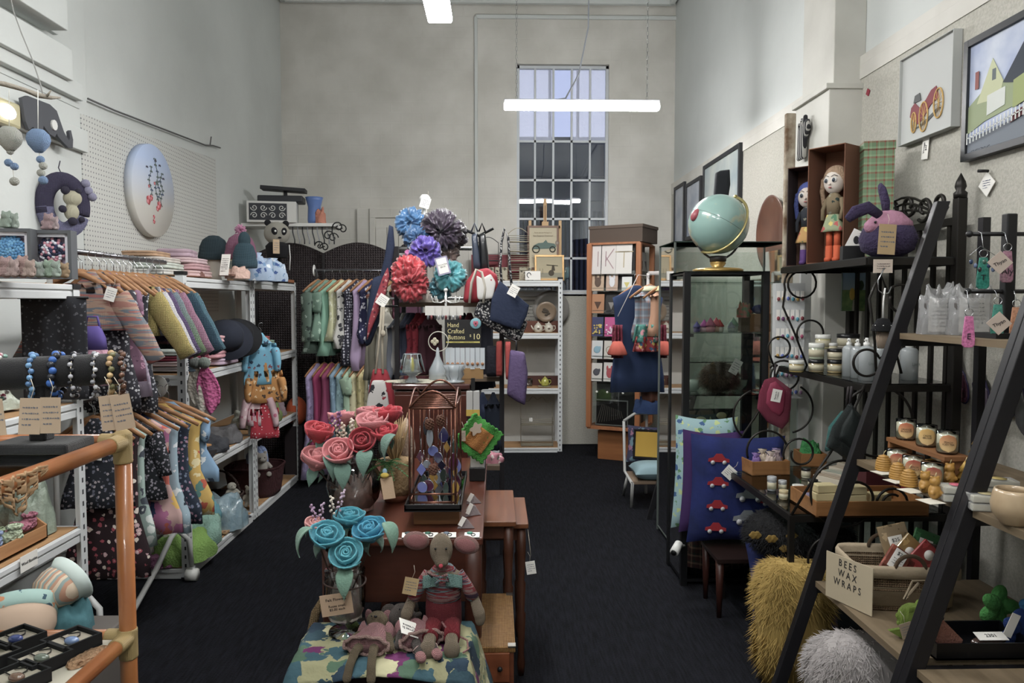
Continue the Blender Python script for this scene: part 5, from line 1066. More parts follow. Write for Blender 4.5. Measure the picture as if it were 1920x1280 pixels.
# ---------------- knitted dolls on the stool
def capsule(b,pts,rr,mi=0):b.tube(pts,rr,12,mi);b.ball(pts[0],rr[0],mi,12);b.ball(pts[-1],rr[-1],mi,12)
KG=M('#a8957c',.95,bump=('knit',130,.9));KPK=M('#c98c8c',.95,bump=('knit',110,.8));KRD=M('#7a1c28',.95,bump=('knit',110,.8))
S=2.28/1380
P=W(832,1200,2.33);t=thing('knitted_mouse','large knitted mouse doll with pink ears, striped jumper and red trousers sitting on the stool','soft toy',(P.x,2.33,ZS))
b=MB();b.ball((0,0,.10),(.052,.04,.10),0,20);b.ball((0,-.01,.185),(.045,.035,.03),0,16)
b.ball((-.005,-.02,.275),(.037,.036,.052),0,20);b.ball((-.003,-.04,.245),(.024,.022,.024),0,14)
for s in (-1,1):
    capsule(b,[(s*.04,-.005,.185),(s*.075,-.01,.15),(s*.10,-.015,.11),(s*.115,-.03,.07)],[.018,.016,.016,.02]);b.ball((s*.118,-.03,.055),(.018,.016,.028),0,12)
    capsule(b,[(s*.024,-.02,.03),(s*.032,-.09,.035),(s*.034,-.15,.03)],[.026,.021,.02]);b.ball((s*.036,-.165,.018),(.026,.022,.03),0,14)
body=obj('mouse_body',b,KG,t,remesh=.0045,smooth=2)
JUM=M('#6b2a38',.95,pat=('yarn',('#8fa8b0','#a83a44','#b58a86','#5c3c58'),70),bump=('knit',120,.8))
b=MB();loft(b,[superring(.055,.045,24,z,p=1) if z else None for z in (.105,)]+[superring(.057,.046,24,.13,p=1),superring(.056,.045,24,.16,p=1),superring(.052,.042,24,.19,p=1),superring(.03,.03,24,.215,p=1)])
j=obj('striped_jumper',b,JUM,t)
for s in (-1,1):obj('sleeve',MB().tube([(s*.045,-.005,.19),(s*.075,-.01,.15),(s*.097,-.014,.112)],[.022,.020,.020],12),JUM,j)
b=MB();loft(b,[superring(.05,.048,24,.005,p=1),superring(.058,.05,24,.03,p=1),superring(.058,.048,24,.08,p=1),superring(.056,.046,24,.108,p=1)])
tr=obj('red_trousers',b,KRD,t)
for s in (-1,1):obj('trouser_leg',MB().tube([(s*.025,-.01,.035),(s*.032,-.08,.037),(s*.034,-.125,.033)],[.030,.026,.025],12),M('#94202e',.95,bump=('knit',110,.8)),tr)
for s in (-1,1):
    e=obj('ear',MB().ball((0,0,0),(.043,.012,.030),0,20),M('#b98a84',.95,bump=('knit',130,.8)),t,loc=(s*.075-(.01 if s<0 else-.0),-.01,.30 if s<0 else .285),rot=(0,-s*.25+(.35 if s>0 else 0),-s*.25))
    obj('ear_lining',MB().ball((0,-.006,0),(.034,.010,.023),0,16),M('#c47e80',.95,bump=('knit',130,.8)),e)
    obj('eye',MB().ball((s*.017-.004,-.055,.288),.0035,0,8),BLK,t)
obj('nose',MB().ball((-.003,-.064,.236),(.007,.006,.007)),M('#b5384a',.9),t)
b=MB();
for s in (-1,1):b.grid(lambda u,v,s=s:(s*(.012+.05*u),-.042-.016*v+.01*u,.205-.035*v-.012*u),8,6)
obj('aqua_collar',b,M('#7fa8a0',.95,bump=('knit',110,.8)),t,solid=.007)
obj('neck_bow',MB().tube([(-.03,-.055,.20),(-.045,-.06,.215),(-.02,-.065,.205),(-.005,-.066,.20),(.015,-.065,.21),(.02,-.066,.19),(-.005,-.068,.195),(-.02,-.066,.18)],.005,6),JUM,t)
price_tag(t,-.10,-.045,.165,ry=.2,w=.045,h=.055,mat=M('#b59a6a',.8));obj('yarn_tie',MB().tube([(.0,-.07,.06),(.01,-.09,.055),(.05,-.10,.03),(.08,-.11,.02),(.085,-.14,.006),(.07,-.16,.005)],.003,6),KPK,t)
def doll(label,P,c,rz,headofs,hr,dressc,grey=False):
    t=thing('knitted_doll',label,'soft toy',P,rz);K=M(c,.95,bump=('knit',150,.9));b=MB()
    b.ball((0,0,.028),(.036,.055,.026),0,16);hx_,hy,hz=headofs;b.ball((hx_,hy,hz),hr,0,18);b.ball((hx_*.6,hy*.6+.005,hz*.5+.018),(.015,.02,.015),0,10)
    if grey:capsule(b,[(hx_+.02,hy-.03,hz+.01),(hx_+.045,hy-.02,hz),(hx_+.06,hy+.0,hz-.005)],[.014,.011,.009])
    else:b.ball((hx_+.004,hy-.02,hz+.022),(.016,.018,.013),0,12)
    for s in (-1,1):
        capsule(b,[(s*.03,.02,.035),(s*.055,-.015,.025),(s*.07,-.055,.014)],[.012,.011,.012])
        capsule(b,[(s*.02,-.045,.024),(s*.027,-.10,.02),(s*.032,-.135,-.002),(s*.036,-.15,-.035)] if not grey else [(s*.016,-.045,.024),(s*.02,-.09,.022),(s*.024,-.135,.016)],[.016,.014,.013,.014] if not grey else [.017,.015,.013])
    obj('doll_body',b,K,t,remesh=.004,smooth=1)
    D=M(dressc,.95,bump=('knit',120,.9));b=MB();n=30
    loft(b,[[(rx*cos(2*PI*i/n)+.0,y,.028+rz_*sin(2*PI*i/n)+.003*sin(i*1.9)*(y<-.05)) for i in range(n)] for y,rx,rz_ in ((.045,.022,.018),(.03,.036,.027),(0,.042,.031),(-.03,.047,.031),(-.055,.058,.030),(-.075,.066,.026))])
    dr=obj('pink_dress',b,D,t);fr=MB();fr.tube([(.068*cos(a),-.078+.004*sin(a*7),.03+.027*sin(a)+.003*sin(a*9)) for a in [i*2*PI/60 for i in range(60)]],.0055,6,closed=True);obj('dress_frill',fr,M('#d2a89e',.95,bump=('knit',120,.9)),dr)
    for s in (-1,1):obj('sleeve_frill',MB().lathe([(.014,0),(.026,.012),(.022,.016)],16,T=TF(s*.036,.022,.03,0,0,s*1.2)),D,dr,solid=.003)
    for s in (-1,1):
        obj('ear',MB().ball((hx_+s*hr[0]*.85,hy+.01,hz+.012),(.016,.006,.022) if not grey else (.028,.008,.03),0,12,rz=s*.4),D if not grey else K,t)
        obj('eye',MB().ball((hx_+s*.012,hy-.022,hz+hr[2]*.8),.0028,0,6),BLK,t)
        if grey:obj('slipper',MB().ball((s*.025,-.15,.014),(.016,.026,.015),0,14),KPK,t);obj('slipper_lace',MB().tube([(s*.023+.016*cos(a),-.115+.006*sin(a*2),.018+.014*sin(a)) for a in [i*.6 for i in range(11)]],.0012,5,closed=True),M('#c9a8a0',.9),t)
    if not grey:obj('nose',MB().ball((hx_+.004,hy-.034,hz+.03),(.006,.004,.004)),BLK,t)
    return t
P=W(700,1205,2.24);doll('beige knitted bear doll in a pink dress with legs over the stool edge',(P.x,2.245,ZS),'#8f7d60',-.12,(-.012,.085,.034),(.036,.034,.032),'#c98f92')
P=W(778,1195,2.27);d=doll('grey knitted elephant doll in a pink dress between the bear and the mouse',(P.x,2.275,ZS),'#6c635e',.38,(-.02,.09,.042),(.044,.04,.04),'#c48a8e',True)
c=obj('shop_tag',MB().box((0,0,0),(.062,.0015,.06)),PAPER,d,loc=(-.035,-.055,.064),rot=(-1.1,.5,.1));txt(c,'Barnes St\nCreative',.0125,FR(0,-.0012,0,PI-.1),INK)
for (px_,py_,l) in ((615,1160,'green crocheted flower beside the vase foot'),(745,1160,'small lime knitted flower behind the elephant doll')):
    P=W(px_+45,py_+20,2.36) if px_==615 else W(px_,py_,2.38);b=MB()
    for k in range(6):b.ball((.013*cos(k*1.05),.013*sin(k*1.05),.01),(.010,.010,.007),0,8)
    b.ball((0,0,.013),.008);tag(obj('crochet_flower',b,M('#7f9a4c',.95,bump=('knit',150,.8)),loc=(P.x,P.y,ZS),remesh=.0025),l,'flower')
# ---------------- dark cabinet behind the table, with glassware
ZC2=1.15;CX0,CX1=W(737,720,3.9).x,W(880,720,3.9).x;cw=CX1-CX0
t=thing('wooden_cabinet','dark reddish cabinet with a polished top behind the copper lantern','cabinet',((CX0+CX1)/2,4.1,0));MH=M('#3f1c16',.35,pat=('wood','#532619',3,'X'))
obj('cabinet_body',MB().box((0,0,ZC2/2-.02),(cw-.02,.42,ZC2-.04)),MH,t,bevel=.003);obj('cabinet_top',MB().box((0,0,ZC2-.015),(cw+.01,.45,.03)),M('#4a2a26',.15,coat=.6),t,bevel=.008)
for s in (-1,1):q=obj('door',MB().box((s*cw/4,-.213,ZC2*.6),(cw/2-.02,.012,ZC2*.7)),MH,t,bevel=.004);obj('knob',MB().ball((s*.03,-.225,ZC2*.62),.011),M('#8a6a3a',.3,1),q)
P=W(800,712,4.0);b=MB();b.lathe([(.20,0),(.17,.002),(.001,.002)],40,sy=.55,fn=lambda a,z:1+.05*sin(a*12));tag(obj('lace_doily',b,M('#c2bda8',.95,bump=('cell',90,1)),loc=(P.x-.04,4.02,ZC2+.001)),'cream lace doily under the glassware on the dark cabinet','doily')
zg=ZC2+.004
def facet(prof,n,at=(0,0,0)):b=MB();b.lathe(prof,n,at=at);b.s=[False]*len(b.s);return b
P=W(773,700,3.95);t=thing('glass_lamp','faceted clear glass candle lamp with a yellow candle on the dark cabinet','candle lamp',(P.x,3.95,zg));GE=M('#b8c2c8',.08,.0,alpha=.55,coat=1)
obj('lamp_base',facet([(.045,0),(.03,.01),(.018,.03),(.05,.05),(.055,.06)],8),GE,t);obj('lamp_shade',facet([(.068,.055),(.045,.15)],8),CLEAR,t,solid=.003)
b=MB();
for k in range(8):a=2*PI*k/8;b.cyl((.068*cos(a),.068*sin(a),.055),(.045*cos(a),.045*sin(a),.15),.0018,n=5)
b.tube([(.045*cos(a),.045*sin(a),.15) for a in [2*PI*i/8 for i in range(8)]],.002,5,closed=True);obj('shade_edges',b,M('#a9b4ba',.1,.3),t,remesh=0);obj('yellow_candle',MB().lathe([(.010,.06),(.012,.09),(.006,.125),(.001,.135)],14),M('#d6c22c',.4),t)
P=W(752,702,3.9);t=thing('glass_goblet','pressed glass goblet left of the faceted lamp','glass',(P.x+.03,4.05,zg));obj('goblet_glass',MB().lathe([(.03,0),(.008,.01),(.008,.03),(.04,.05),(.055,.11),(.05,.115)],24,fn=lambda a,z:1+.02*sin(a*12)),GE,t)
P=W(852,700,3.95);t=thing('glass_bowl','clear glass bowl with a wavy rim and candle on the dark cabinet','bowl',(P.x,3.95,zg));obj('bowl_glass',MB().lathe([(.055,0),(.055,.005),(.035,.015),(.05,.04),(.045,.06),(.06,.09)],32,fn=lambda a,z:1+.06*sin(a*6)*(z>.05)),GE,t,solid=.003);obj('candle',MB().lathe([(.02,.01),(.02,.05),(.001,.052)],14),M('#d8d6cc',.5),t)
b=MB()
for k in range(6):a=2*PI*k/6;b.tube([(.036*cos(a),.036*sin(a),.015),(.052*cos(a),.052*sin(a),.04),(.047*cos(a),.047*sin(a),.06),(.06*cos(a),.06*sin(a),.09)],.0018,5)
obj('moulded_ribs',b,M('#8a949a',.1,.3),t)
P=W(820,690,4.05);t=thing('glass_bell','tall pointed glass cover between the lamp and the bowl','glass',(P.x,4.08,zg));obj('bell_glass',MB().lathe([(.05,0),(.05,.05),(.03,.09),(.012,.13),(.008,.17),(.001,.18)],24),GE,t)
P=W(822,640,4.1);t=thing('ring_ornament','white wire ring ornament with a metal flower on the dark cabinet','ornament',(P.x,4.1,zg));zz=P.z-zg
obj('ring',MB().tube([(.055*cos(a),0,zz+.055*sin(a)) for a in [2*PI*i/24 for i in range(24)]],.0028,6,closed=True),M('#c2bdb0',.4),t);obj('stand_wire',MB().tube([(0,0,0),(0,.01,zz*.5),(0,0,zz-.055)],.003,6),M('#c2bdb0',.4),t)
b=MB()
for k in range(4):b.ball((-.02+.012*cos(k*PI/2),-.004,zz+.012*sin(k*PI/2)),(.011,.003,.011),0,10)
obj('metal_flower',b,M('#b5ad94',.4),t);obj('ring_foot',MB().lathe([(.03,0),(.03,.004),(.001,.005)],16),M('#c2bdb0',.4),t)
# ---------------- black-framed display unit behind the cabinet
SX0,SX1=W(741,570,4.55).x,W(944,570,4.55).x;sw=SX1-SX0;scx=(SX0+SX1)/2;zs1=W(840,571,4.5).z;zs2=W(900,712,4.5).z;ztop=W(740,462,4.55).z
t=thing('display_unit','black-framed display unit with wooden shelves in the middle of the shop','shelf',(scx,4.72,0));WG=M('#7d6a58',.6,pat=('wood','#6a5848',3,'X'))
for sx in (-1,1):
    for sy in (-1,1):obj('post',MB().box((sx*(sw/2-.01),sy*.17,(ztop if sx<0 else zs1)/2),(.028,.028,ztop if sx<0 else zs1)),M('#1e1c20',.5),t)
for z in (zs1,zs2,.55):obj('shelf_board',MB().box((0,0,z),(sw,.36,.028)),WG,t)
obj('top_rail',MB().cyl((-sw/2,0,ztop),(sw/2-.2,0,ztop),.012),CHROME,t)
# scrunchies on a white stand
P=W(808,566,4.5);t=thing('scrunchie_stand','white turned stand carrying satin scrunchies on the display unit','display stand',(W(796,500,4.55).x,4.6,zs1+.014));hh=W(796,372,4.6).z-zs1
obj('domed_base',MB().lathe([(.14,0),(.12,.02),(.07,.06),(.02,.10)],28),M('#b8aca0',.6),t);obj('pole',MB().cyl((0,0,.08),(0,0,hh-.05),.013),WHT,t)
obj('finial',MB().lathe([(.013,hh-.05),(.03,hh-.03),(.034,hh-.01),(.02,hh+.008),(.001,hh+.012)],20),WHT,t)
for z,l in ((hh-.18,.16),(hh-.36,.16)):obj('arm',MB().cyl((-l,0,z),(l,0,z),.010),WHT,t)
price_tag(t,.005,-.035,hh-.045,ry=.3,w=.06,h=.065)
def scrunchie(label,x,y,z,R,r,c,tilt=0,seed=0,puff=1.0,n=9):
    b=MB();ph=seed
    def fn(u,v):
        a,q=2*PI*u,2*PI*v;P_=Vector(((R+r*cos(q))*cos(a),r*sin(q),(R+r*cos(q))*sin(a)+ph));rf=r*(.72+.75*(1-2.2*abs(noise.noise(P_*38)))**1+.2*noise.noise(P_*16));rr=R+rf*cos(q)
        return (rr*cos(a),rf*sin(q)*.9*puff,rr*sin(a))
    vs=[];nu,nv=110,26;fs=[]
    for i in range(nu):
        for k in range(nv):vs.append(fn(i/nu,k/nv))
    for i in range(nu):
        for k in range(nv):fs.append((i*nv+k,((i+1)%nu)*nv+k,((i+1)%nu)*nv+(k+1)%nv,i*nv+(k+1)%nv))
    b.add(vs,fs);o=obj('scrunchie',b,M(c,.28,sheen=.5,bump=('noise',40,.3)),loc=(x,y,z),rot=(tilt,0,0));return tag(o,label,'scrunchie','satin scrunchies on the white stand')
for (px_,py_,Y,R,r,c,l,n) in ((772,420,4.55,.045,.045,'#3a6fa0','blue satin scrunchie at the top left of the white stand',7),(783,448,4.5,.04,.035,'#2f5c8a','darker blue satin scrunchie below the top left one',9),(828,432,4.52,.055,.058,'#3a2c40','black-purple satin scrunchie at the top right',11),(846,440,4.6,.045,.045,'#2b2430','near-black satin scrunchie behind the purple-black one',8),
        (798,472,4.42,.045,.040,'#5c48a8','violet satin scrunchie in the middle',6),(774,488,4.46,.03,.028,'#a84a88','magenta satin scrunchie left of the violet one',7),(766,512,4.40,.05,.045,'#c02c38','red satin scrunchie, upper of the red cluster',9),(770,532,4.38,.055,.045,'#a82430','red satin scrunchie, lower of the red cluster',12),(844,518,4.42,.05,.038,'#3a9098','teal satin scrunchie at the lower right',8),(826,540,4.46,.035,.03,'#2c6c7a','dark teal satin scrunchie below the teal one',7),(838,482,4.55,.035,.035,'#54403a','brown satin scrunchie behind the price card',7)):
    P=W(px_,py_,Y);scrunchie(l,P.x,Y,P.z,R,r,c,random.uniform(-.4,.4),seed=px_%7,n=n)
P=W(830,498,4.33);t=thing('price_card','lilac-framed price card hanging among the scrunchies','sign',P,0,ry=-.25);obj('card',MB().box((0,0,0),(.075,.003,.105)),M('#9a94b0',.6),t);obj('card_face',MB().box((0,-.002,0),(.058,.001,.088)),PAPER,t);txt(t,'Scrunchie\n$8.00',.014,FR(0,-.003,0),INK)
# earring stand
P=W(836,580,4.35);t=thing('earring_stand','white hooked stand full of keyrings and earrings on cards','display stand',(P.x,4.35,ZC2+.004));zz=P.z-ZC2
obj('pole',MB().cyl((0,0,0),(0,0,zz+.10),.006),WHT,t);obj('foot',MB().lathe([(.05,0),(.05,.006),(.001,.01)],20),WHT,t);obj('top_ball',MB().ball((0,0,zz+.11),.012),WHT,t)
for k in range(8):a=k*PI/4;obj('hook',MB().tube([(0,0,zz+.05),(.04*cos(a),.04*sin(a),zz+.035),(.075*cos(a),.075*sin(a),zz+.04),(.085*cos(a),.085*sin(a),zz+.075)],.0028,5),WHT,t)
for k in range(10):
    x=-.10+k*.021;q=obj('display_card',MB().box((x,-.05-.02*(k%2),zz-.01),(.034,.0015,.055)),M('#c9c6c0',.7),t);obj('keyring',MB().ball((x,-.05-.02*(k%2),zz-.05),(.008,.004,.014),0,8),M(['#7a7c84','#8a4a50','#55585c','#b0b0b4'][k%4],.3,.7),q)
# Hand Crafted Buttons sign
P0,P1=W(834,599,4.15),W(902,651,4.15);t=thing('button_sign','black sign reading Hand Crafted Buttons $10 with a blue and pink button','sign',((P0.x+P1.x)/2,4.15,P1.z));w,h=P1.x-P0.x,P0.z-P1.z
obj('sign_board',MB().box((0,0,h/2),(w,.006,h)),M('#1b191b',.5),t);CR=M('#d6c98a',.6)
for s_,x,z,sz in (('Hand',-.055,h*.80,.036),('Crafted',-.040,h*.58,.036),('Buttons',-.036,h*.36,.036)):txt(t,s_,sz,FR(x-.0,-.004,z),CR,sx=.85)
txt(t,'$',.02,FR(.042,-.004,h*.42),CR);txt(t,'10',.046,FR(.075,-.004,h*.38),CR)
obj('yellow_strip',MB().box((0,-.004,h*.19),(w*.93,.001,.009)),M('#b8ac4c',.6),t);txt(t,'HAND MADE          COAT BUTTONS',.0075,FR(0,-.0055,h*.19),INK)
bt=obj('blue_button',MB().lathe([(.001,.0),(.03,0),(.031,.004),(.027,.006),(.001,.004)],28,T=TF(.072,-.004,h*.86,0,PI/2)),M('#6fa0ac',.5),t);obj('pink_heart',MB().prism([(0,-.018),(.014,0),(.013,.012),(.006,.015),(0,.011),(-.006,.015),(-.013,.012),(-.014,0)],.003,y=-.012,T=TF(.072,0,h*.86)),M('#c0566c',.5),bt)
b=MB();b.box((.072,-.0145,h*.86),(.014,.001,.003),ry=.8);b.box((.072,-.0147,h*.86),(.014,.001,.003),ry=-.8);obj('thread_cross',b,M('#3a1c28',.8),bt)
t=thing('button_cards','rack of white-topped packets of wooden buttons below the button sign','display rack',(W(873,700,4.15).x,4.15,ZC2+.001));
obj('cardboard_box',MB().box((.03,.03,.03),(.14,.10,.06)),M('#94703f',.8),t)
for k in range(8):
    q=obj('packet',MB().box((-.10+k*.028,-.01-(k%2)*.012,.115),(.026,.003,.12)),M('#b9c0c6',.4),t);obj('wooden_button',MB().lathe([(.009,-.001),(.009,.002),(.001,.002)],12,T=TF(-.10+k*.028,-.016-(k%2)*.012,.085,0,PI/2)),M('#9c6a44',.6),q)
t=thing('packet_column','column of grey and mustard wrapped packets at the right end of the cabinet','display rack',(W(884,760,3.86).x+.008,3.87,ZC2-.28));obj('hook_rail',MB().box((0,.02,.14),(.02,.01,.34)),BLK,t)
for k in range(4):q=obj('packet',MB().box((-.018+.036*(k%2),-.01,.18-.16*(k//2)),(.034,.012,.13)),M('#a8a8a6',.6),t,bevel=.003);obj('mustard_band',MB().box((-.018+.036*(k%2),-.011,.13-.16*(k//2)),(.035,.013,.034)),M('#b89a2c',.8),q)
# clothes rail showing inside the display unit
for i,(px_,c,l,h) in enumerate(((748,'#6f7480','grey drop garment at the left inside the display unit',.5),(757,'#a3a2a0','pale grey scarf inside the display unit',.45),(765,'#565d74','slate garment inside the display unit',.5),(773,'#3a4054','navy garment inside the display unit',.5),(783,'#8c2434','crimson garment with a brocade panel inside the display unit',.42),(794,'#942838','red garment beside the brocade one',.40),(806,'#4a2430','maroon garment inside the display unit',.45),(868,'#33343c','charcoal garment at the right inside the display unit',.5),(880,'#6a2a3a','wine garment at the right inside the display unit',.5),(905,'#26283a','dark navy garment behind the tote bags',.55))):
    P=W(px_,572,4.72);garment('hanging_garment',l,'clothing',P.x,4.74,zs1+.03-.0,PI/2-.6,M(c,.85,pat=('print',[tuple(v*.5 for v in hx(c)[:3])],30,.3) if i in (4,5) else None),.24,h-.06,None,1.05,.03,.015,'garments inside the display unit',tagc=i in (1,),seed=200+i)
# bags hanging on the unit
NAVY=M('#1f2a44',.85,bump=('noise',50,.4));BATIK=M('#93323e',.85,pat=('print',['#c08a84','#5c1c2c'],40,.3));PAIS=M('#1e1f26',.85,pat=('print',['#c4c2bf','#a8a6a4'],75,.42))
def flatbag(mb,outline,th=.03,T=None):
    outline=[(a[0]*(1-k/4)+b_[0]*k/4,a[1]*(1-k/4)+b_[1]*k/4) for a,b_ in zip(outline,outline[1:]+outline[:1]) for k in range(4)];n=len(outline);cx=sum(p[0] for p in outline)/n;cz=sum(p[1] for p in outline)/n;rings=[]
    for (f,y) in ((.3,-th*1.1),(.75,-th),(.95,-th*.75),(1.0,-th*.25),(1.0,th*.25),(.95,th*.75),(.75,th),(.3,th*1.1)):rings.append([(cx+(x-cx)*f,y,cz+(z-cz)*f) for x,z in outline])
    return loft(mb,rings,0,T)
def pxo(pts,Y,base):return [(W(x,y,Y).x-base[0],W(x,y,Y).z-base[2]) for x,y in pts]
B=W(735,430,4.4);t=thing('sling_bag','navy cloth sling bag with a red batik gusset left of the display unit','bag',(B.x,4.42,B.z))
obj('strap',flatbag(MB(),pxo([(730,422),(737,425),(740,460),(732,520),(716,560),(706,545),(722,480)],4.42,B),.022),NAVY,t);obj('pouch',flatbag(MB(),pxo([(700,520),(718,515),(724,560),(712,600),(695,645),(686,650),(688,600),(692,560)],4.42,B),.05),NAVY,t,sub=1)
obj('batik_gusset',flatbag(MB(),pxo([(728,500),(731,520),(722,560),(700,610),(688,640),(691,605),(704,560),(718,520)],4.36,B),.02,TF(0,4.36-4.42-.012,0)),BATIK,t,sub=1)
price_tag(t,W(717,563,4.3).x-B.x,-.12,W(717,563,4.3).z-B.z,ry=.6,w=.06,h=.065)
B=W(945,425,4.4);t=thing('tote_bag','navy tote bag with paisley sides hanging tilted right of the display unit','bag',(B.x,4.42,B.z))
obj('paisley_body',flatbag(MB(),pxo([(905,540),(935,545),(975,590),(990,605),(975,640),(950,632),(910,610),(888,590),(893,575)],4.42,B),.045),PAIS,t,sub=1)
obj('navy_flap',flatbag(MB(),pxo([(937,526),(992,572),(988,590),(975,618),(950,612),(918,600),(922,560)],4.35,B),.012,TF(0,4.35-4.42-.012,0)),NAVY,t)
obj('handle',MB().tube([W(x,y,4.4)-B for x,y in ((942,545),(938,500),(940,455),(946,427),(953,445),(956,500),(962,560))],.022,8,flat=.35),PAIS,t)
price_tag(t,W(963,545,4.28).x-B.x,-.13,W(963,545,4.28).z-B.z,ry=.5,w=.055,h=.065)
B=W(905,450,4.5);t=thing('rope_bag','red and white printed drawstring bag with rope handles on the display unit','bag',(B.x,4.45,zs1+.014));RB=(B.x,0,zs1+.014)
obj('bag_body',flatbag(MB(),pxo([(868,568),(872,530),(890,506),(915,502),(932,515),(936,540),(925,566)],4.45,RB),.07),M('#a02434',.8),t,sub=1)
obj('printed_panel',flatbag(MB(),pxo([(893,516),(904,522),(920,513),(930,530),(924,560),(895,562)],4.36,RB),.01,TF(0,4.36-4.45-.012,0)),M('#c9c6c2',.8,pat=('print',['#a02434','#8a8c94'],12,.3)),t,sub=1)
obj('rope_handle',MB().tube([(W(x,y,4.33).x-B.x,-.11,W(x,y,4.33).z-zs1-.014) for x,y in ((880,568),(884,530),(893,505),(903,510),(910,540),(906,568))],.008,8),M('#c6bfb0',.9,bump=('knit',200,.5)),t)
for (x0,x1,c,l,yb) in ((884,896,'#3c4658','slate leather bag hanging at the top of the display unit',505),(898,912,'#17181c','black glossy bag hanging at the top of the display unit',512)):
    B=W(x0,435,4.6);t=thing('shoulder_bag',l,'bag',(B.x,4.6,B.z));obj('bag_body',flatbag(MB(),pxo([(x0,440),(x1-2,436),(x1+4,480),(x1+6,yb),(x0+4,yb),(x0+2,480)],4.6,B),.04),M(c,.35,coat=.3),t,sub=1);obj('strap',MB().tube([(0,-.03,0),(.02,-.04,.05),(.04,-.03,0)],.006,6),M(c,.4),t)
P=W(918,428,4.55);t=thing('bag_arm','black sloping hanging arm above the bags','rail',W(900,440,4.6));obj('arm',MB().tube([W(870,430,4.6)-W(900,440,4.6),W(898,442,4.6)-W(900,440,4.6),W(925,428,4.6)-W(900,440,4.6)],.009,8),BLK,t);obj('upright',MB().cyl((0,.02,0),(0,.02,zs1-W(900,440,4.6).z),.009),BLK,t)
obj('side_hook',MB().tube([W(944,600,4.53)-Vector((scx,4.72,0)),W(944,630,4.4)-Vector((scx,4.72,0)),W(968,640,4.25)-Vector((scx,4.72,0)),W(968,662,4.25)-Vector((scx,4.72,0))],.006,6),BLK,bpy.data.objects['display_unit'])
# cushions and folders on the lower right of the unit
for (pts,c,th,Y,l,nm) in (([(956,655),(984,660),(990,700),(985,760),(968,752),(950,740),(953,700)],'#5c4a72',.04,4.25,'purple fabric cushion hanging at the right of the display unit','hanging_cushion'),([(947,640),(958,640),(958,680),(953,712),(948,710)],'#a8403c',.03,4.32,'coral red padded pouch left of the purple cushion','padded_pouch'),([(930,640),(942,638),(942,705),(930,706)],'#94352f',.03,4.40,'rust red pouch on the lower shelf','padded_pouch'),([(911,648),(934,648),(934,706),(911,706)],'#23232e',.05,4.5,'black box pouch on the lower wooden shelf','padded_pouch')):
    B=W(pts[0][0],pts[0][1],Y);o=obj(nm,flatbag(MB(),pxo(pts,Y,B),th),M(c,.85,bump=('noise',60,.5)),loc=(B.x,Y,B.z),sub=2);tag(o,l,'cushion' if 'cushion' in nm else 'pouch')
for (px_,c,l) in ((905,'#232c44','navy jeans hanging under the lower shelf'),(925,'#1c2434','dark navy trousers hanging under the lower shelf')):
    P=W(px_,740,4.55);garment('folded_trousers',l,'clothing',P.x,4.55,zs2-.0,.2,M(c,.9),.12,.36,None,.9,.03,.01,tagc=False,seed=px_)
# red printed drawstring bag on long ropes
B=W(712,690,4.3);t=thing('drawstring_bag','red and white printed bag hanging on long rope cords left of the cabinet','bag',(B.x,4.3,B.z))
obj('red_body',flatbag(MB(),pxo([(700,690),(725,692),(738,730),(745,780),(690,780),(692,730)],4.3,B),.05),M('#94202e',.85),t,sub=1);obj('printed_panel',flatbag(MB(),pxo([(699,712),(722,712),(728,740),(732,776),(686,776),(690,745)],4.24,B),.012,TF(0,4.24-4.3-.012,0)),M('#c4c0bc',.85,pat=('print',['#8f1f30','#2c2a30'],14,.3)),t,sub=1)
for dx in (-8,6):obj('rope_cord',MB().tube([W(712+dx,700,4.25)-B,W(714+dx*.4,640,4.3)-B,W(718+dx*.3,575,4.3)-B],.007,8),M('#b5aa96',.9,bump=('knit',200,.5)),t)
obj('knot',MB().ball(W(718,625,4.28)-B,(.016,.014,.02),0,10),M('#b5aa96',.9,bump=('knit',200,.5)),t)
obj('hang_rail',MB().cyl(W(712,574,4.3)-B,W(745,574,4.4)-B,.006),BLK,t)
for i,(px_,c) in enumerate(((703,'#8d8878'),(722,'#a09c90'))):
    P=W(px_,600,4.9);garment('hanging_garment',('khaki','stone grey')[i]+' tunic with a knotted tie left of the display unit','clothing',P.x,5.0,zs1+.03,PI/2-.5,M(c,.9),.26,.45,None,1.0,.03,.02,'garments inside the display unit',tagc=False,seed=300+i)
P=W(725,560,5.0);tag(obj('hanging_rail',MB().cyl((W(690,560,5).x,5.0,zs1+.04),(W(900,560,5).x,5.0,zs1+.04),.008).tube([(W(690,560,5).x,5.0,zs1+.04),(W(690,560,5).x,5.0,.01),(W(690,560,5).x,5.15,.01)],.008).tube([(W(900,560,5).x,5.0,zs1+.04),(W(900,560,5).x,5.0,.01),(W(900,560,5).x,5.15,.01)],.008),CHROME),'chrome rail behind the display unit','rail')
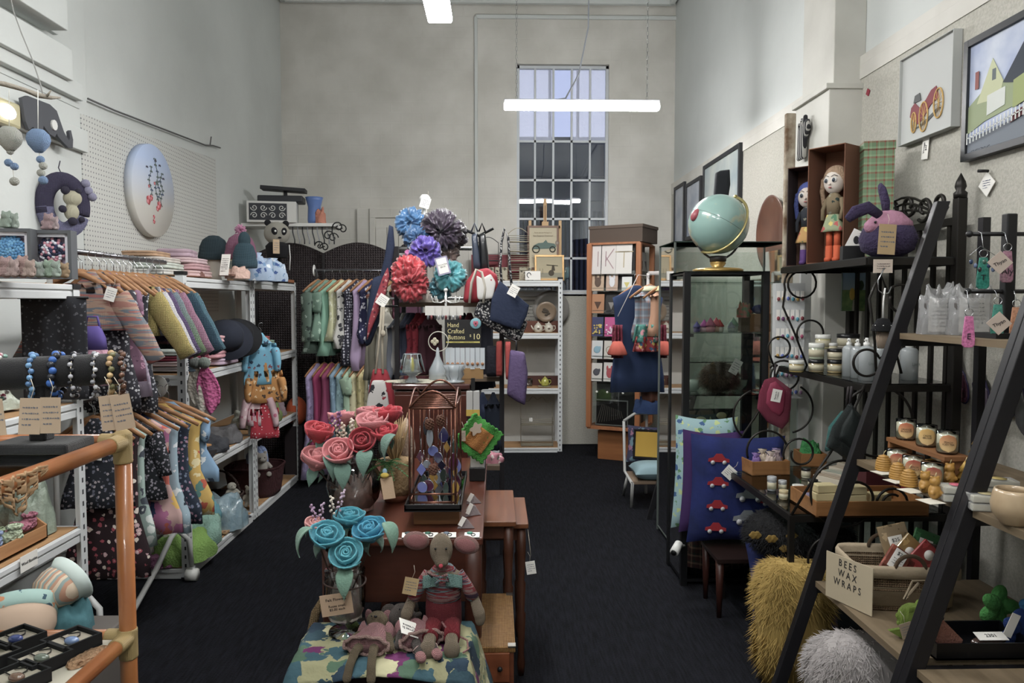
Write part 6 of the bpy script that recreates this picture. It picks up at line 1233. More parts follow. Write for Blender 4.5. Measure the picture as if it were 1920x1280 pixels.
# ---------------- white shelving unit at the back with crockery
bx0,bx1=W(893,600,7.72).x,W(1054,600,7.72).x
lv=[W(1000,y,7.72).z for y in (838,727,624,526)]
boltless('shelving_unit','white boltless shelving unit against the back wall under the window',bx0,bx1,7.68,8.08,tuple(lv),lv[-1]+.02)
zq=lv[3]+.002
t=thing('easel','pale wooden tabletop easel standing on the back shelving unit','easel',(W(1022,510,7.85).x,7.86,zq));EW=M('#c09a68',.6);ht=W(1022,372,7.85).z-zq
obj('mast',MB().box((0,.02,ht/2),(.035,.02,ht)),EW,t);obj('mast_slot',MB().box((0,.008,ht*.72),(.008,.006,ht*.4)),M('#6a4c2c',.7),t);obj('top_clamp',MB().box((0,-.0,.60),(.07,.04,.05)),EW,t)
for s in (-1,1):obj('side_post',MB().box((s*.16,.01,.32),(.03,.02,.64)),EW,t)
obj('ledge',MB().box((0,-.03,.10),(.40,.06,.03)),EW,t);obj('cross_rail',MB().box((0,.01,.57),(.32,.02,.03)),EW,t)
def adv(o,w,h,y):
    txt(o,'Please ask our Managers in',.019,FR(0,y-.004,h*.92),M('#7a6a52',.8),sx=.9);txt(o,'New Rangoons Downtown!',.022,FR(0,y-.004,h*.84),M('#5a4a3a',.8),sx=.85)
    b=MB();z=h*.55
    b.prism([(-.12,z-.02),(-.1,z+.02),(-.05,z+.045),(0,z+.05),(.03,z+.08),(.05,z+.05),(.12,z+.04),(.14,z+.01),(.12,z-.01)],.003,y=y-.003);obj('car_drawing',b,M('#5b6f68',.8),o)
    b=MB()
    for x,r in ((-.075,.036),(.10,.028)):b.tube([(x+r*cos(a),y-.006,z-.02+r*sin(a)) for a in [i*PI/10 for i in range(20)]],.006,5,closed=True)
    obj('wheels_drawing',b,M('#33352f',.8),o);obj('portrait_drawing',MB().ball((.15,y-.004,h*.66),(.022,.003,.03),0,12),M('#8a8074',.8),o)
    scribble(o,.28,.10,TF(0,y-.004,h*.25),M('#8a7f6c',.8),6,3)
framed('framed_poster','framed cream poster of a vintage racing car on the easel','picture',W(1020,510,7.8).x-.01,7.80,zq+.12,.33,.46,0,M('#b8ad92',.8),M('#6d4a34',.5),.02,.02,rx=-.06,drawing=adv)
def ship(o,w,h,y):
    b=MB();b.box((0,y-.003,h*.25),(w*.96,.001,h*.2));obj('painted_water',b,M('#8c8874',.8),o)
    b=MB();b.ball((.02,y-.004,h*.34),(.03,.002,.032),0,12);b.prism([(-.03,h*.7),(.09,h*.66),(.09,h*.69),(-.03,h*.73)],.002,y=y-.004);b.prism([(.02,h*.45),(.06,h*.45),(.05,h*.7),(.03,h*.7)],.002,y=y-.004)
    for x in (-.1,-.07):b.box((x,y-.004,h*.42),(.003,.002,h*.25))
    obj('painted_crane',b,M('#4a4236',.8),o)
framed('framed_painting','gold-framed sepia harbour painting leaning in front of the easel','picture',W(1030,515,7.74).x,7.73,zq,.31,.27,0,M('#b3a584',.8,pat=('grad','#a0977c',.0,.3)),M('#94713c',.35,.5),.02,.02,rx=-.12,drawing=ship)
t=thing('postcard','white postcard with a round print leaning at the front of the back unit','card',(W(999,512,7.7).x,7.69,zq));obj('card',MB().box((0,0,.05),(.16,.003,.095),rx=-.15),PAPER,t);obj('round_print',MB().tube([(-.04+.02*cos(a),-.005,.055+.025*sin(a)) for a in [i*PI/8 for i in range(13)]],.004,5),M('#4a4c54',.8),t)
def wirerack(label,x,y,z,w,h,d,c,tiers=3,name='wire_rack',curl=False,scale=1):
    t=thing(name,label,'rack',(x,y,z));m=M(c,.4,.3)
    for s in (-1,1):obj('side_wire',MB().tube([(s*w/2,-d,0),(s*w/2,0,0),(s*w/2,0,h)],.004,6),m,t)
    for k in range(tiers):
        zz=h*k/tiers+.01;
        for j in range(4):obj('rail_wire',MB().tube([(-w/2,0,zz+j*.02),(-w/2,-d,zz+j*.02),(w/2,-d,zz+j*.02),(w/2,0,zz+j*.02)],.0028,5),m,t)
        obj('tier_floor',MB().box((0,-d/2,zz-.004),(w,d,.003)),m,t)
    obj('top_arch',MB().tube([(-w/2+w*i/16,0,h+.06*sin(PI*i/16)+(.02*sin(i*1.3) if curl else 0)) for i in range(17)],.004,6),m,t)
    return t
wirerack('cream wire letter rack on top of the back unit',W(972,510,7.85).x,7.88,zq,.22,.5,.12,'#b0a890',5)
wirerack('dark wire egg basket with a handle behind the hanging bags',W(915,440,7.8).x,7.85,zq,.22,.40,.15,'#3c3c40',2,'wire_basket')
tag(obj('red_box',MB().box((0,0,.14),(.62,.12,.28)),M('#7a2430',.6),loc=(W(938,460,7.9).x,7.98,zq)),'dull red box lid at the back of the back unit','box')
for k,(px_,c,l) in enumerate(((915,'#a39c88','cream tin with dark print on the back unit'),(940,'#b0a892','beige printed tin next to the dark print tin'),(985,'#a8a08a','tan printed box beside the postcard'))):
    tag(obj('printed_tin',MB().box((0,0,.07),(.13,.08,.14)),M(c,.6,pat=('print',['#4a4438','#8a7c60'],22,.3)),loc=(W(px_,500,7.8).x,7.80,zq),bevel=.004),l,'tin')
zq=lv[2]+.002
tag(obj('wooden_crate',MB().box((0,0,.06),(.42,.10,.12)),M('#6b3a26',.6,pat=('wood','#5a2f20',4,'X')),loc=(W(1015,610,7.9).x,7.93,zq),bevel=.003),'low reddish wooden crate behind the teapots','crate')
def plate(label,x,y,z,r,c1,c2,rx=-1.4):
    t=thing('decorative_plate',label,'plate',(x,y,z+r),0,rx=rx+PI);T=Matrix.Identity(4)
    obj('plate_body',MB().lathe([(.001,0),(r*.6,0),(r*.75,.01),(r,.018),(r,.022),(r*.72,.014),(r*.55,.005),(.001,.005)],36,T=TF(0,0,0)),M(c1,.3),t);b=MB();rd=random.Random(4)
    for k in range(9):b.ball((r*.35*cos(k*.7)*rd.random(),r*.35*sin(k*.7)*rd.random(),.008),(.02,.014,.002),0,8)
    obj('painted_motif',b,M(c2,.6),t);return t
plate('brown stoneware plate with a painted scene standing behind the teapots',W(1024,590,7.85).x,7.86,zq+.11,.11,'#8a7660','#4a4034',-1.45);plate('larger grey plate standing behind the brown one',W(1034,570,7.93).x,8.02,zq+.05,.20,'#8d8a84','#5a5c58',-1.5)
t=thing('framed_print','small framed print with lettering at the back of the crockery shelf','picture',(W(995,575,7.95).x,8.02,zq));obj('frame',MB().box((0,0,.2),(.16,.015,.30)),M('#55504a',.6),t);obj('print',MB().box((0,-.009,.2),(.13,.004,.26)),M('#8a8880',.8),t);scribble(t,.11,.2,TF(0,-.012,.2),n=5,seed=5)
def teapot(label,x,y,z,s,c,spout=True,lid=True,name='teapot',motif='#6a5a4a'):
    t=thing(name,label,name,(x,y,z));
    obj('pot_body',MB().lathe([(.03,0),(.045,.01),(.052,.04),(.045,.075),(.03,.09),(.028,.095)],24),M(c,.25,coat=.5),t);
    if spout:obj('spout',MB().tube([(-.045,0,.03),(-.065,0,.05),(-.078,0,.08)],[.012,.008,.006],8),M(c,.25,coat=.5),t)
    else:obj('pouring_lip',MB().ball((-.028,0,.095),(.016,.01,.008)),M(c,.25,coat=.5),t)
    obj('handle',MB().tube([(.042,0,.075),(.07,0,.075),(.075,0,.045),(.048,0,.02)],.005,8),M(c,.25,coat=.5),t)
    if lid:obj('lid',MB().lathe([(.03,.092),(.022,.104),(.006,.108),(.009,.118),(.001,.122)],18),M(c,.25,coat=.5),t)
    obj('painted_flower',MB().ball((0,-.050,.045),(.015,.003,.012),0,8),M(motif,.6),t);t.scale=(s,)*3
teapot('cream teapot with a painted flower on the back crockery shelf',W(1009,620,7.78).x,7.77,zq,.95,'#c6bfae');teapot('cream jug with a painted band right of the teapot',W(1027,620,7.78).x+.01,7.77,zq,.95,'#c6bfae',False,True,'jug')
zq=lv[1]+.002
t=thing('saucer','pale yellow saucer under the yellow teapot','saucer',(W(1021,722,7.78).x,7.80,zq));obj('dish',MB().lathe([(.03,0),(.075,.008),(.07,.010),(.001,.004)],28),M('#b8b088',.3),t)
teapot('lime yellow fluted teapot on a saucer on the third shelf',W(1022,718,7.78).x,7.80,zq+.010,.85,'#b3b03c',motif='#a8a436')
t=thing('cutlery_tray','wooden tray with cups at the back of the third shelf','tray',(W(1010,700,7.9).x,7.97,zq));obj('tray_body',MB().box((0,0,.05),(.5,.08,.10)),M('#4e2a20',.6),t);obj('glass_cup',MB().lathe([(.03,0),(.035,.08)],16,at=(-.1,-.08,0)),CLEAR,t);obj('glass_cup',MB().lathe([(.03,0),(.035,.08)],16,at=(.1,-.08,0)),CLEAR,t)
zq=lv[0]+.002;t=wirerack('cream wire two-tier rack with scrolled top on the bottom shelf of the back unit',W(1007,835,7.8).x,7.90,zq,.34,.44,.16,'#a39b86',2,curl=True);price_tag(t,-.07,-.17,.29,w=.035,h=.04)
# ================= RIGHT SIDE =================
ORW=M('#a8683a',.45,pat=('wood','#955a30',4,'Z'))
# card spinner
SX,SY=W(1162,700,7.5).x,7.45;zb=W(1140,801,7.3).z;zt=W(1140,457,7.3).z;a=.50;th=-.46
t=thing('card_spinner','square wooden rotating card spinner near the back wall','display stand',(SX,SY,0),th)
obj('base_box',MB().box((0,0,zb/2-.02),(.36,.36,zb-.04)),M('#a0632c',.5,pat=('wood','#8a5222',3,'X')),t,bevel=.004);obj('bottom_board',MB().box((0,0,zb),(a+.03,a+.03,.03)),ORW,t)
for sx in (-1,1):
    for sy in (-1,1):obj('post',MB().box((sx*a/2,sy*a/2,(zb+zt)/2),(.05,.05,zt-zb)),ORW,t,bevel=.004)
obj('core',MB().box((0,0,(zb+zt)/2),(a-.12,a-.12,zt-zb-.02)),M('#3b3836',.6),t);obj('top_board',MB().box((0,0,zt),(a+.02,a+.02,.02)),ORW,t)
lvs=[W(1140,y,7.3).z for y in (514,545,587,630,672,714)]
for z in lvs:
    for (cx,cy,dx,dy) in ((0,-a/2+.02,a-.06,.06),(a/2-.02,0,.06,a-.06)):obj('acrylic_ledge',MB().box((cx,cy,z-.008),(dx,dy,.005)).box((cx*(1+.1*(dx<.1)),cy*(1+.1*(dy<.1)),z+.012),(dx if dx>.1 else .003,dy if dy>.1 else .003,.035)),CLEAR,t)
obj('clear_front',MB().box((0,-a/2+.01,(lvs[-1]+zb)/2),(a-.07,.003,lvs[-1]-zb-.05)),CLEAR,t)
t2=thing('cardboard_box','flat dark brown box lying on top of the card spinner','box',(SX+.02,SY,zt+.012),th-.1);obj('box_body',MB().box((0,0,.085),(.56,.42,.17)),M('#54463c',.8),t2);obj('box_lid',MB().box((0,0,.155),(.575,.435,.03)),M('#5c4d42',.8),t2)
RT=Matrix.Translation((SX,SY,0))@Matrix.Rotation(th,4,'Z')
def gcard(lx,z,w,h,c,label,art=None,side=False,group='greeting cards on the spinner'):
    p=RT@(Vector((a/2-.015,lx,z)) if side else Vector((lx,-a/2-.0+.005,z)))
    t=thing('greeting_card',label,'card',p,th+(PI/2 if side else 0),group,rx=0);obj('card',MB().box((0,0,h/2),(w,.004,h),rx=-.1),M(c,.7),t)
    if art:
        kind,ac=art;b=MB();T=TF(0,-.004,h/2,rx=-.1)
        if kind=='face':b.ball((0,0,-.01),(w*.26,.002,h*.26),0,12,T=T);[b.ball((s*w*.18,0,h*.2),(w*.09,.002,h*.14),0,8,T=T) for s in (-1,1)]
        elif kind=='tri':b.prism([(-w*.28,h*.1),(w*.28,h*.1),(0,-h*.3)],.002,T=T)
        elif kind=='blob':b.ball((0,0,0),(w*.3,.002,h*.2),0,12,T=T);b.ball((w*.25,0,h*.1),(w*.1,.002,h*.1),0,8,T=T)
        elif kind=='letters':[b.box((x*w,0,z_*h),(w*.06,.002,h*.5),ry=r_,T=T) for x,z_,r_ in ac[1]];ac=ac[0]
        elif kind=='dots':[b.ball((w*random.uniform(-.35,.35),0,h*random.uniform(-.38,.1)),(.009,.002,.009),0,6,T=T) for _ in range(22)]
        elif kind=='ring':b.tube([(w*.3*cos(q),0,w*.3*sin(q)) for q in [i*PI/10 for i in range(20)]],.003,4,closed=True,T=T);b.box((0,0,0),(w*.5,.001,.002),T=T)
        obj('print',b,M(ac,.7),t)
    return t
K_=[(-.2,0,0),(.06,.12,.6),(.06,-.12,-.6)]
for (lx,z,w,h,c,l,ar) in ((-.185,lvs[0]-.0,.10,.30,'#c4beba','tall cream card with a partly hidden floral initial on the top row',('letters',('#8a6a6a',[(.2,0,0)]))),(-.055,lvs[0],.145,.30,'#c6c0bb','cream card with a floral letter K on the top row',('letters',('#a08488',K_))),(.10,lvs[0],.16,.30,'#cac6c0','cream card with a floral letter T on the top row',('letters',('#a89a78',[(0,-.05,0),(-.1,.22,PI/2),(.1,.22,PI/2)]))),
        (-.165,lvs[1],.125,.19,'#b0967c','tan card with a german shepherd face on the second row',('face','#574438')),(-.02,lvs[1],.12,.19,'#b09684','tan card with a white dog face on the second row',('face','#c9c8cc')),(.13,lvs[1],.10,.135,'#cfd0cd','white card with a yellow triangle on the second row',('tri','#c2b560')),
        (-.165,lvs[2],.13,.19,'#a5744f','brown kraft card with a small dark figure on the third row',('tri','#4e3628')),(-.025,lvs[2],.11,.18,'#2f2d2d','black card with a small white figure on the third row',('tri','#7c7874')),(.10,lvs[2],.08,.12,'#c6c3ba','small white card on the third row',None),(.16,lvs[2]+.01,.09,.13,'#a9b04a','lime card with a dark kiwi on the third row',('blob','#4c3c28')),
        (-.17,lvs[3],.125,.19,'#3c3f62','navy card with golden dots on the fourth row',('dots','#c0a84e')),(-.03,lvs[3],.125,.19,'#b84a84','pink card with white clouds on the fourth row',('dots','#d8c0cc')),(.11,lvs[3],.12,.18,'#b0503e','coral red card on the fourth row',None),
        (-.17,lvs[4],.115,.18,'#c2c4c4','white card with a blue whale and the word WHALE on the fifth row',('blob','#7fa4b4')),(-.04,lvs[4],.115,.18,'#c0bbb2','cream card with a brown ring drawing on the fifth row',('ring','#8c7860')),(.085,lvs[4],.11,.14,'#c2bdb6','plain cream card at the right of the fifth row',None),
        (-.175,lvs[5],.115,.18,'#c2bfb9','white card with a dark pudding drawing on the sixth row',('blob','#4c4c54')),(-.04,lvs[5],.12,.19,'#c6c3be','white card with two red figures on the sixth row',('face','#a8484e')),(.085,lvs[5],.10,.12,'#c4bfb8','small white card with an orange animal on the sixth row',('blob','#b08070'))):
    q=gcard(lx,z,w,h,c,l,ar)
    if 'WHALE' in l:txt(q,'WHALE',.028,FR(0,-.006,.03),M('#4a6470',.8))
for (lx,z,w,h,c,l) in ((-.1,lvs[0],.12,.22,'#8a8884','grey photo card on the side face of the spinner, left'),(.04,lvs[0],.12,.22,'#807e7a','grey photo card on the side face of the spinner, right'),(-.1,lvs[1],.12,.2,'#a9a29a','pale wildlife card on the side face, second row left'),(.04,lvs[1],.12,.2,'#a49c92','pale wildlife card on the side face, second row right')):gcard(lx,z,w,h,c,l,('tri','#3e3a38'),True)
def stairs(o,w,h,y):
    b=MB()
    for k in range(12):b.box((-w*.4+w*.8*k/12,y-.002,h*.5),(w*.02,.001,h*(.85-.05*k)),ry=.3-.05*k)
    obj('photo_detail',b,M('#8a7a70',.7),o)
p=RT@Vector((-.03,-a/2+.05,zb+.02));framed('framed_photo','black-and-white framed photo of stairs in the bottom compartment of the spinner','picture',p.x,p.y,p.z,.34,.26,th,M('#2c2523',.5),M('#b3b0ab',.6),.01,.012,drawing=stairs)
for k,lx in enumerate((-.17,-.06,.1)):
    p=RT@Vector((lx,-a/2+.0,zb+.36));tag(obj('price_dot',MB().lathe([(.011,0),(.011,.003),(.001,.003)],14,T=Matrix.Rotation(PI/2,4,'X')),PAPER,loc=p,rot=(0,0,th)),('left','middle','right')[k]+' round white price sticker on the clear spinner compartment','sticker')
# kids' clothes rail
KX=W(1212,600,6.0).x;zr=W(1225,512,6.0).z;t=thing('clothes_stand','clear acrylic stand with a frosted top rail holding toddler clothes','clothes rack',(KX+.05,6.0,0))
FRO=M('#cfcac8',.3,alpha=.6);obj('side_hook',MB().tube([(-.04,0,zr-.02),(-.15,-.15,zr-.02),(W(1158,640,5.75).x-KX-.05,-.25,W(1158,600,5.75).z+.03)],.003,6),FRO,t);obj('frosted_rail',MB().box((.05,0,zr),(.18,.06,.03)),FRO,t,bevel=.008)
for s in (-.04,.14):obj('clear_post',MB().cyl((s,0,0),(s,0,zr),.012),FRO,t)
for (px_,w,c,h,l,m,sl,fl_) in ((1192,.40,0,.85,'navy coat hanging full length on the toddler stand',M('#1f3154',.9),None,1.1),(1215,.28,0,.42,'grey-blue and red plaid vest with a cream collar',M('#6b7684',.9,pat=('plaid',('#8a6a64','#94a0a8'),5)),None,1.15),(1238,.24,0,.40,'peach pinafore with a yellow collar',M('#b98a6c',.9),None,1.1)):
    x=W(px_,560,5.9).x;hanger(x,5.9-.02*(px_-1183)/10,zr-.02,.2,'wooden hanger holding the '+l.split(' with')[0].split(' hanging')[0]+' on the toddler stand','wooden hangers on the toddler stand',.34)
    garment('toddler_garment',l,'clothing',x,5.88-.002*(px_-1183),zr-.02,.15,m,w,h,sl,fl_,.04,.015,'clothes on the toddler stand',tagc=px_>1200,seed=px_,collar=M('#b9bc9c' if px_==1215 else '#cfc48a',.9) if px_>1200 else None)
for (px_,py_,w_,h_,c,cols,l) in ((1222,625,.30,.14,'#3c7a70',['#6a9c8c','#c98a94','#2c5c54'],'teal floral child skirt below the plaid vest'),(1220,645,.28,.12,'#8c2a2c',['#b9a04a','#2a4a6a','#c98484'],'red geometric child skirt below the teal one'),(1158,640,.09,.26,'#6c1f34',['#8a3a50','#4a1426'],'crimson crocheted scarf with a coral frill left of the navy coat')):
    p=W(px_,py_,5.75);o=obj('child_skirt' if w_>.1 else 'crochet_scarf',MB().grid(lambda u,v:((u-.5)*w_*(1-.2*(1-v)),.02*sin(u*20)+.0,h_*(.5-v)),24,8),M(c,.9,pat=('print',cols,26,.4)),loc=p,solid=.01);tag(o,l,'clothing')
p=W(1158,655,5.7);tag(obj('coral_frill',MB().lathe([(.03,.06),(.05,.02),(.07,-.03),(.065,-.04)],20,fn=lambda a_,z:1+.15*sin(a_*7)),M('#b5503f',.9),loc=p,solid=.008),'coral ruffled hat hanging at the foot of the crimson scarf','hat')
p=W(1220,690,5.9);t=thing('leather_apron','tan brown apron with a tag hanging below the navy coat','apron',p);obj('apron_body',MB().grid(lambda u,v:((u-.5)*.22*(1-.5*v),.01*sin(u*9),-.06-v*.22),12,8),M('#5c3524',.7),t,solid=.008);price_tag(t,0,-.03,-.08,w=.03,h=.07)
# chair with cushions, folding easel
CHY=5.75;cx=W(1222,880,CHY).x;t=thing('tube_chair','white tubular chair holding cushions behind the glass cabinet','chair',(cx,CHY,0));TW=M('#b9b9b6',.35)
zse=W(1215,895,CHY).z;
obj('seat',MB().box((0,0,zse),(.36,.34,.03)),M('#8a735c',.6),t,bevel=.008)
for s in (-1,1):obj('side_tube',MB().tube([(s*.19,-.16,.0),(s*.19,-.20,.20),(s*.19,-.17,zse),(s*.19,.14,zse+.02),(s*.19,.2,zse+.42)],.012,8),TW,t);obj('rear_leg',MB().cyl((s*.19,.02,zse),(s*.19,.2,0),.012),TW,t)
obj('back_tube',MB().tube([(-.19,.2,zse+.42),(-.1,.21,zse+.48),(.1,.21,zse+.48),(.19,.2,zse+.42)],.012,8),TW,t)
def pillow(label,P,w,h,d,m,rz=0,rx=0,ry=0,name='cushion',group=None,child=None):
    b=MB()
    def side(sg):
        def f(u,v):
            x,z=(u-.5)*2,(v-.5)*2;e=(max(0,1-abs(x)**3.2)*max(0,1-abs(z)**3.2))**.45;pin=1-.07*(1-abs(x)**2*abs(z)**2)
            return (x*w/2*(pin+.0),sg*d/2*e,z*h/2*pin)
        return f
    b.grid(side(-1),18,18);b.grid(lambda u,v:side(1)(1-u,v),18,18);t=thing(name,label,'cushion',P,rz,group,rx=rx,ry=ry);obj('cover',b,m,t);return t
pillow('patchwork cushion with a yellow panel and black edging standing on the white chair',(cx+.0,CHY+.12,zse+.24),.36,.30,.10,M('#4a4a66',.9,pat=('print',['#b07a94','#7a9aa8','#3a3c62'],16,.4)),rz=-.35,rx=-.2)
t=bpy.data.objects[[o.name for o in bpy.data.objects if o.get('label','').startswith('patchwork cushion')][0]]
obj('yellow_panel',MB().box((0,-.045,0),(.20,.015,.2)),M('#c49a1c',.9),t,bevel=.004);obj('black_edging',MB().tube([(x,-.043,z) for x,z in [(-.11+.22*i/10,-.11) for i in range(10)]+[(.11,-.11+.22*i/10) for i in range(10)]+[(.11-.22*i/10,.11) for i in range(10)]+[(-.11,.11-.22*i/10) for i in range(10)]],[.008 if i%2 else .013 for i in range(40)],6,closed=True),M('#161418',.9),t)
pillow('pale blue round cushion lying on the white chair',(cx-.0,CHY-.06,zse+.075),.34,.32,.13,M('#7f9ca4',.9),rx=PI/2,name='cushion')
heap('denim_bag','blue denim hat slung over the top of the chair','hat',cx+.05,CHY+.2,zse+.49,.3,.2,.12,M('#2c4470',.9,bump=('noise',40,.5)),3)
t=thing('folding_easel','black folding A-frame leaning in front of the white chair','easel',(cx-.02,5.38,0));
for s in (-1,1):obj('easel_leg',MB().box((.10+s*.07,s*.1-.0,.48),(.035,.025,1.0),ry=.26),M('#15151a',.6),t)
obj('easel_bar',MB().box((.08,0,.3),(.03,.25,.02)),M('#15151a',.6),t)
# black-framed glass cabinet
GX0,GX1,GY0,GY1,GZ=1.03,1.50,4.01,4.36,W(1285,508,4.01).z
def glasscase(label,x0,x1,y0,y1,zt_,fr,zs,fm,gm,posts=True):
    t=thing('glass_cabinet',label,'cabinet',((x0+x1)/2,(y0+y1)/2,0));w,d=x1-x0,y1-y0
    for sx in (-1,1):
        for sy in (-1,1):obj('post',MB().box((sx*(w/2-fr/2),sy*(d/2-fr/2),zt_/2),(fr,fr,zt_)),fm,t)
    for z in (.03,zt_-fr/4):
        for s in (-1,1):obj('frame_rail',MB().box((0,s*(d/2-fr/2),z),(w-2*fr,fr*.6,fr*.5)),fm,t);obj('frame_rail',MB().box((s*(w/2-fr/2),0,z),(fr*.6,d-2*fr,fr*.5)),fm,t)
    for z in zs:
        obj('glass_shelf',MB().box((0,0,z),(w-2*fr,d-2*fr,.006)),GLSG,t)
        for sx in (-1,1):obj('shelf_bracket',MB().box((sx*(w/2-fr*1.2),-d/2+fr,z-.012),(fr,fr,.018)),fm,t)
    for s,nm in ((-1,'front_glass'),(1,'back_glass')):obj(nm,MB().grid(lambda u,v:((u-.5)*(w-2*fr),s*(d/2-.006),.04+v*(zt_-.08)),1,1),gm,t)
    for s in (-1,1):obj('side_glass',MB().grid(lambda u,v:(s*(w/2-.006),(u-.5)*(d-2*fr),.04+v*(zt_-.08)),1,1),gm,t);obj('top_glass',MB().box((0,0,zt_-.004),(w,d,.006)),GLSG,t);obj('floor_panel',MB().box((0,0,.05),(w-.02,d-.02,.02)),fm,t)
    return t
BF=M('#131416',.4);zs=[W(1350,y,4.05).z for y in (624,741,838,968)]
glasscase('black-framed glass display cabinet with the globe on top',GX0,GX1,GY0,GY1,GZ,.035,zs,BF,glass('#e4ece8',.03))
glasscase('frameless glass showcase standing behind the globe',1.12,1.85,4.62,5.05,W(1300,452,4.62).z,.012,[W(1300,530,4.7).z,1.2],M('#5a625e',.3),glass('#e8f0ec',.03))
g=W(1348,420,4.16);t=thing('globe','large pale blue-green world globe tilted in a brass ring','globe',(g.x,4.17,GZ));gz=g.z-GZ;GR=.168
GM=M('#86a8a0',.22,coat=.5);nt=GM.node_tree;nn=nt.nodes;ll=nt.links
tc=nn.new('ShaderNodeTexCoord');no=nn.new('ShaderNodeTexNoise');no.inputs['Scale'].default_value=6;no.inputs['Detail'].default_value=6;ll.new(tc.outputs['Object'],no.inputs[0])
rp=nn.new('ShaderNodeValToRGB');ll.new(no.outputs['Fac'],rp.inputs[0]);e=rp.color_ramp.elements;e[0].position=.56;e[0].color=hx('#84a8a0');e[1].position=.60;e[1].color=hx('#a3ad94');x=e.new(.68);x.color=hx('#9a8a6c');ll.new(rp.outputs[0],nn['Principled BSDF'].inputs['Base Color'])
sp=obj('sphere',MB().ball((0,0,0),GR,0,48),GM,t,loc=(0,0,gz),rot=(0,.5,0));obj('red_country',MB().ball((-.150,-.055,-.03),(.024,.03,.038),0,16),M('#a04a54',.4),sp)
b=MB()
for k in range(6):a_=k*PI/6;b.tube([(GR*1.001*sin(q)*cos(a_),GR*1.001*sin(q)*sin(a_),GR*1.001*cos(q)) for q in [i*PI/18 for i in range(36)]],.0006,4,closed=True)
for la in (-.6,-.3,0,.3,.6):b.tube([(GR*1.001*cos(la)*cos(q),GR*1.001*cos(la)*sin(q),GR*1.001*sin(la)) for q in [i*PI/18 for i in range(36)]],.0006,4,closed=True)
b=MB().tube([(GR*1.002*cos(q),GR*1.002*sin(q),0) for q in [i*PI/24 for i in range(48)]],.001,4,closed=True);obj('equator_line',b,M('#4e6660',.6),sp)
BRS=M('#a89a5c',.3,.7)
rg=obj('brass_meridian',MB().tube([((GR+.012)*sin(q)*.55,-(GR+.012)*sin(q)*.83,(GR+.012)*cos(q)) for q in [i*PI/24 for i in range(25)]],.008,8,flat=.5),BRS,t,loc=(0,0,gz),rot=(0,.55,0));obj('pole_knob',MB().ball((0,0,GR+.014),.012),BRS,rg)
obj('cradle',MB().tube([(GR*.85*cos(q),0,GR*1.18*sin(q)) for q in [PI+.45+i*(PI-.9)/12 for i in range(13)]],.006,8),M('#33343a',.4),t,loc=(0,0,gz));obj('brass_base',MB().lathe([(.14,0),(.14,.015),(.12,.022),(.03,.028),(.045,.05),(.03,.075),(.001,.085)],32),M('#a8873c',.3,.6),t);obj('neck',MB().lathe([(.045,.0),(.05,.03),(.001,.035)],16,at=(0,0,max(.06,gz-GR-.05))),M('#2c2a2a',.4),t)
ZQ=W(1300,452,4.62).z+.004;BB=(W(1352,350,4.75).x,0,ZQ);t=thing('black_bag','black cloth bag with a strap standing behind the top of the globe','bag',(BB[0],4.76,ZQ));obj('bag_cloth',flatbag(MB(),pxo([(1338,375),(1342,324),(1350,320),(1367,318),(1368,345),(1363,378)],4.76,BB)+[(.05,0),(-.05,0)],.03),M('#1d2026',.9),t)
# small goods in the glass cabinet
z=zs[0]+.004
for (px_,c,c2,l,k) in ((1307,'#55508a','#5a4a80','purple knitted cap figure at the left of the cabinet shelf',.022),(1322,'#a04a8c','#c9a0a8','magenta knitted mushroom figure in the cabinet',.026),(1332,'#b0607c','#c98a94','pink gnome figure with a pointed hat in the cabinet',.03),(1346,'#b4505a','#c9a08c','coral gnome figure with a wide hat in the cabinet',.03),(1352,'#b03c38','#cfc6ba','red and white mushroom figure in the cabinet',.026),(1368,'#8c94a0','#9ca8a0','grey knitted figure in the cabinet',.022),(1378,'#7c9c84','#8ca08c','pale green wrapped bottle in the cabinet',.03)):
    t=thing('knitted_figure',l,'soft toy',(W(px_,600,4.1).x,4.1+.03*sin(px_),z),0,'knitted figures in the glass cabinet');obj('figure_body',MB().lathe([(k*.8,0),(k*.9,k*.8),(k*.5,k*1.4),(.001,k*1.5)],14),M(c2,.9),t);obj('figure_hat',MB().lathe([(k*1.05,k*1.1),(k*.8,k*1.6),(k*.3,k*2.3),(.001,k*2.7)],14),M(c,.9),t)
t=thing('wooden_box','tan wooden box in the glass cabinet with knitted bags on it','box',(W(1422,600,4.15).x,4.17,z));obj('box_body',MB().box((0,0,.05),(.12,.10,.10)),M('#8a5f34',.6),t)
heap('red_bow','red and green ribbon cluster beside the wooden box in the cabinet','ribbon',W(1400,580,4.1).x,4.14,z+.08,.08,.07,.08,M('#a03a34',.8,pat=('noise','#3c6a44',40)),2);tag(obj('wooden_block',MB().box((0,0,.04),(.05,.05,.08)),M('#5a4a3a',.7),loc=(W(1400,580,4.1).x,4.14,z)),'small dark block under the ribbon cluster','block')
tag(obj('blue_purse',MB().ball((0,0,.025),(.045,.03,.028),0,14),M('#2c3560',.9),loc=(W(1425,580,4.15).x,4.16,z+.10)),'navy knitted purse on the wooden box in the cabinet','purse')
z=zs[1]+.004;P=W(1352,700,4.15);t=thing('fluffy_hat','brown fluffy knitted tea cosy with a tag in the glass cabinet','tea cosy',(P.x,4.18,z))
rd=random.Random(5)
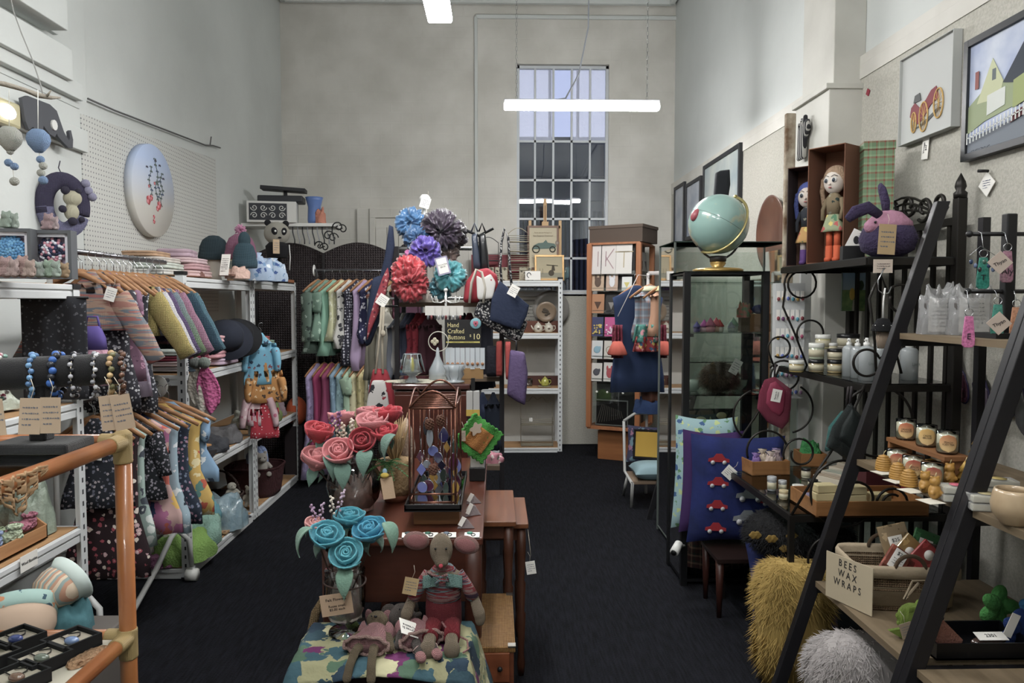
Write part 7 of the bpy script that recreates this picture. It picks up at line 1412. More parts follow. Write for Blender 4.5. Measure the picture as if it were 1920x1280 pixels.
def fur(cx_,cy_,cz_,rx_,ry_,rz_,n,L,w=.0016,down=.3,seed=1,zmin=-1,T=None,rect=False):
    rd=random.Random(seed);vs=[];fs=[]
    for i in range(n):
        zq_=rd.uniform(zmin,1);a_=rd.uniform(0,2*PI);r=math.sqrt(max(0,1-zq_*zq_));d=Vector((r*cos(a_),r*sin(a_),zq_));
        if rect:d=Vector([math.copysign(abs(q)**.55,q) for q in d])
        p=Vector((cx_+rx_*d.x,cy_+ry_*d.y,cz_+rz_*d.z));d2=(d*.55+Vector((rd.uniform(-.6,.6),rd.uniform(-.6,.6),rd.uniform(-.5,.3)-down))).normalized()
        s=d2.orthogonal().normalized()*w;q=p+d2*L*rd.uniform(.6,1.2)+Vector((0,0,-L*.2));o_=len(vs);vs+=[p-s,p+s,q];fs.append((o_,o_+1,o_+2))
    return MB().add(vs,fs,T=T)
obj('cosy_core',MB().ball((0,0,.085),(.105,.08,.085),0,20),M('#33291f',.95),t);f=obj('fluff',fur(0,0,.085,.105,.08,.085,2500,.035,.0012,.3,3),M('#4e3f31',.95),t);f['kind']='stuff';price_tag(t,.07,-.07,.15,ry=.5,w=.05,h=.085)
for (dx,c,l,r) in ((-.13,'#9ca89c','ridged glass dish at the left of the middle cabinet shelf',.045),(.13,'#8a9a8c','clear glass dish at the right of the middle cabinet shelf',.05)):t=thing('glass_dish',l,'dish',(P.x+dx,4.26,z));obj('dish_glass',MB().lathe([(.02,0),(r,.03),(r*1.1,.06)],24,fn=lambda a_,z_:1+.04*sin(a_*14)),M(c,.1,alpha=.5),t,solid=.003)
z=zs[2]+.004;P=W(1340,830,4.1);t=thing('brooch_board','black velvet board of shell and wood brooches in the glass cabinet','display board',(P.x,4.16,z),0,rx=-.15);obj('board',MB().box((0,0,.10),(.27,.012,.19)),VEL,t)
for (x,zz,c,sx_,sz_,l) in ((-.06,.13,'#8c8468',.032,.02,'oval shell brooch'),(-.07,.05,'#a08a70',.035,.028,'scallop shell brooch'),(.05,.045,'#6a94a4',.038,.028,'blue oval brooch'),(.06,.155,'#a09468',.03,.02,'square wooden brooch'),(-.005,.10,'#6c6a48',.008,.05,'green leaf pin'),(.04,.105,'#a07a70',.006,.022,'pink drop pin'),(.055,.105,'#a4746c',.006,.022,'pink drop pin'),(.07,.105,'#a07a70',.006,.022,'pink drop pin'),(-.12,.09,'#7a5c48',.01,.03,'brown bar pin'),(.12,.06,'#7a3c40',.008,.03,'red beaded pin')):q=obj('brooch',MB().ball((x,-.008,zz),(sx_,.005,sz_),0,14),M(c,.35),t);q['label']=l
tag(obj('green_cloth',clothes(MB(),.30,.2,.02,3),M('#1f4a3c',.9),loc=(P.x+.03,4.2,z)),'dark green cloth lying on the brooch shelf','cloth');
heap('tartan_cloth','dark red tartan cloth at the bottom of the glass cabinet','fabric',1.27,4.19,.062,.34,.22,.30,M('#3a1618',.9,pat=('plaid',('#7a5a4a','#1c2a24'),7)),5)
heap('purple_cloth','purple folded cloth on the low glass shelf','fabric',1.16,4.19,zs[3]+.004,.16,.2,.05,M('#4a2c50',.9),8)
heap('lilac_ribbon','lilac and striped ribbons on the brooch shelf seen through the cabinet side','ribbon',1.11,4.28,zs[2]+.004,.08,.1,.08,M('#8a84b4',.9,pat=('noise','#9a4a4c',30)),6)
t=thing('spot_light','small white cylindrical camera clipped low on the glass cabinet','camera',W(1262,1028,3.97));t.location.x+=.02;obj('camera_body',MB().cyl((.02,.03,.015),(-.022,-.03,-.012),.024,n=18),WHT,t);obj('lens',MB().cyl((-.0225,-.0305,-.0122),(-.026,-.035,-.0145),.016,n=16),BLK,t);obj('clip',MB().cyl((.01,.0,.01),(.06,.05,.0),.007),WHT,t)
# wall frames, copper dish, bark plank, gloves on the pier
XW=XR-.024
def wframe(label,pxa,pxb,ytop,ybot_z,art,dep=.03,bw=.035,drawing=None,fm=None,name='framed_picture'):
    A_,B_=WX(pxa,ytop,XW-.01),WX(pxb,ytop,XW-.01);yc=(A_.y+B_.y)/2;w=abs(A_.y-B_.y)
    return framed(name,label,'picture',XW-dep/2-.002,yc,ybot_z,w,A_.z-ybot_z,R_,art,fm or M('#26272b',.5),dep,bw,drawing=drawing)
PB=M('#7f8ca0',.3,pat=('noise','#b0b4bc',4))
wframe('narrow black-framed picture farthest along the right wall',1267,1286,352,2.15,PB);wframe('second black-framed picture on the far right wall',1289,1317,346,2.2,PB);wframe('wide black-framed picture behind the globe on the right wall',1322,1391,312,2.05,M('#8a9aa0',.3,pat=('noise','#b4bab4',3)))
P=WX(1455,437,XW);tag(obj('oval_dish',MB().lathe([(.001,0),(.20,.005),(.25,.03),(.26,.045),(.245,.04),(.19,.018),(.001,.014)],40,T=TF(0,0,0,0,0,-PI/2)),M('#6f4632',.35,pat=('noise','#5c3828',4),coat=.4),loc=(XW-.002,P.y,P.z)),'large brown turned wooden dish mounted on the right wall','dish')
t=thing('bark_plank','tall cream board with peeling bark texture standing before the pier','board',(W(1478,400,3.98).x+.005,3.99,0));zt_=W(1480,212,3.98).z;obj('plank',MB().box((0,0,zt_/2),(.055,.03,zt_)),M('#b9ae98',.9,pat=('noise','#6c5238',9),bump=('noise',30,1)),t,bevel=.006)
P=WX(1506,262,1.74);t=thing('knitted_gloves','black and white knitted gloves pinned to the white pier','gloves',(1.735,P.y,P.z),R_);obj('glove',flatbag(MB(),[(-.05,-.11),(.03,-.11),(.045,.0),(.09,.05),(.07,.10),(.05,.07),(.04,.13),(.02,.08),(.0,.12),(-.02,.07),(-.04,.10),(-.045,.0)],.015),M('#3c3c40',.95,pat=('stripe',('#a8a6a0','#2a2a2e'),14,'X')),t);obj('pin',MB().ball((.03,-.02,.1),.006),CHROME,t)
# canvas and watercolour on the near right wall
def car(o,w,h,y):
    RD,YL,DK=M('#7a2430',.7),M('#c29a4c',.7),M('#4a4c4c',.7);s=w/.42
    b=MB()
    for (x,z_,rx_,rz_) in ((-.095,h*.22,.020,.05),(-.015,h*.24,.032,.072),(.10,h*.32,.034,.070)):
        b.tube([(x*s+rx_*cos(q),y-.003,z_+rz_*.9*sin(q)) for q in [i*PI/12 for i in range(24)]],.0035,5,closed=True)
        for k in range(6):q=k*PI/6;b.tube([(x*s-rx_*cos(q),y-.003,z_-rz_*.9*sin(q)),(x*s+rx_*cos(q),y-.003,z_+rz_*.9*sin(q))],.0012,4)
    obj('painted_wheels',b,YL,o);b=MB();b.prism([(-.13*s,h*.30),(-.12*s,h*.40),(-.09*s,h*.44),(-.05*s,h*.36),(.0,h*.42),(.04*s,h*.50),(.08*s,h*.52),(.10*s,h*.38),(.04*s,h*.34),(-.02*s,h*.22),(-.06*s,h*.18)],.002,y=y-.002);obj('painted_body',b,RD,o)
    b=MB();b.prism([(-.10*s,h*.44),(-.09*s,h*.52),(-.05*s,h*.53),(-.04*s,h*.44)],.002,y=y-.003);b.prism([(-.11*s,h*.13),(.0,h*.15),(.12*s,h*.26),(.1*s,h*.28),(-.02*s,h*.18)],.001,y=y-.0015);obj('painted_seat',b,DK,o)
Ac,Bc=WX(1797,83,XW-.02),WX(1695,136,XW-.02);zb_=WX(1797,235,XW-.02).z;t=framed('canvas_painting','square white canvas painted with a red and yellow vintage car on the right wall','picture',XW-.022,(Ac.y+Bc.y)/2,zb_,Bc.y-Ac.y,.40,R_,M('#b4b6b4',.8),M('#adafac',.8),.04,.004,drawing=car)
P=WX(1740,277,XW);t=thing('handwritten_tag','small white handwritten tag hanging below the car canvas','tag',(XW-.012,P.y,P.z),R_,ry=.12);obj('tag_paper',MB().box((0,0,0),(.048,.002,.10)),PAPER,t);txt(t,'Vintage\n$45',.016,FR(0,-.002,0,PI/2),INK)
def house(o,w,h,y):
    def P_(pts,c,k):obj('painted_'+k,MB().prism([(-w/2+x*w*(.62 if k != 'road' else 1),z_*h) for x,z_ in pts],.001,y=y-.0006*(1+len(o.children))),M(c,.7),o)
    P_([(0,0),(1,0),(1,.3),(0,.2)],'#6f7680','road');P_([(.0,.25),(.3,.32),(.75,.36),(.75,.62),(.28,.62),(.0,.5)],'#8a9670','house');P_([(.15,.5),(.40,.86),(.58,.62),(.52,.48)],'#b4b890','gable');P_([(.4,.66),(.46,.66),(.46,.76),(.4,.76)],'#5c6468','window_square')
    P_([(.33,.36),(.62,.40),(.62,.56),(.33,.54)],'#c2c6c0','bay_window');P_([(.58,.60),(1,.98),(1,.62),(.75,.56)],'#2c3440','roof');P_([(.12,.64),(.18,.64),(.18,.80),(.12,.80)],'#8a4a44','chimney');P_([(.75,.34),(1,.38),(1,.62),(.75,.58)],'#8f9a5c','side_house');P_([(.72,.22),(1,.27),(1,.34),(.78,.30)],'#6a3238','parked_car')
    b=MB()
    for k in range(18):b.box((-w/2+w*(.02+.035*k),y-.011,h*(.20+.006*k)),(.006,.001,.045))
    b.box((-w/2+w*.32,y-.011,h*.25),(w*.62,.001,.004),ry=-.12);obj('painted_fence',b,M('#c9ccc8',.7),o);scribble(o,.12,.03,TF(-w*.34,y-.010,h*.06),M('#3c3f46',.8),2,4)
A_=WX(1815,80,XW-.02);zb_=WX(1813,303,XW-.02).z;framed('framed_watercolour','black-framed watercolour of a green villa with a white picket fence at the top right','picture',XW-.02,A_.y-.31,zb_,.62,A_.z-zb_,R_,M('#8694b8',.5,pat=('noise','#b4bccb',5)),M('#26282c',.4),.035,.028,drawing=house)
P=WX(1856,345,XW);t=thing('handwritten_tag','white square tag hanging on a black pin on the right wall','tag',(XW-.012,P.y,P.z),R_,ry=.75);obj('tag_paper',MB().box((0,0,0),(.07,.002,.07)),PAPER,t);scribble(t,.05,.04,TF(0,-.002,0,ry=-.75),M('#3c4a7c',.8),4,5);obj('black_pin',MB().cyl((-.03,0,.04),(-.03,-.04,.04),.006),BLK,t)
P=WX(1629,173,XW);tag(obj('red_sticker',MB().box((0,0,0),(.004,.03,.03),rx=.6),M('#94283a',.7),loc=(XW-.004,P.y,P.z)),'tiny red sticker on the fabric wall beside the pier','sticker')
# ================= IRON RACK ON THE RIGHT =================
RY0,RY1,RXB=2.95,3.84,1.87;ZT_,ZM,ZB=1.76,1.245,.71;XT,XM,XBt=1.50,1.50,1.21
t=thing('iron_rack','wrought-iron rack with scrolls and glass shelves against the right wall','shelf',(1.6,3.4,0));O=Vector((1.6,3.4,0))
def L_(p):return Vector(p)-O
for y in (RY0,RY1):
    obj('rear_post',MB().box(tuple(L_((RXB,y,1.0))),(.04,.04,2.0)),IRON,t,bevel=.004)
    obj('finial',MB().lathe([(.024,2.0),(.026,2.02),(.016,2.03),(.022,2.045),(.018,2.065),(.001,2.10)],14,at=tuple(L_((RXB,y,0)))),IRON,t)
    obj('front_post',MB().box(tuple(L_((XBt,y,ZB/2))),(.022,.022,ZB)),IRON,t);obj('front_strut',MB().tube([L_((XBt,y,ZB)),L_((1.32,y,.9)),L_((1.42,y,1.05)),L_((XM,y,ZM))],.006,6),IRON,t)
for z,x in ((ZT_,XT),(ZM,XM),(ZB,XBt)):
    b=MB();w=RXB-x
    for (cx_,cy_,dx,dy) in ((x,3.395,.016,RY1-RY0),(RXB,3.395,.016,RY1-RY0),((x+RXB)/2,RY0,w,.016),((x+RXB)/2,RY1,w,.016)):obj('shelf_rail',MB().box(tuple(L_((cx_,cy_,z-.014))),(dx,dy,.028)),IRON,t)
    obj('glass_shelf',MB().box(tuple(L_(((x+RXB)/2,3.395,z+.002))),(w,RY1-RY0,.006)),GLSG if z != ZT_ else M('#25282a',.3),t)
for k in range(8):y=RY0+.06+(RY1-RY0-.12)*k/7;obj('back_bar',MB().box(tuple(L_((RXB+.0,y,1.0))),(.014,.022,1.84)),IRON,t)
obj('crest_rail',MB().box(tuple(L_((RXB,3.395,1.91))),(.03,RY1-RY0,.03)),IRON,t)
def spi(cy,cz,r,t0,n=20,dr=.72,sg=1):return [L_((RXB,cy+sg*r*(1-dr*i/n)*cos(t0+i*.36),cz+r*(1-dr*i/n)*sin(t0+i*.36))) for i in range(n)]
for (cy,cz,r,t0,sg) in ((3.08,2.0,.05,3.6,1),(3.2,1.99,.06,4.0,-1),(3.32,2.02,.055,3.4,1),(3.46,2.02,.055,3.4,-1),(3.58,1.99,.06,4.0,1),(3.70,2.0,.05,3.6,-1)):obj('crest_scroll',MB().tube(spi(cy,cz,r,t0,sg=sg),.009,6),IRON,t)
for k in range(3):obj('crest_arc',MB().tube([L_((RXB,3.06+.64*i/12,1.93+(.13-.03*k)*sin(PI*i/12))) for i in range(13)],.006,6),IRON,t)
def pscroll(Y,c,r0,a0,a1,k=.35,n=26,tail=None,r=.0055):
    pts=[]
    for i in range(n+1):u=i/n;a=math.radians(a0+(a1-a0)*u);rr=r0*(1-k*u);pts.append(W(c[0]+rr*cos(a),c[1]-rr*sin(a),Y)-O)
    if tail:pts=[W(x,y,Y)-O for x,y in tail]+pts
    obj('side_scroll',MB().tube(pts,r,6),IRON,t)
pscroll(RY1,(1502,532),32,200,-300,.3,tail=[(1515,690),(1490,625),(1468,575)]);pscroll(RY1,(1520,625),26,200,-20,.1);pscroll(RY1,(1462,652),22,200,-120,.2,tail=[(1452,690)])
pscroll(RY1,(1470,705),30,150,-240,.2);pscroll(RY1,(1478,765),46,60,-80,.0);pscroll(RY1-.3,(1440,845),40,200,20,.1);pscroll(RY1-.3,(1500,850),32,200,-200,.5);pscroll(RY1,(1425,780),50,110,230,0)
pscroll(RY0,(1690,562),30,150,-200,.3,tail=[(1645,740),(1640,640),(1630,560),(1650,510)]);pscroll(RY0,(1625,680),25,20,330,.0,tail=[(1690,700),(1680,660)]);pscroll(RY0,(1645,790),66,140,-160,.0)
pscroll(RY0-.02,(1582,925),62,60,320,.0);pscroll(RY0-.02,(1605,935),32,170,-190,.0);pscroll(RY0-.02,(1675,945),32,180,-300,.45);pscroll(RY0-.02,(1560,1050),45,100,260,0);pscroll(RY0-.02,(1545,1180),16,200,-160,.6);pscroll(RY0-.02,(1560,1290),70,150,20,.0)
pscroll(RY0-.02,(1548,1230),42,100,-60,0)
# open doll boxes on the top shelf
zt_=ZT_+.006
def dollbox(label,x,y,w,h,d,rz,mi,mo,dl=None):
    t=thing('gift_box',label,'box',(x,y,zt_),rz);th_=.004
    obj('back_panel',MB().box((0,d/2,h/2),(w,th_,h)),mi,t)
    for s in (-1,1):obj('side_panel',MB().box((s*w/2,0,h/2),(th_,d,h)),mo,t);obj('end_panel',MB().box((0,0,h/2+s*h/2*.995),(w,d,th_)),mi,t)
    if dl:
        hair,skin,top,skirt,leg,boots,ll=dl;o=thing('rag_doll',ll,'doll',(x,y,zt_+.005),rz);hd=h*.70
        obj('doll_head',MB().ball((0,0,hd),(.05,.042,.058),0,20),M(skin,.8),o);b=MB();b.ball((0,.012,hd+.018),(.060,.044,.062),0,18);b.tube([(-.055,0,hd+.02),(-.062,.0,hd-.04),(-.055,.01,hd-.11)],.012,8);b.tube([(.055,0,hd+.02),(.062,.0,hd-.04),(.055,.01,hd-.11)],.012,8);obj('hair',b,M(hair,.95,bump=('noise',90,1)),o,remesh=.005)
        for s in (-1,1):e_=obj('eye',MB().ball((s*.019,-.037,hd+.004),(.014,.007,.013),0,12),WHT,o);obj('pupil',MB().ball((s*.019,-.0435,hd+.003),(.008,.003,.010),0,10),M('#28303c',.3),e_);obj('eyebrow',MB().tube([(s*.006,-.040,hd+.02),(s*.02,-.040,hd+.028),(s*.034,-.032,hd+.02)],.0014,4),INK,e_)
        obj('nose',MB().ball((0,-.044,hd-.014),(.006,.005,.006)),M(skin,.8),o);obj('mouth',MB().ball((0,-.040,hd-.030),(.009,.003,.003)),M('#a04a4c',.6),o)
        obj('blouse',loft(MB(),[superring(.015,.015,16,hd-.05),superring(.036,.024,16,hd-.075),superring(.03,.024,16,hd-.16)]),M(top,.85,pat=('print',['#8a8a7a','#2a3a34'],40,.3)),o)
        obj('skirt',loft(MB(),[superring(.03,.025,20,hd-.155),superring(.055,.035,20,hd-.22,.006),superring(.06,.04,20,hd-.235,.008)]),M(skirt,.85,pat=('print',['#b0504c','#c9b45a','#4c7a5a'],30,.4)),o)
        for s in (-1,1):obj('arm',MB().tube([(s*.035,0,hd-.08),(s*.05,-.01,hd-.13),(s*.045,-.02,hd-.18)],[.012,.010,.009],8),M(top,.85),o);obj('leg',MB().tube([(s*.02,0,hd-.22),(s*.02,0,.07)],.015,10),M(leg,.8),o);obj('boot',MB().tube([(s*.02,0,.08),(s*.02,0,.02),(s*.02,-.02,.012)],[.017,.018,.014],8),M(boots,.8),o)
BX1=M('#6e4630',.85);
dollbox('open brown gift box, leftmost on the iron rack, with a blue-haired doll',1.60,3.77,.16,.50,.13,-.75,M('#54372a',.85),M('#3a2f2e',.85),('#4c5a9c','#c9bcb0','#2c3038','#b58a4a','#c4bab4','#5c3c7c','blue-haired cloth doll with a bright skirt and purple boots in the left box'))
dollbox('open brown gift box, taller one beside the tartan box, with a fair-haired doll',1.61,3.50,.18,.545,.15,-.95,M('#7c4f36',.85),BX1,('#a08468','#cfc4b8','#7c6c50','#8a9470','#c4501c','#c4501c','fair-haired cloth doll with large eyes and an orange-legged outfit in the right box'))
t=thing('gift_box','closed tartan gift box in green and red behind the fluffy rabbit','box',(1.765,3.42,zt_),-.25);obj('box_body',MB().box((0,0,.27),(.13,.13,.54)),M('#6d8a66',.7,pat=('plaid',('#8c4236','#86a47c'),9),bump=('noise',20,.1)),t,bevel=.003);obj('box_lid',MB().box((0,0,.53),(.136,.136,.04)),M('#64805c',.7,pat=('plaid',('#8c4236','#86a47c'),9)),t,bevel=.003)
# felted rabbit
P=W(1665,445,3.02);t=thing('felt_rabbit','round felted pink and purple rabbit with floppy ears on the iron rack','soft toy',(P.x+.01,3.04,zt_));FP=M('#372c4c',.95,bump=('noise',80,1));FK=M('#a8748c',.95,bump=('noise',80,.8))
obj('purple_body',MB().lathe([(.05,0),(.10,.03),(.112,.08),(.095,.125),(.001,.135)],24),FP,t);obj('pink_head',MB().lathe([(.094,.115),(.09,.145),(.05,.185),(.001,.20)],24),FK,t);obj('pink_muzzle',MB().ball((-.08,-.03,.125),(.035,.03,.03),0,14),FK,t)
obj('ear',MB().tube([(-.01,0,.18),(-.02,-.01,.23),(-.035,-.01,.28),(-.04,0,.30)],[.020,.028,.026,.014],12,flat=.5),FP,t);obj('ear',MB().tube([(-.05,-.03,.17),(-.11,-.05,.20),(-.17,-.06,.18),(-.20,-.06,.15)],[.02,.026,.026,.016],12,flat=.5),FP,t)
obj('fuzz',fur(0,0,.08,.108,.108,.07,900,.018,.0008,0,4),FP,t)['kind']='stuff';price_tag(t,-.07,-.125,.065,ry=.05,w=.07,h=.12,mat=M('#b09468',.8));obj('eye',MB().ball((-.085,-.06,.14),.005),BLK,t)
P=W(1598,470,3.2);t=thing('card_holder','black card holder with a white business card before the doll boxes','card holder',(P.x,3.2,zt_),-.2);obj('holder',MB().box((0,0,.03),(.09,.05,.06)),BLK,t);obj('card',MB().box((.012,-.01,.085),(.06,.002,.085),ry=.45),PAPER,t);obj('card_print',MB().ball((.012,-.013,.085),(.012,.001,.018),0,10),INK,t)
P=W(1663,498,2.9);t=thing('price_label','cream price label hanging from the near corner of the top rack shelf','label',(P.x,2.93,P.z));obj('label_card',MB().box((0,0,0),(.078,.002,.054)),M('#c9b8a8',.8),t);scribble(t,.06,.03,TF(0,-.002,0),M('#6a5a5a',.8),3,2)
P=W(1655,620,2.9);t=thing('mushroom_toy','crocheted mushroom with a black spotted cap hanging on a cord from the rack','soft toy',P);CPX=M('#c9b096',.95,bump=('knit',150,.9))
obj('cap',MB().lathe([(.001,.052),(.02,.048),(.035,.025),(.044,.0),(.034,-.002),(.001,-.002)],24),M('#17171c',.95,bump=('knit',120,.8)),t);obj('stem',MB().tube([(0,0,0),(0,0,-.03),(0,0,-.07)],[.022,.024,.018],12),CPX,t)
for k in range(7):obj('cap_spot',MB().ball((.034*cos(k*.9-2.9),.034*sin(k*.9-2.9),.022),(.004,.003,.002),0,6),WHT,t)
obj('cord',MB().tube([(0,0,.05),(0,0,.12),(.005,0,.17)],.0035,6),WHT,t);obj('hook',MB().tube([(.03,0,.175),(.02,0,.15),(0,0,.145),(-.022,0,.16),(-.024,0,.20),(0,0,.25)],.0028,6),CHROME,t)
# middle shelf jars, bottles, painting
zm=ZM+.006
def jar(label,x,y,z,r,h,body,lid,group='cosmetic jars on the iron rack',name='jar'):
    t=thing(name,label,'jar',(x,y,z),0,group);obj('jar_body',MB().lathe([(r*.95,0),(r,.004),(r,h*.72),(r*.9,h*.74)],24),M(body,.2,coat=.6),t);obj('lid',MB().lathe([(r*1.03,h*.72),(r*1.05,h*.74),(r*1.05,h*.99),(r*.98,h),(.001,h)],24),M(lid,.35),t);obj('paper_label',MB().lathe([(r*1.01,h*.15),(r*1.01,h*.6)],24),M('#b0a88c',.7),t,solid=.0006)
for (px_,Y,dz,r,h,c,ld,l) in ((1494,3.45,0,.033,.055,'#a08c4c','#c6c6be','amber jar with a white lid at the far corner of the middle shelf'),(1531,3.45,.0,.034,.06,'#8c7e5c','#1a1a1c','cream jar with a black lid under the white-lidded jar'),(1531,3.45,.062,.034,.075,'#9ca48c','#c6c6be','pale jar with a white lid stacked on the black-lidded one'),(1543,3.62,.10,.036,.07,'#b0a878','#c9c9c2','taller pale jar behind, white lid'),(1566,3.42,0,.033,.06,'#a08a5c','#1a1a1c','cream balm jar with a black lid, middle of the shelf'),(1566,3.42,.062,.033,.05,'#b8ac90','#1c1a1a','balm jar with a black lid on top of the middle one'),(1590,3.70,.10,.052,.07,'#b5ae9c','#1c1c1e','wide cream jar with a black lid at the back'),(1560,3.6,.08,.024,.05,'#b0a888','#cfcfca','small jar with a white lid between the taller jars')):
    jar(l,W(px_,650,Y).x,Y,zm+dz,r,h,c,ld)
tag(obj('clear_riser',MB().box((0,0,.038),(.22,.12,.076)),CLEAR,loc=(W(1575,650,3.66).x,3.66,zm)),'clear acrylic riser at the back of the middle shelf','riser')
def bottle(label,x,y,r,h,c):
    t=thing('spray_bottle',label,'bottle',(x,y,zm),.3,'clear spray bottles on the iron rack');obj('bottle_body',MB().lathe([(r,0),(r,h*.72),(r*.8,h*.78),(r*.4,h*.82)],24),M(c,.12,alpha=.75,coat=1),t);obj('spray_cap',MB().lathe([(r*.42,h*.80),(r*.42,h*.88),(r*.22,h*.90),(r*.2,h),(.001,h)],16),WHT,t);obj('nozzle',MB().cyl((0,0,h*.95),(-r*.6,-r*.3,h*.95),r*.12),WHT,t);txt(t,'Linen',r*.55,FR(0,-r*1.03,h*.4),M('#6d7470',.7))
for (px_,Y,r,h,l) in ((1591,3.25,.028,.17,'clear spray bottle farthest left in the row'),(1607,3.18,.028,.17,'clear spray bottle second in the row'),(1624,3.08,.032,.18,'large clear spray bottle reading Linen, third in the row'),(1652,3.06,.032,.18,'clear spray bottle behind the mushroom toy'),(1704,3.1,.036,.17,'wide pale spray bottle at the right end of the row'),(1640,3.3,.026,.16,'clear spray bottle standing behind the front row')):bottle(l,W(px_,690,Y).x,Y,r,h,'#a8aeb0')
def bee(o,w,h,y):
    obj('painted_grass',MB().box((0,y-.001,h*.28),(w,.001,h*.56)),M('#4c7040',.7,pat=('noise','#7c9450',30)),o);obj('painted_bee',MB().ball((-.01,y-.003,h*.45),(.014,.002,.032),0,12),M('#c9a42c',.7),o);obj('painted_tree',MB().ball((w*.28,y-.003,h*.68),(.014,.002,.026),0,8),M('#2f4428',.7),o);obj('painted_path',MB().prism([(-.01,0),(.03,0),(.005,h*.3),(-.005,h*.3)],.001,y=y-.002),M('#8f8a78',.7),o)
P=W(1601,548,3.8);framed('small_canvas','small canvas of a bee on a garden path behind the iron rack','picture',P.x,3.80,W(1601,583,3.8).z,.125,.20,-.1,M('#7fa0c0',.6,pat=('grad','#a9b4ac',.2,.05)),M('#5c6a5c',.7),.014,.002,drawing=bee)
P=W(1675,570,3.5);t=thing('black_card','black and white product card hanging on the back bars of the rack','card',(1.84,3.3,1.47),-.6);obj('card',MB().box((0,0,0),(.05,.003,.08)),INK,t);obj('card_top',MB().box((0,0,.065),(.05,.003,.05)),M('#8d8a84',.7),t)
# earring boards
P=W(1489,620,4.02);t=thing('earring_board','white board hung with rows of small colourful earrings beside the iron rack','display board',(W(1476,640,3.95).x,3.94,W(1476,745,3.95).z),-.1);bw,bh=.155,.62
obj('board',MB().box((0,0,bh/2),(bw,.05,bh)),M('#c4c6c6',.7),t);rd=random.Random(8)
for r in range(6):
    for c in range(6):
        x,z=-bw/2+.016+c*.025,bh-.06-r*.10;q=obj('earring_card',MB().box((x,-.027,z-.01),(.018,.0015,.055)),PAPER,t);obj('earring',MB().ball((x,-.032,z-.022-.015*rd.random()),(.009,.005,.011),0,8),M(rd.choice(['#a8486a','#5a6ab0','#a07a9c','#8a3c44','#4c9ab0','#b8923c','#6c3c6a']),.3),q)
tag(obj('white_board',MB().box((0,0,.6),(.06,.02,1.2)),M('#c9cac8',.7),loc=(W(1510,600,3.99).x,4.0,.62)),'tall narrow white board with pink splashes behind the earrings','board')
# mesh bags
def meshbag(label,pts,Y,c,hook,tagm=None,n=1):
    B=W(hook[0],hook[1],Y);t=thing('mesh_bag',label,'bag',(B.x,Y,B.z));obj('mesh',flatbag(MB(),pxo(pts,Y,B),.02),M(c,.7,alpha=.78,bump=('weave',60,.8)),t);obj('cord',MB().tube([(0,0,-.02),(0,-.004,.03),(.006,0,.06)],.005,6),M('#2a2426',.8),t)
    obj('fold',flatbag(MB(),[(x*.6,z*.7-.02) for x,z in pxo(pts,Y,B)],.028),M(c,.7,alpha=.9),t)
    if tagm:q=obj('shop_tag',MB().box((0,-.034,-.10),(.05,.002,.065),ry=.2),PAPER,t);txt(q,'Barnes St\nCreative',.011,FR(0,-.036,-.10,PI/2-.2),INK)
meshbag('crimson mesh produce bag with a shop tag at the iron rack corner',[(1452,706),(1484,730),(1482,765),(1478,790),(1466,804),(1440,792),(1420,766),(1424,735),(1434,712)],3.78,'#8e2748',(1452,704),True)
meshbag('black and green mesh produce bag hanging from the middle shelf',[(1594,755),(1622,790),(1612,830),(1600,872),(1572,850),(1550,838),(1562,800),(1580,775)],2.9,'#17201f',(1594,752));meshbag('teal mesh bag behind the black one',[(1580,770),(1590,790),(1570,840),(1548,846),(1556,800)],2.96,'#1f6a66',(1588,752))
# bottom glass shelf goods
zb_=ZB+.006
def crate(label,px_,py_,w,d,h,rz=0,c='#96642f',Y=None):
    P=WZ(px_,py_,zb_);t=thing('wooden_crate',label,'box',(P.x,P.y,zb_),rz);b=MB();b.box((0,0,.004),(w,d,.008))
    for s in (-1,1):b.box((s*(w/2-.004),0,h/2),(.008,d,h));b.box((0,s*(d/2-.004),h/2),(w-.016,.008,h))
    obj('crate_body',b,M(c,.55,pat=('wood','#82531f',5,'X')),t,bevel=.0015);return P
P=crate('small wooden box of lavender bags at the far end of the bottom glass shelf',1432,884,.20,.16,.07,.1)
for (dx,dy,dz,c,l) in ((-.05,-.03,.02,'#7c609c','purple gathered lavender bag at the left'),(.0,.02,.03,'#b0a08c','cream floral lavender bag at the back'),(.02,-.04,.03,'#b8a69c','pale floral lavender bag in the middle'),(.06,-.01,.03,'#a89498','beige and pink lavender bag at the right'),(.08,.04,.03,'#83719c','lilac lavender bag at the far right')):
    t=thing('lavender_bag',l+' of the wooden box','sachet',(P.x+dx,P.y+dy,zb_+dz),0,'lavender bags in the wooden box');obj('pouch',clothes(MB(),.06,.055,.06,dx*100),M(c,.85,bump=('noise',60,.6)),t);obj('gathered_top',MB().lathe([(.008,.05),(.006,.062),(.022,.082)],12,fn=lambda a_,z:1+.2*sin(a_*5)),M(c,.85),t,solid=.002)
P=crate('small wooden box with green netting behind the tins',1518,870,.13,.14,.07,-.1);heap('green_tulle','bright green net bag in the small wooden box','fabric',P.x,P.y,zb_+.03,.11,.10,.09,M('#2f8a44',.7,bump=('noise',90,1)),4)
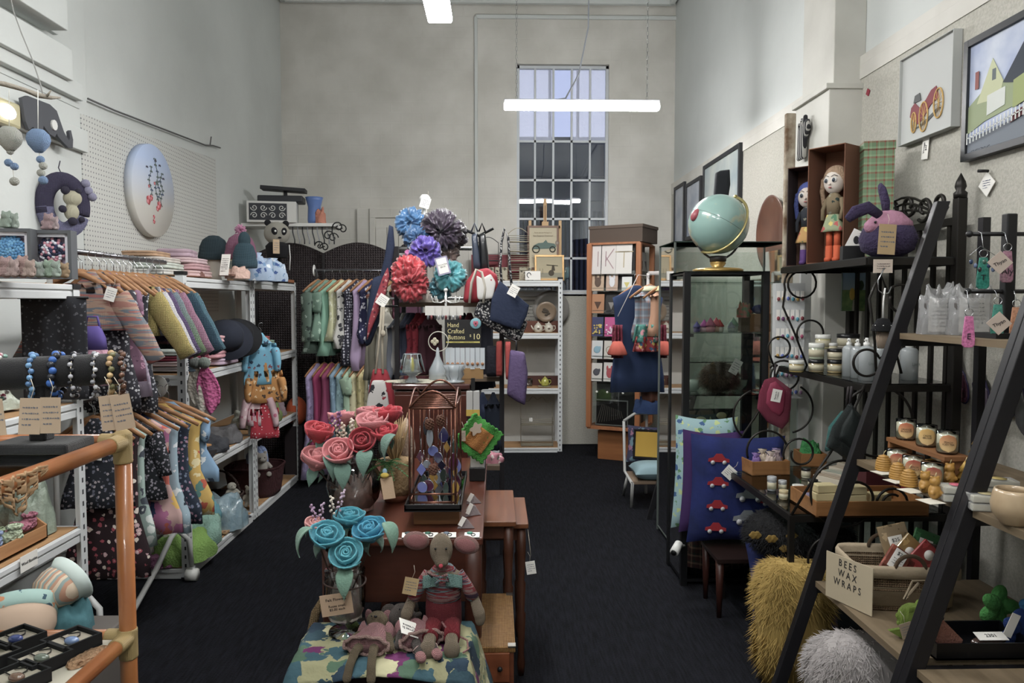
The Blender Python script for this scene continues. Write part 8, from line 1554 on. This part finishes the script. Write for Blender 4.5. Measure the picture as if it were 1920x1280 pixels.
for (px_,py_,r,h,c,ld,n,l) in ((1447,919,.020,.065,'#7c7e80','#9c9ea0','tin','stack of silver tins nearest the box of lavender bags'),(1467,918,.018,.045,'#7c7e80','#a0a2a4','tin','second silver tin on the bottom glass shelf'),(1469,935,.019,.04,'#a08c6c','#b0a078','jar','tan lidded pot before the tins'),(1496,925,.024,.04,'#8c8c80','#cfcfc8','jar','low white-lidded pot on the bottom glass shelf'),(1511,895,.022,.05,'#b0a890','#1c1c1e','jar','cream pot with a black lid beside the green netting'),(1524,910,.022,.03,'#3c3a38','#1c1c1e','jar','low black pot beside the paper packs')):
    P=WZ(px_,py_,zb_);jar(l,P.x,P.y,zb_,r,h,c,ld,name=n)
P=W(1590,985,3.0);t=thing('soap_tray','open wooden tray of soaps at the near end of the bottom glass shelf','tray',(1.515,3.02,zb_));w,d,h=.46,.26,.065;b=MB();b.box((0,0,.004),(w,d,.008))
for s in (-1,1):b.box((s*(w/2-.004),0,h/2),(.008,d,h));b.box((0,s*(d/2-.004),h/2),(w-.016,.008,h))
obj('tray_body',b,M('#96642f',.5,pat=('wood','#7e5020',4,'X')),t,bevel=.0015);k=0
for (x,y,n_,c,l) in ((1.36,3.0,3,'#c4b583','cream soap bar'),(1.47,2.97,3,'#c9ba8a','pale cream soap bar'),(1.58,2.98,2,'#c2b07c','butter-coloured soap bar'),(1.33,3.10,1,'#736e8c','lavender-blue soap bar')):
    for j in range(n_):tag(obj('soap_bar',MB().box((0,0,.0165),(.085,.055,.032)),M(c,.55),loc=(x+.003*j,y,zb_+.010+j*.034),rot=(0,0,.1*(j-1)),bevel=.003),'%s in the wooden tray, %s'%(l,('lying on the tray floor','second from the bottom of its stack','topmost of its stack')[j]),'soap','soap bars in the wooden tray')
for k,(c,l) in enumerate((('#8c7458','brown paper wrapped pack'),('#6f8a7c','pale green edged pack'),('#a08c74','tan striped pack'),('#7c6a54','dull brown pack'))):
    P=WZ(1560+k*14,905-k*8,zb_);tag(obj('paper_pack',MB().box((0,0,.015),(.07,.16,.03),rx=.0),M(c,.7,pat=('stripe',('#b8ac98',),12,'X')),loc=(P.x,P.y,zb_+.0),rot=(0,0,.5),bevel=.002),l+' lying behind the soap tray','package','paper packs behind the soap tray')
tag(obj('red_bottle',MB().lathe([(.03,0),(.03,.12),(.012,.15),(.012,.17)],16),M('#8a2024',.4),loc=(1.78,3.1,zb_)),'red bottle behind the soap tray','bottle');tag(obj('maroon_box',MB().box((0,0,.06),(.16,.08,.12)),M('#4a161c',.6),loc=(1.73,3.25,zb_)),'maroon box behind the soap tray','box')
# cushions in front of the cabinet and under the rack
CARB=M('#1c2a6a',.9,pat=('noise','#142050',8),bump=('noise',12,.5))
def carcushion(label,P,w,h,rz,ry,rows,border=None):
    t=pillow(label,P,w,h,.16,CARB,rz,0,ry);RD,SL=M('#a01a26',.6),M('#7e8288',.6)
    for (x,z,c) in rows:
        m=(RD,SL)[c];s=.055 if not c else .075;yy=-.066*(max(.15,(1-abs(2*x/w)**3.2)*(1-abs(2*z/h)**3.2)))**.45-.018
        q=obj('printed_car',MB().prism([(x+s*a_,z+s*b_) for a_,b_ in ((-1,-.2),(-.95,.1),(-.5,.2),(-.25,.55),(.3,.55),(.6,.15),(1,.05),(1,-.25))],.002,y=yy),m,t)
        for a_ in (-.55,.55):obj('wheel',MB().cyl((x+s*a_,yy-.001,z-s*.28),(x+s*a_,yy-.0025,z-s*.28),s*.2,n=14),M('#b9b9bc',.5),q)
    return t
Q=W(1395,965,3.78);q=carcushion('big blue cushion printed with red and grey cars leaning on the glass cabinet',(1.26,3.80,.60),.50,.58,.0,.03,[(-.12,.17,0),(-.12,.05,0),(-.12,-.07,0),(-.12,-.19,0),(.04,.10,1),(.05,-.01,1),(.04,-.13,1),(.16,-.04,0),(.15,.14,1)])
price_tag(q,-.07,-.10,.11,ry=.7,w=.06,h=.06)
pillow('tall cushion with a pale green and blue leafy border behind the car cushion',(1.13,3.93,.66),.34,.62,.12,M('#8fb0b4',.9,pat=('print',['#5a8a5c','#3a5c8a','#b4c47c'],26,.42)),0,0,.03);pillow('purple cushion between the leafy one and the car cushion',(1.155,3.885,.62),.33,.56,.10,M('#3c2058',.9),0,0,.03)
carcushion('second blue car-print cushion under the iron rack',(1.36,3.3,.27),.38,.40,-.5,-.1,[(-.08,.07,1),(-.08,-.05,1),(.08,.0,1)])
t=thing('low_table','small brown wooden table with turned legs under the cushions','table',(1.27,3.72,0));obj('tabletop',MB().box((0,0,.295),(.34,.30,.02)),M('#20100c',.5),t)
for sx in (-1,1):
    for sy in (-1,1):obj('leg',MB().lathe([(.012,0),(.018,.15),(.022,.29)],10,at=(sx*.15,sy*.12,0)),M('#3a1c14',.4),t)
P=W(1480,1050,3.2);t=thing('fur_cushion','black furry cushion with yellow crochet flowers under the iron rack','cushion',(1.36,3.24,.545));obj('core',MB().ball((0,0,0),(.23,.19,.10),0,24),M('#0c0c0e',.95),t);obj('fur',fur(0,0,0,.235,.195,.11,6000,.03,.0015,.3,6),M('#111114',.9),t)['kind']='stuff'
for (px_,py_) in ((1416,1003),(1447,1010),(1485,1005),(1473,1028),(1527,1025)):
    q=W(px_,py_,3.08)-t.location;b=MB()
    for k in range(6):b.ball((q.x+.018*cos(k*1.05),q.y,q.z+.011*sin(k*1.05)),(.011,.008,.008),0,8)
    b.ball((q.x,q.y-.004,q.z),.008);obj('crochet_flower',b,M('#b5902c',.9,bump=('knit',150,.8)),t,remesh=.003)
for (nm,c,P,r,n,l,L) in (('fur_cushion','#a88a3c',(1.22,2.95,.27),(.14,.10,.25),9000,'mustard yellow furry cushion on the floor beside the ladder shelf',.045),('fur_cushion','#a09a98',(1.33,2.50,.21),(.23,.12,.20),9000,'pale grey furry cushion leaning under the ladder shelf',.03)):
    t=thing(nm,l,'cushion',P);b=MB().ball((0,0,0),1,0,28);b.v=[tuple(math.copysign(abs(q)**.55,q)*r[i]*.99 for i,q in enumerate(v)) for v in b.v];obj('core',b,M(c,.95),t);obj('fur',fur(0,0,0,r[0],r[1],r[2],n,L,.0017,.6,8,rect=True),M(c,.95),t)['kind']='stuff'
    if 'grey' in l:price_tag(t,-.17,-.11,.02,w=.05,h=.08)
t=thing('leather_purse','brown oval leather purse with a silver star at the bottom edge','bag',(1.12,2.30,.20));obj('purse_body',MB().ball((0,0,0),(.11,.06,.09),0,20),M('#6b4a30',.5),t);obj('star',MB().prism([((.012 if i%2 else .005)*sin(i*PI/5),(.012 if i%2 else .005)*cos(i*PI/5)+.03) for i in range(10)],.004,y=-.058),CHROME,t);obj('stand_box',MB().box((0,0,-.14),(.16,.1,.12)),M('#4a3626',.8),t)
# ================= LADDER SHELF =================
LW=M('#7c6a50',.6,pat=('wood','#64543c',4,'Y'));LB=M('#17161a',.45)
LZ=((1.465,1.50,1.80),(.985,1.355,1.82),(.515,1.20,1.84))
def lx(z):return 1.06+(1.68-1.06)*z/1.96
def ladder(label,y0,y1):
    t=thing('ladder_shelf',label,'shelf',(1.45,(y0+y1)/2,0));O=Vector((1.45,(y0+y1)/2,0))
    for y in (y0,y1):
        b=MB();q=[(lx(0)-.02,0),(lx(0)+.03,0),(lx(1.96)+.025,1.96),(lx(1.96)-.025,1.96)];b.prism([(x-O.x,z) for x,z in q],.03,y=y-O.y);obj('slanted_leg',b,LB,t,bevel=.003)
        obj('rear_leg',MB().box((1.845-O.x,y-O.y,.95),(.03,.03,1.9)),LB,t)
        for z,x0,x1 in LZ:obj('side_bracket',MB().box(((lx(z)+1.845)/2-O.x,y-O.y,z-.035),(1.845-lx(z),.022,.03)),LB,t)
    for z,x0,x1 in LZ:obj('shelf_board',MB().box(((lx(z)+.02+1.84)/2-O.x,0,z-.011),(1.84-lx(z)-.02+.04,y1-y0-.035,.022)),LW,t)
    return t
ladder('black-framed ladder shelf with brown wooden boards in the right foreground',2.11,2.76);ladder('second ladder shelf cut off by the right edge of the photo',1.36,2.078)
z1,z2,z3=.001+LZ[0][0],.001+LZ[1][0],.001+LZ[2][0]
# top shelf: packets, black stand with keyrings
PLA=M('#9c9c9c',.12,alpha=.55,bump=('noise',20,1),coat=1)
for (px_,Y,w,l) in ((1762,2.62,.12,'clear plastic packet with a printed sheet on the top ladder shelf'),(1822,2.55,.13,'second clear packet with a printed sheet behind the black stand')):
    P=W(px_,590,Y);t=thing('plastic_packet',l,'package',(P.x,Y,z1),-.15);obj('contents',MB().box((0,.01,.06),(w*.9,.045,.12)),M('#4c4846',.7),t,bevel=.01);obj('printed_sheet',MB().box((0,-.018,.07),(w*.75,.002,.12)),PAPER,t);scribble(t,w*.65,.10,TF(0,-.020,.07),M('#77777c',.8),7,px_);obj('plastic_wrap',clothes(MB(),w*1.15,.09,.16,3),PLA,t)
KXp=1.66;t=thing('keyring_stand','black two-tier peg stand hung with keyrings on the top ladder shelf','display stand',(KXp,2.36,z1));obj('column',MB().box((0,0,.20),(.035,.03,.40)),BLK,t,bevel=.004);obj('base',MB().box((0,0,.008),(.16,.14,.016)),BLK,t)
for zz in (.15,.335):obj('arm',MB().cyl((-.13,0,zz),(.13,0,zz),.007),BLK,t);obj('arm_tip',MB().ball((-.13,0,zz),.011),BLK,t)
for (px_,py_,c,l,nm) in ((1843,512,'#1f6a5c','teal glitter resin keyring with a letter on the upper arm','T'),(1888,500,'#7c5464','mauve resin keyring with black script on the upper arm','Aly'),(1816,622,'#a85a84','pink glitter resin keyring lettered on the lower arm','E'),(1870,600,'#1c6a5c','green glitter resin keyring on the lower arm','L'),(1905,605,'#9a6a4c','copper glitter resin keyring on the lower arm','I')):
    P=W(px_,py_,2.31);t=thing('keyring',l,'keyring',P,-.2,'resin keyrings on the black stand');up=z1+(.335 if py_<550 else .15)-P.z
    obj('resin_tag',MB().prism([(-.012,.05),(.012,.05),(.019,-.02),(.019,-.042),(.012,-.05),(-.012,-.05),(-.019,-.042),(-.019,-.02)],.006),M(c,.15,pat=('noise',tuple(min(1,v*1.8) for v in hx(c)[:3]),140),coat=1),t,bevel=.002);txt(t,nm,.026,FR(0,-.0045,-.015),INK)
    obj('split_ring',MB().tube([(.012*cos(a_),0,.062+.012*sin(a_)) for a_ in [i*PI/8 for i in range(16)]],.0012,5,closed=True),CHROME,t);obj('ring_loop',MB().tube([(0,0,.07),(0,.02,min(.14,up)),(0,.045,up+.008)],.0012,5),CHROME,t)
for (px_,py_,l) in ((1875,492,'diamond-turned cream tag reading Thyan on the upper arm'),(1873,606,'diamond-turned cream tag reading Thyan on the lower arm')):
    P=W(px_,py_,2.26);t=thing('maker_tag',l,'tag',P,-.2,None);obj('tag_paper',MB().box((0,0,0),(.052,.002,.052),ry=.8),M('#b5a496',.8),t);txt(t,'Thyan',.016,FR(0,-.002,0,.5),INK)
P=W(1838,485,2.28);t=thing('bead_charms','cluster of dangling bead charms on the upper arm of the black stand','charms',P)
for k in range(6):obj('charm',MB().ball((-.035+.014*k,-.01,-.01-.012*(k%3)),(.006,.005,.008),0,8),M(['#2c3c5c','#5c6c8c','#2a2a2c','#3c5c50'][k%4],.2),t)
obj('charm_wires',MB().tube([(-.04,-.01,.01),(0,0,.04),(.04,-.01,.01)],.001,4),CHROME,t)
# dyed shapes hanging under the top shelf on the wall
for i,(px_,py_,c,l) in enumerate(((1797,712,'#4a2a38','dark purple wavy resin board leftmost under the top shelf'),(1835,725,'#4c4250','grey-brown wavy resin board second under the top shelf'),(1880,735,'#5a2438','plum wavy resin board third under the top shelf'),(1915,770,'#4c4a4c','grey wavy resin board cut by the ladder leg'))):
    P=WX(px_,py_,XR-.05);t=thing('resin_board',l,'ornament',(XR-.04,P.y,P.z),R_,'wavy resin boards on the right wall',ry=-.35)
    o_=[(.028*sin(q)*(1.25+.5*sin(q/2+PI*1.0)**2)+.010*sin(2*q+1),.095*cos(q)+.006*sin(3*q)) for q in [k*PI/16 for k in range(32)]];o_=[(x*(.55 if z>.03 else .9 if z>-.02 else 1.1),z) for x,z in o_]
    obj('board',MB().prism(o_,.014),M(c,.12,pat=('noise',tuple(v*1.8 for v in hx(c)[:3]),18),coat=1),t,bevel=.004);obj('rim',MB().tube([(x*1.04,0,z*1.03) for x,z in o_],.0035,5,closed=True),M('#2a1f4c',.3),t)
# second shelf: candles
def glassc(label,x,y,z,c,words,n=0):
    t=thing('glass_candle',label,'candle',(x,y,z),-.45,'white candles in glass tumblers');obj('tumbler',MB().lathe([(.030,0),(.033,.006),(.034,.075)],28),CLEAR,t);obj('wax',MB().lathe([(.029,.005),(.0315,.01),(.0315,.062),(.001,.062)],24),M('#c9c2a8',.5),t);obj('wick',MB().cyl((0,0,.06),(0,0,.07),.0012,n=5),WHT,t)
    lb=MB();lb.grid(lambda u,v:(.0346*sin((u-.5)*1.7*math.sqrt(max(0,1-(2*v-1)**2))),-.0346*cos((u-.5)*1.7*math.sqrt(max(0,1-(2*v-1)**2))),.008+.058*v),12,12);q=obj('round_label',lb,M(c,.6,pat=('grad','#c9a86c',.06,.02)),t,solid=.0005)
    o=txt(None,words,.0085,Matrix.Identity(4),INK,ls=.9)
    for v in o.data.vertices:a_=v.co.x/.036;v.co=Vector((.0356*sin(a_),-.0356*cos(a_),.037+v.co.y))
    o.parent=q
RX=W(1755,850,2.48).x;t=thing('candle_riser','brown wooden riser block carrying three glass candles','riser',(1.51,2.53,z2));obj('riser_top',MB().box((0,0,.083),(.09,.36,.014)),M('#8a5a2c',.6,pat=('wood','#744820',5,'Y')),t);
for s in (-1,1):obj('riser_end',MB().box((0,s*.165,.038),(.085,.014,.076)),M('#8a5a2c',.6),t)
for (y,x,z,c,w_,l) in ((2.66,1.51,z2+.091,'#b8623c','ORANGE\nBLOSSOM','candle labelled ORANGE BLOSSOM, left on the wooden riser'),(2.53,1.51,z2+.091,'#c49a4c','CREME\nBRULEE','candle labelled CREME BRULEE, middle of the wooden riser'),(2.41,1.51,z2+.091,'#bc7a4c','PEACH\nICED TEA','candle labelled PEACH ICED TEA, right on the wooden riser'),(2.56,1.425,z2,'#a8503c','COCO','orange-labelled candle left in the lower row'),(2.45,1.42,z2,'#a84e3c','LEMON\nVANILLA','orange-labelled candle in the middle of the lower row'),(2.34,1.42,z2,'#a4503f','TEA','orange-labelled candle right in the lower row')):glassc(l,x,y,z,c,w_)
WAX=M('#a8791f',.45,bump=('noise',60,.3));CRD=M('#c4beae',.8)
def hive(x,y,l,r=.027):
    t=thing('beeswax_candle',l,'candle',(x,y,z2+.002),0,'beeswax candles');pr=[]
    for k in range(7):
        rr=r*math.sqrt(max(.05,1-(k/7.4)**2.4));pr+=[(rr*.94,k*.0075),(rr,k*.0075+.002),(rr,k*.0075+.0055)]
    obj('ribbed_hive',MB().lathe(pr+[(.001,.056)],20),WAX,t);obj('wick',MB().tube([(0,0,.054),(.002,0,.064),(.008,0,.070)],.0013,5),M('#b8a878',.8),t)
for k,(px_,py_) in enumerate(((1656,882),(1683,898),(1704,912),(1745,890))):P=WZ(px_,py_,z2);hive(P.x,P.y,('beehive-shaped beeswax candle farthest left on the ladder shelf','beehive-shaped beeswax candle second from the left','beehive-shaped beeswax candle third from the left','beehive-shaped beeswax candle behind the bear-shaped ones')[k])
for k,(px_,py_,l) in enumerate(((1734,925,'tall beeswax candle with bee decorations in front'),(1752,936,'bear-shaped beeswax candle nearest the shelf edge'),(1780,908,'short beeswax candle with a flower swirl beside the riser'))):
    P=WZ(px_,py_,z2);t=thing('beeswax_candle',l,'candle',(P.x,P.y,z2+.002),0,'beeswax candles');b=MB();b.ball((0,0,.022),(.019,.017,.024),0,14);b.ball((0,0,.052),(.016,.015,.016),0,12)
    for s in (-1,1):b.ball((s*.011,0,.066),.005,0,8);b.ball((s*.014,-.012,.02),.007,0,8)
    obj('wax_figure',b,WAX,t,remesh=.003);obj('wick',MB().cyl((0,0,.065),(.004,0,.080),.0013,n=5),M('#b8a878',.8),t)
for (px_,py_,s,l) in ((1835,862,1.15,'tree-shaped beeswax candle standing on a tin'),(1808,905,.9,'smaller tree-shaped beeswax candle beside the riser')):
    P=WZ(px_,py_+(30 if s>1 else 5),z2);zz=z2+(.05 if s>1 else .002);t=thing('beeswax_tree',l,'candle',(P.x,P.y,zz),0,'beeswax candles');pr=[(.034*s,.0),(.012*s,.028*s),(.028*s,.026*s),(.010*s,.052*s),(.021*s,.05*s),(.001,.088*s)];obj('tiered_tree',MB().lathe(pr,24,fn=lambda a_,z:1+.07*sin(a_*10)),M('#b08a2c',.45),t);obj('wick',MB().cyl((0,0,.085*s),(.006,0,.102*s),.0013,n=5),M('#b8a878',.8),t)
    if s>1:tag(obj('candle_tin',MB().lathe([(.034,0),(.036,.01),(.036,.04),(.038,.042),(.036,.049),(.001,.049)],24),M('#8d8f92',.3,.6),loc=(P.x,P.y,z2)),'round silver tin under the tree-shaped candle','tin')
for k,(px_,py_,l,c) in enumerate(((1782,938,'clear pack of white wax melts with a pink label','#b0485c'),(1835,955,'clear pack of cream wax melts behind the ladder leg','#a89a6c'),(1860,925,'clear pack of butter-coloured wax melts on the second ladder','#b09a50'))):
    P=WZ(px_,py_,z2);yy=P.y;t=thing('wax_melt_pack',l,'wax melts',(P.x+.02,yy,z2),-.2,'packs of wax melts')
    for j in range(2):obj('wax_cubes',MB().box((0,0,.010+j*.024),(.085,.05,.018)),M('#c4c0a8',.5),t,bevel=.004);obj('clear_tray',MB().box((0,0,.012+j*.024),(.095,.06,.022)),M('#c4c4c0',.2,alpha=.4),t,bevel=.003)
    obj('label',MB().lathe([(.022,.048),(.022,.0488),(.001,.0488)],20),M(c,.6),t)
for k,(px_,py_) in enumerate(((1655,886),(1680,902),(1708,920),(1745,940))):P=WZ(px_,py_,z2);tag(obj('paper_slip',MB().box((0,0,.0006),(.055,.06,.0012)),CRD,loc=(P.x,P.y,z2),rot=(0,0,.2)),'white paper slip under the beeswax candles, %s from the left'%('first','second','third','fourth')[k],'paper')
P=WZ(1895,1005,z2);t=thing('ceramic_mug','large cream ceramic mug on the second ladder shelf at the right edge','mug',(1.39,1.92,z2));obj('mug_body',MB().lathe([(.030,0),(.033,.004),(.052,.03),(.056,.055),(.050,.085),(.046,.095),(.042,.095),(.046,.08),(.05,.05),(.03,.012),(.001,.01)],36),M('#b39a76',.3,pat=('noise','#a38a66',12),coat=.4),t);obj('handle',MB().tube([(.0,-.048,.08),(.0,-.075,.075),(.0,-.08,.05),(.0,-.05,.03)],.008,8),M('#b39a76',.3),t,rot=(0,0,.35))
for k,(x,y,l) in enumerate(((1.62,1.95,'beehive candle at the back of the second ladder shelf'),(1.66,1.86,'amber beehive candle at the right edge behind the mug'))):hive(x,y,l,.03)
# third shelf: wax wrap basket
B3=Vector((1.43,2.56,z3));t=thing('wicker_basket','rectangular wicker basket with a cloth lining and BEES WAX WRAPS sign on the ladder shelf','basket',B3,-.12);w,d,h=.34,.24,.15;rg=lambda f,z:superring(w/2*f,d/2*f,40,z,p=.3)
WK=M('#84694a',.8,bump=('weave',40,1.0),pat=('noise','#5e4a2e',45));b=MB();rr=[rg(.86+.14*k/14+.012*(k%2),h*k/14) for k in range(15)];n=40;b.add([v for r in rr for v in r],[(i*n+k,i*n+(k+1)%n,(i+1)*n+(k+1)%n,(i+1)*n+k) for i in range(14) for k in range(n)]+[tuple(range(n-1,-1,-1))]);obj('woven_body',b,WK,t,solid=.006)
LN=M('#9c8b70',.9,bump=('noise',30,.5));b=MB();rr=[rg(.93,.02),rg(.98,h),rg(1.03,h+.012),rg(1.06,h),rg(1.06,h-.03)];b.add([v for r in rr for v in r],[(i*n+k,i*n+(k+1)%n,(i+1)*n+(k+1)%n,(i+1)*n+k) for i in range(4) for k in range(n)]);obj('cloth_lining',b,LN,t,solid=.003)
for s in (-1,1):obj('rope_handle',MB().tube([(s*(.0)+.05*cos(a_),s*d/2*1.0,h+.05*sin(a_)) for a_ in [i*PI/12 for i in range(13)]],.007,8),M('#6a5238',.9,bump=('knit',200,.8)),t)
obj('ribbon_bow',MB().tube([(.02,-d/2-.02,h-.035),(-.01,-d/2-.025,h-.07),(-.03,-d/2-.03,h-.09),(.0,-d/2-.02,h-.03),(.06,-d/2-.03,h-.02),(.05,-d/2-.03,h-.07)],.006,6,flat=.3),LN,t)
P1,P2,P3=WX(1562,1030,1.24),None,None
s_=thing('cardboard_sign','cream cardboard sign hand-lettered BEES WAX WRAPS hung on the basket end','sign',B3+Vector((-.195,-.055,.0)),-PI/2+.38);obj('sign_card',MB().box((0,0,.085),(.20,.003,.165)),M('#b0a184',.8),s_)
for k,(x_,wd) in enumerate((('BEES',0),('WAX',.01),('WRAPS',.0))):txt(s_,' '.join(x_),.036,FR(-.005,-.0025,.142-.036*k,-.03),INK,sx=.75)
for (x,y,zz,w_,h_,c,r_,pr,l) in ((.0,.02,.17,.10,.17,'#8c7654',-.25,'$25','tall brown patterned wax wrap packet with a $25 label'),(.09,.03,.155,.09,.15,'#2c6a3c',.35,'$5','green leafy wax wrap packet at the right'),(-.06,-.06,.15,.08,.10,'#7c3c2c',.6,'$23','rust wax wrap packet with a price label at the front'),(-.01,-.02,.15,.09,.16,'#a08248',.75,None,'golden wax wrap packet in the middle'),(.04,-.05,.15,.09,.13,'#9c2c30',.8,None,'red floral wax wrap packet'),(.11,-.04,.15,.1,.09,'#3a302e',.3,None,'dark glossy wax wrap packet at the right front')):
    t2=thing('wax_wrap_packet',l+' in the lined basket','package',B3+Vector((x+.02,y,zz)),-.12,'wax wrap packets in the basket',ry=r_,rx=-.2);obj('packet',MB().box((0,0,.01),(w_,.012,h_)),M(c,.25,pat=('print',[tuple(min(1,v*1.7) for v in hx(c)[:3]),tuple(v*.5 for v in hx(c)[:3])],30,.38),coat=1),t2,bevel=.003)
    if pr:q=obj('price_label',MB().box((0,-.008,.02),(.048,.001,.07)),PAPER,t2);txt(q,pr,.018,FR(0,-.0095,.04),INK);scribble(q,.04,.03,TF(0,-.009,.012),M('#77777c',.8),3,5)
    else:obj('round_label',MB().cyl((0,-.007,.04),(0,-.009,.04),.018,n=20),PAPER,t2)
# crochet flower, black tray and felt things
P=WZ(1702,1205,z3);t=thing('crochet_scrubby','lime green crocheted scrubby flower beside the basket','crochet',(1.335,2.28,z3+.055));b=MB()
for k in range(26):a_=k*.55;r=.012+.0016*k;b.ball((r*cos(a_),-.012*sin(k),r*sin(a_)),(.012,.010,.012),0,8)
b.ball((0,.01,0),(.045,.03,.045));obj('ruffled_flower',b,M('#8fae2c',.95,bump=('knit',160,.9)),t,remesh=.0035);obj('crochet_leaf',MB().prism([(-.09,-.03),(-.03,-.02),(-.02,-.053),(-.05,-.054)],.012,y=-.02),M('#8fae2c',.95,bump=('knit',160,.9)),t);price_tag(t,-.045,-.045,-.02,ry=-.3,w=.04,h=.05,mat=M('#94846c',.8))
t=thing('display_tray','black plastic tray of felt brooches at the bottom right of the ladder shelf','tray',(1.46,1.97+.22,z3));b=MB();w,d,h=.30,.16,.05;b.box((0,0,.003),(w,d,.006))
for s in (-1,1):b.box((s*(w/2-.003),0,h/2),(.006,d,h));b.box((0,s*(d/2-.003),h/2),(w-.012,.006,h))
obj('tray_body',b,M('#0e0f12',.3),t)
t=thing('felt_butterfly','pink and black woven felt piece standing in the black tray','brooch',(1.36,2.14,z3+.05));obj('pink_wing',MB().prism([(-.04,-.035),(.035,-.04),(.045,.0),(-.015,.06),(-.035,.05)],.008),M('#94604f',.95,bump=('noise',160,.8)),t);obj('black_wing',MB().prism([(-.05,-.035),(-.038,-.035),(-.012,.068),(-.035,.05)],.010,y=.004),M('#1a1416',.9),t)
t=thing('wrapped_brooch','clear-wrapped brown stone brooch with white tags in the black tray','brooch',(1.50,2.16,z3+.022));obj('stone',MB().ball((0,0,.012),(.06,.022,.014),0,16,rz=.15),M('#4c3a34',.15,coat=1),t);obj('tag_strip',MB().box((0,-.01,.032),(.09,.035,.0015),rx=.3),PAPER,t);txt(t,'2301',.018,TF(0,-.01,.034,rx=.3),INK);obj('upright_tag',MB().box((.07,0,.06),(.028,.0015,.075),ry=.4),PAPER,t)
for (x,y,zz,r,c,l) in ((1.62,2.2,z3+.05,.055,'#1c3a78','blue felted ball flower at the lower right edge'),(1.70,2.25,z3+.09,.05,'#2a7ab0','bright blue felt flower behind the blue ball'),(1.66,2.35,z3+.06,.06,'#3f8c3c','green felt leaves at the lower right edge')):
    t=thing('felt_flower',l,'flower',(x,y,zz),0,'felt flowers at the lower right');b=MB()
    for k in range(5):b.ball((r*.6*cos(k*1.26),r*.25*sin(k*2.1),r*.6*sin(k*1.26)),(r*.6,r*.3,r*.42),0,12,ry=-k*1.26)
    obj('felt_petals',b,M(c,.95,bump=('noise',90,1)),t,remesh=.005);obj('stem',MB().cyl((0,0,-.01),(0,.01,z3-zz),.004),M('#2c5a34',.8),t)
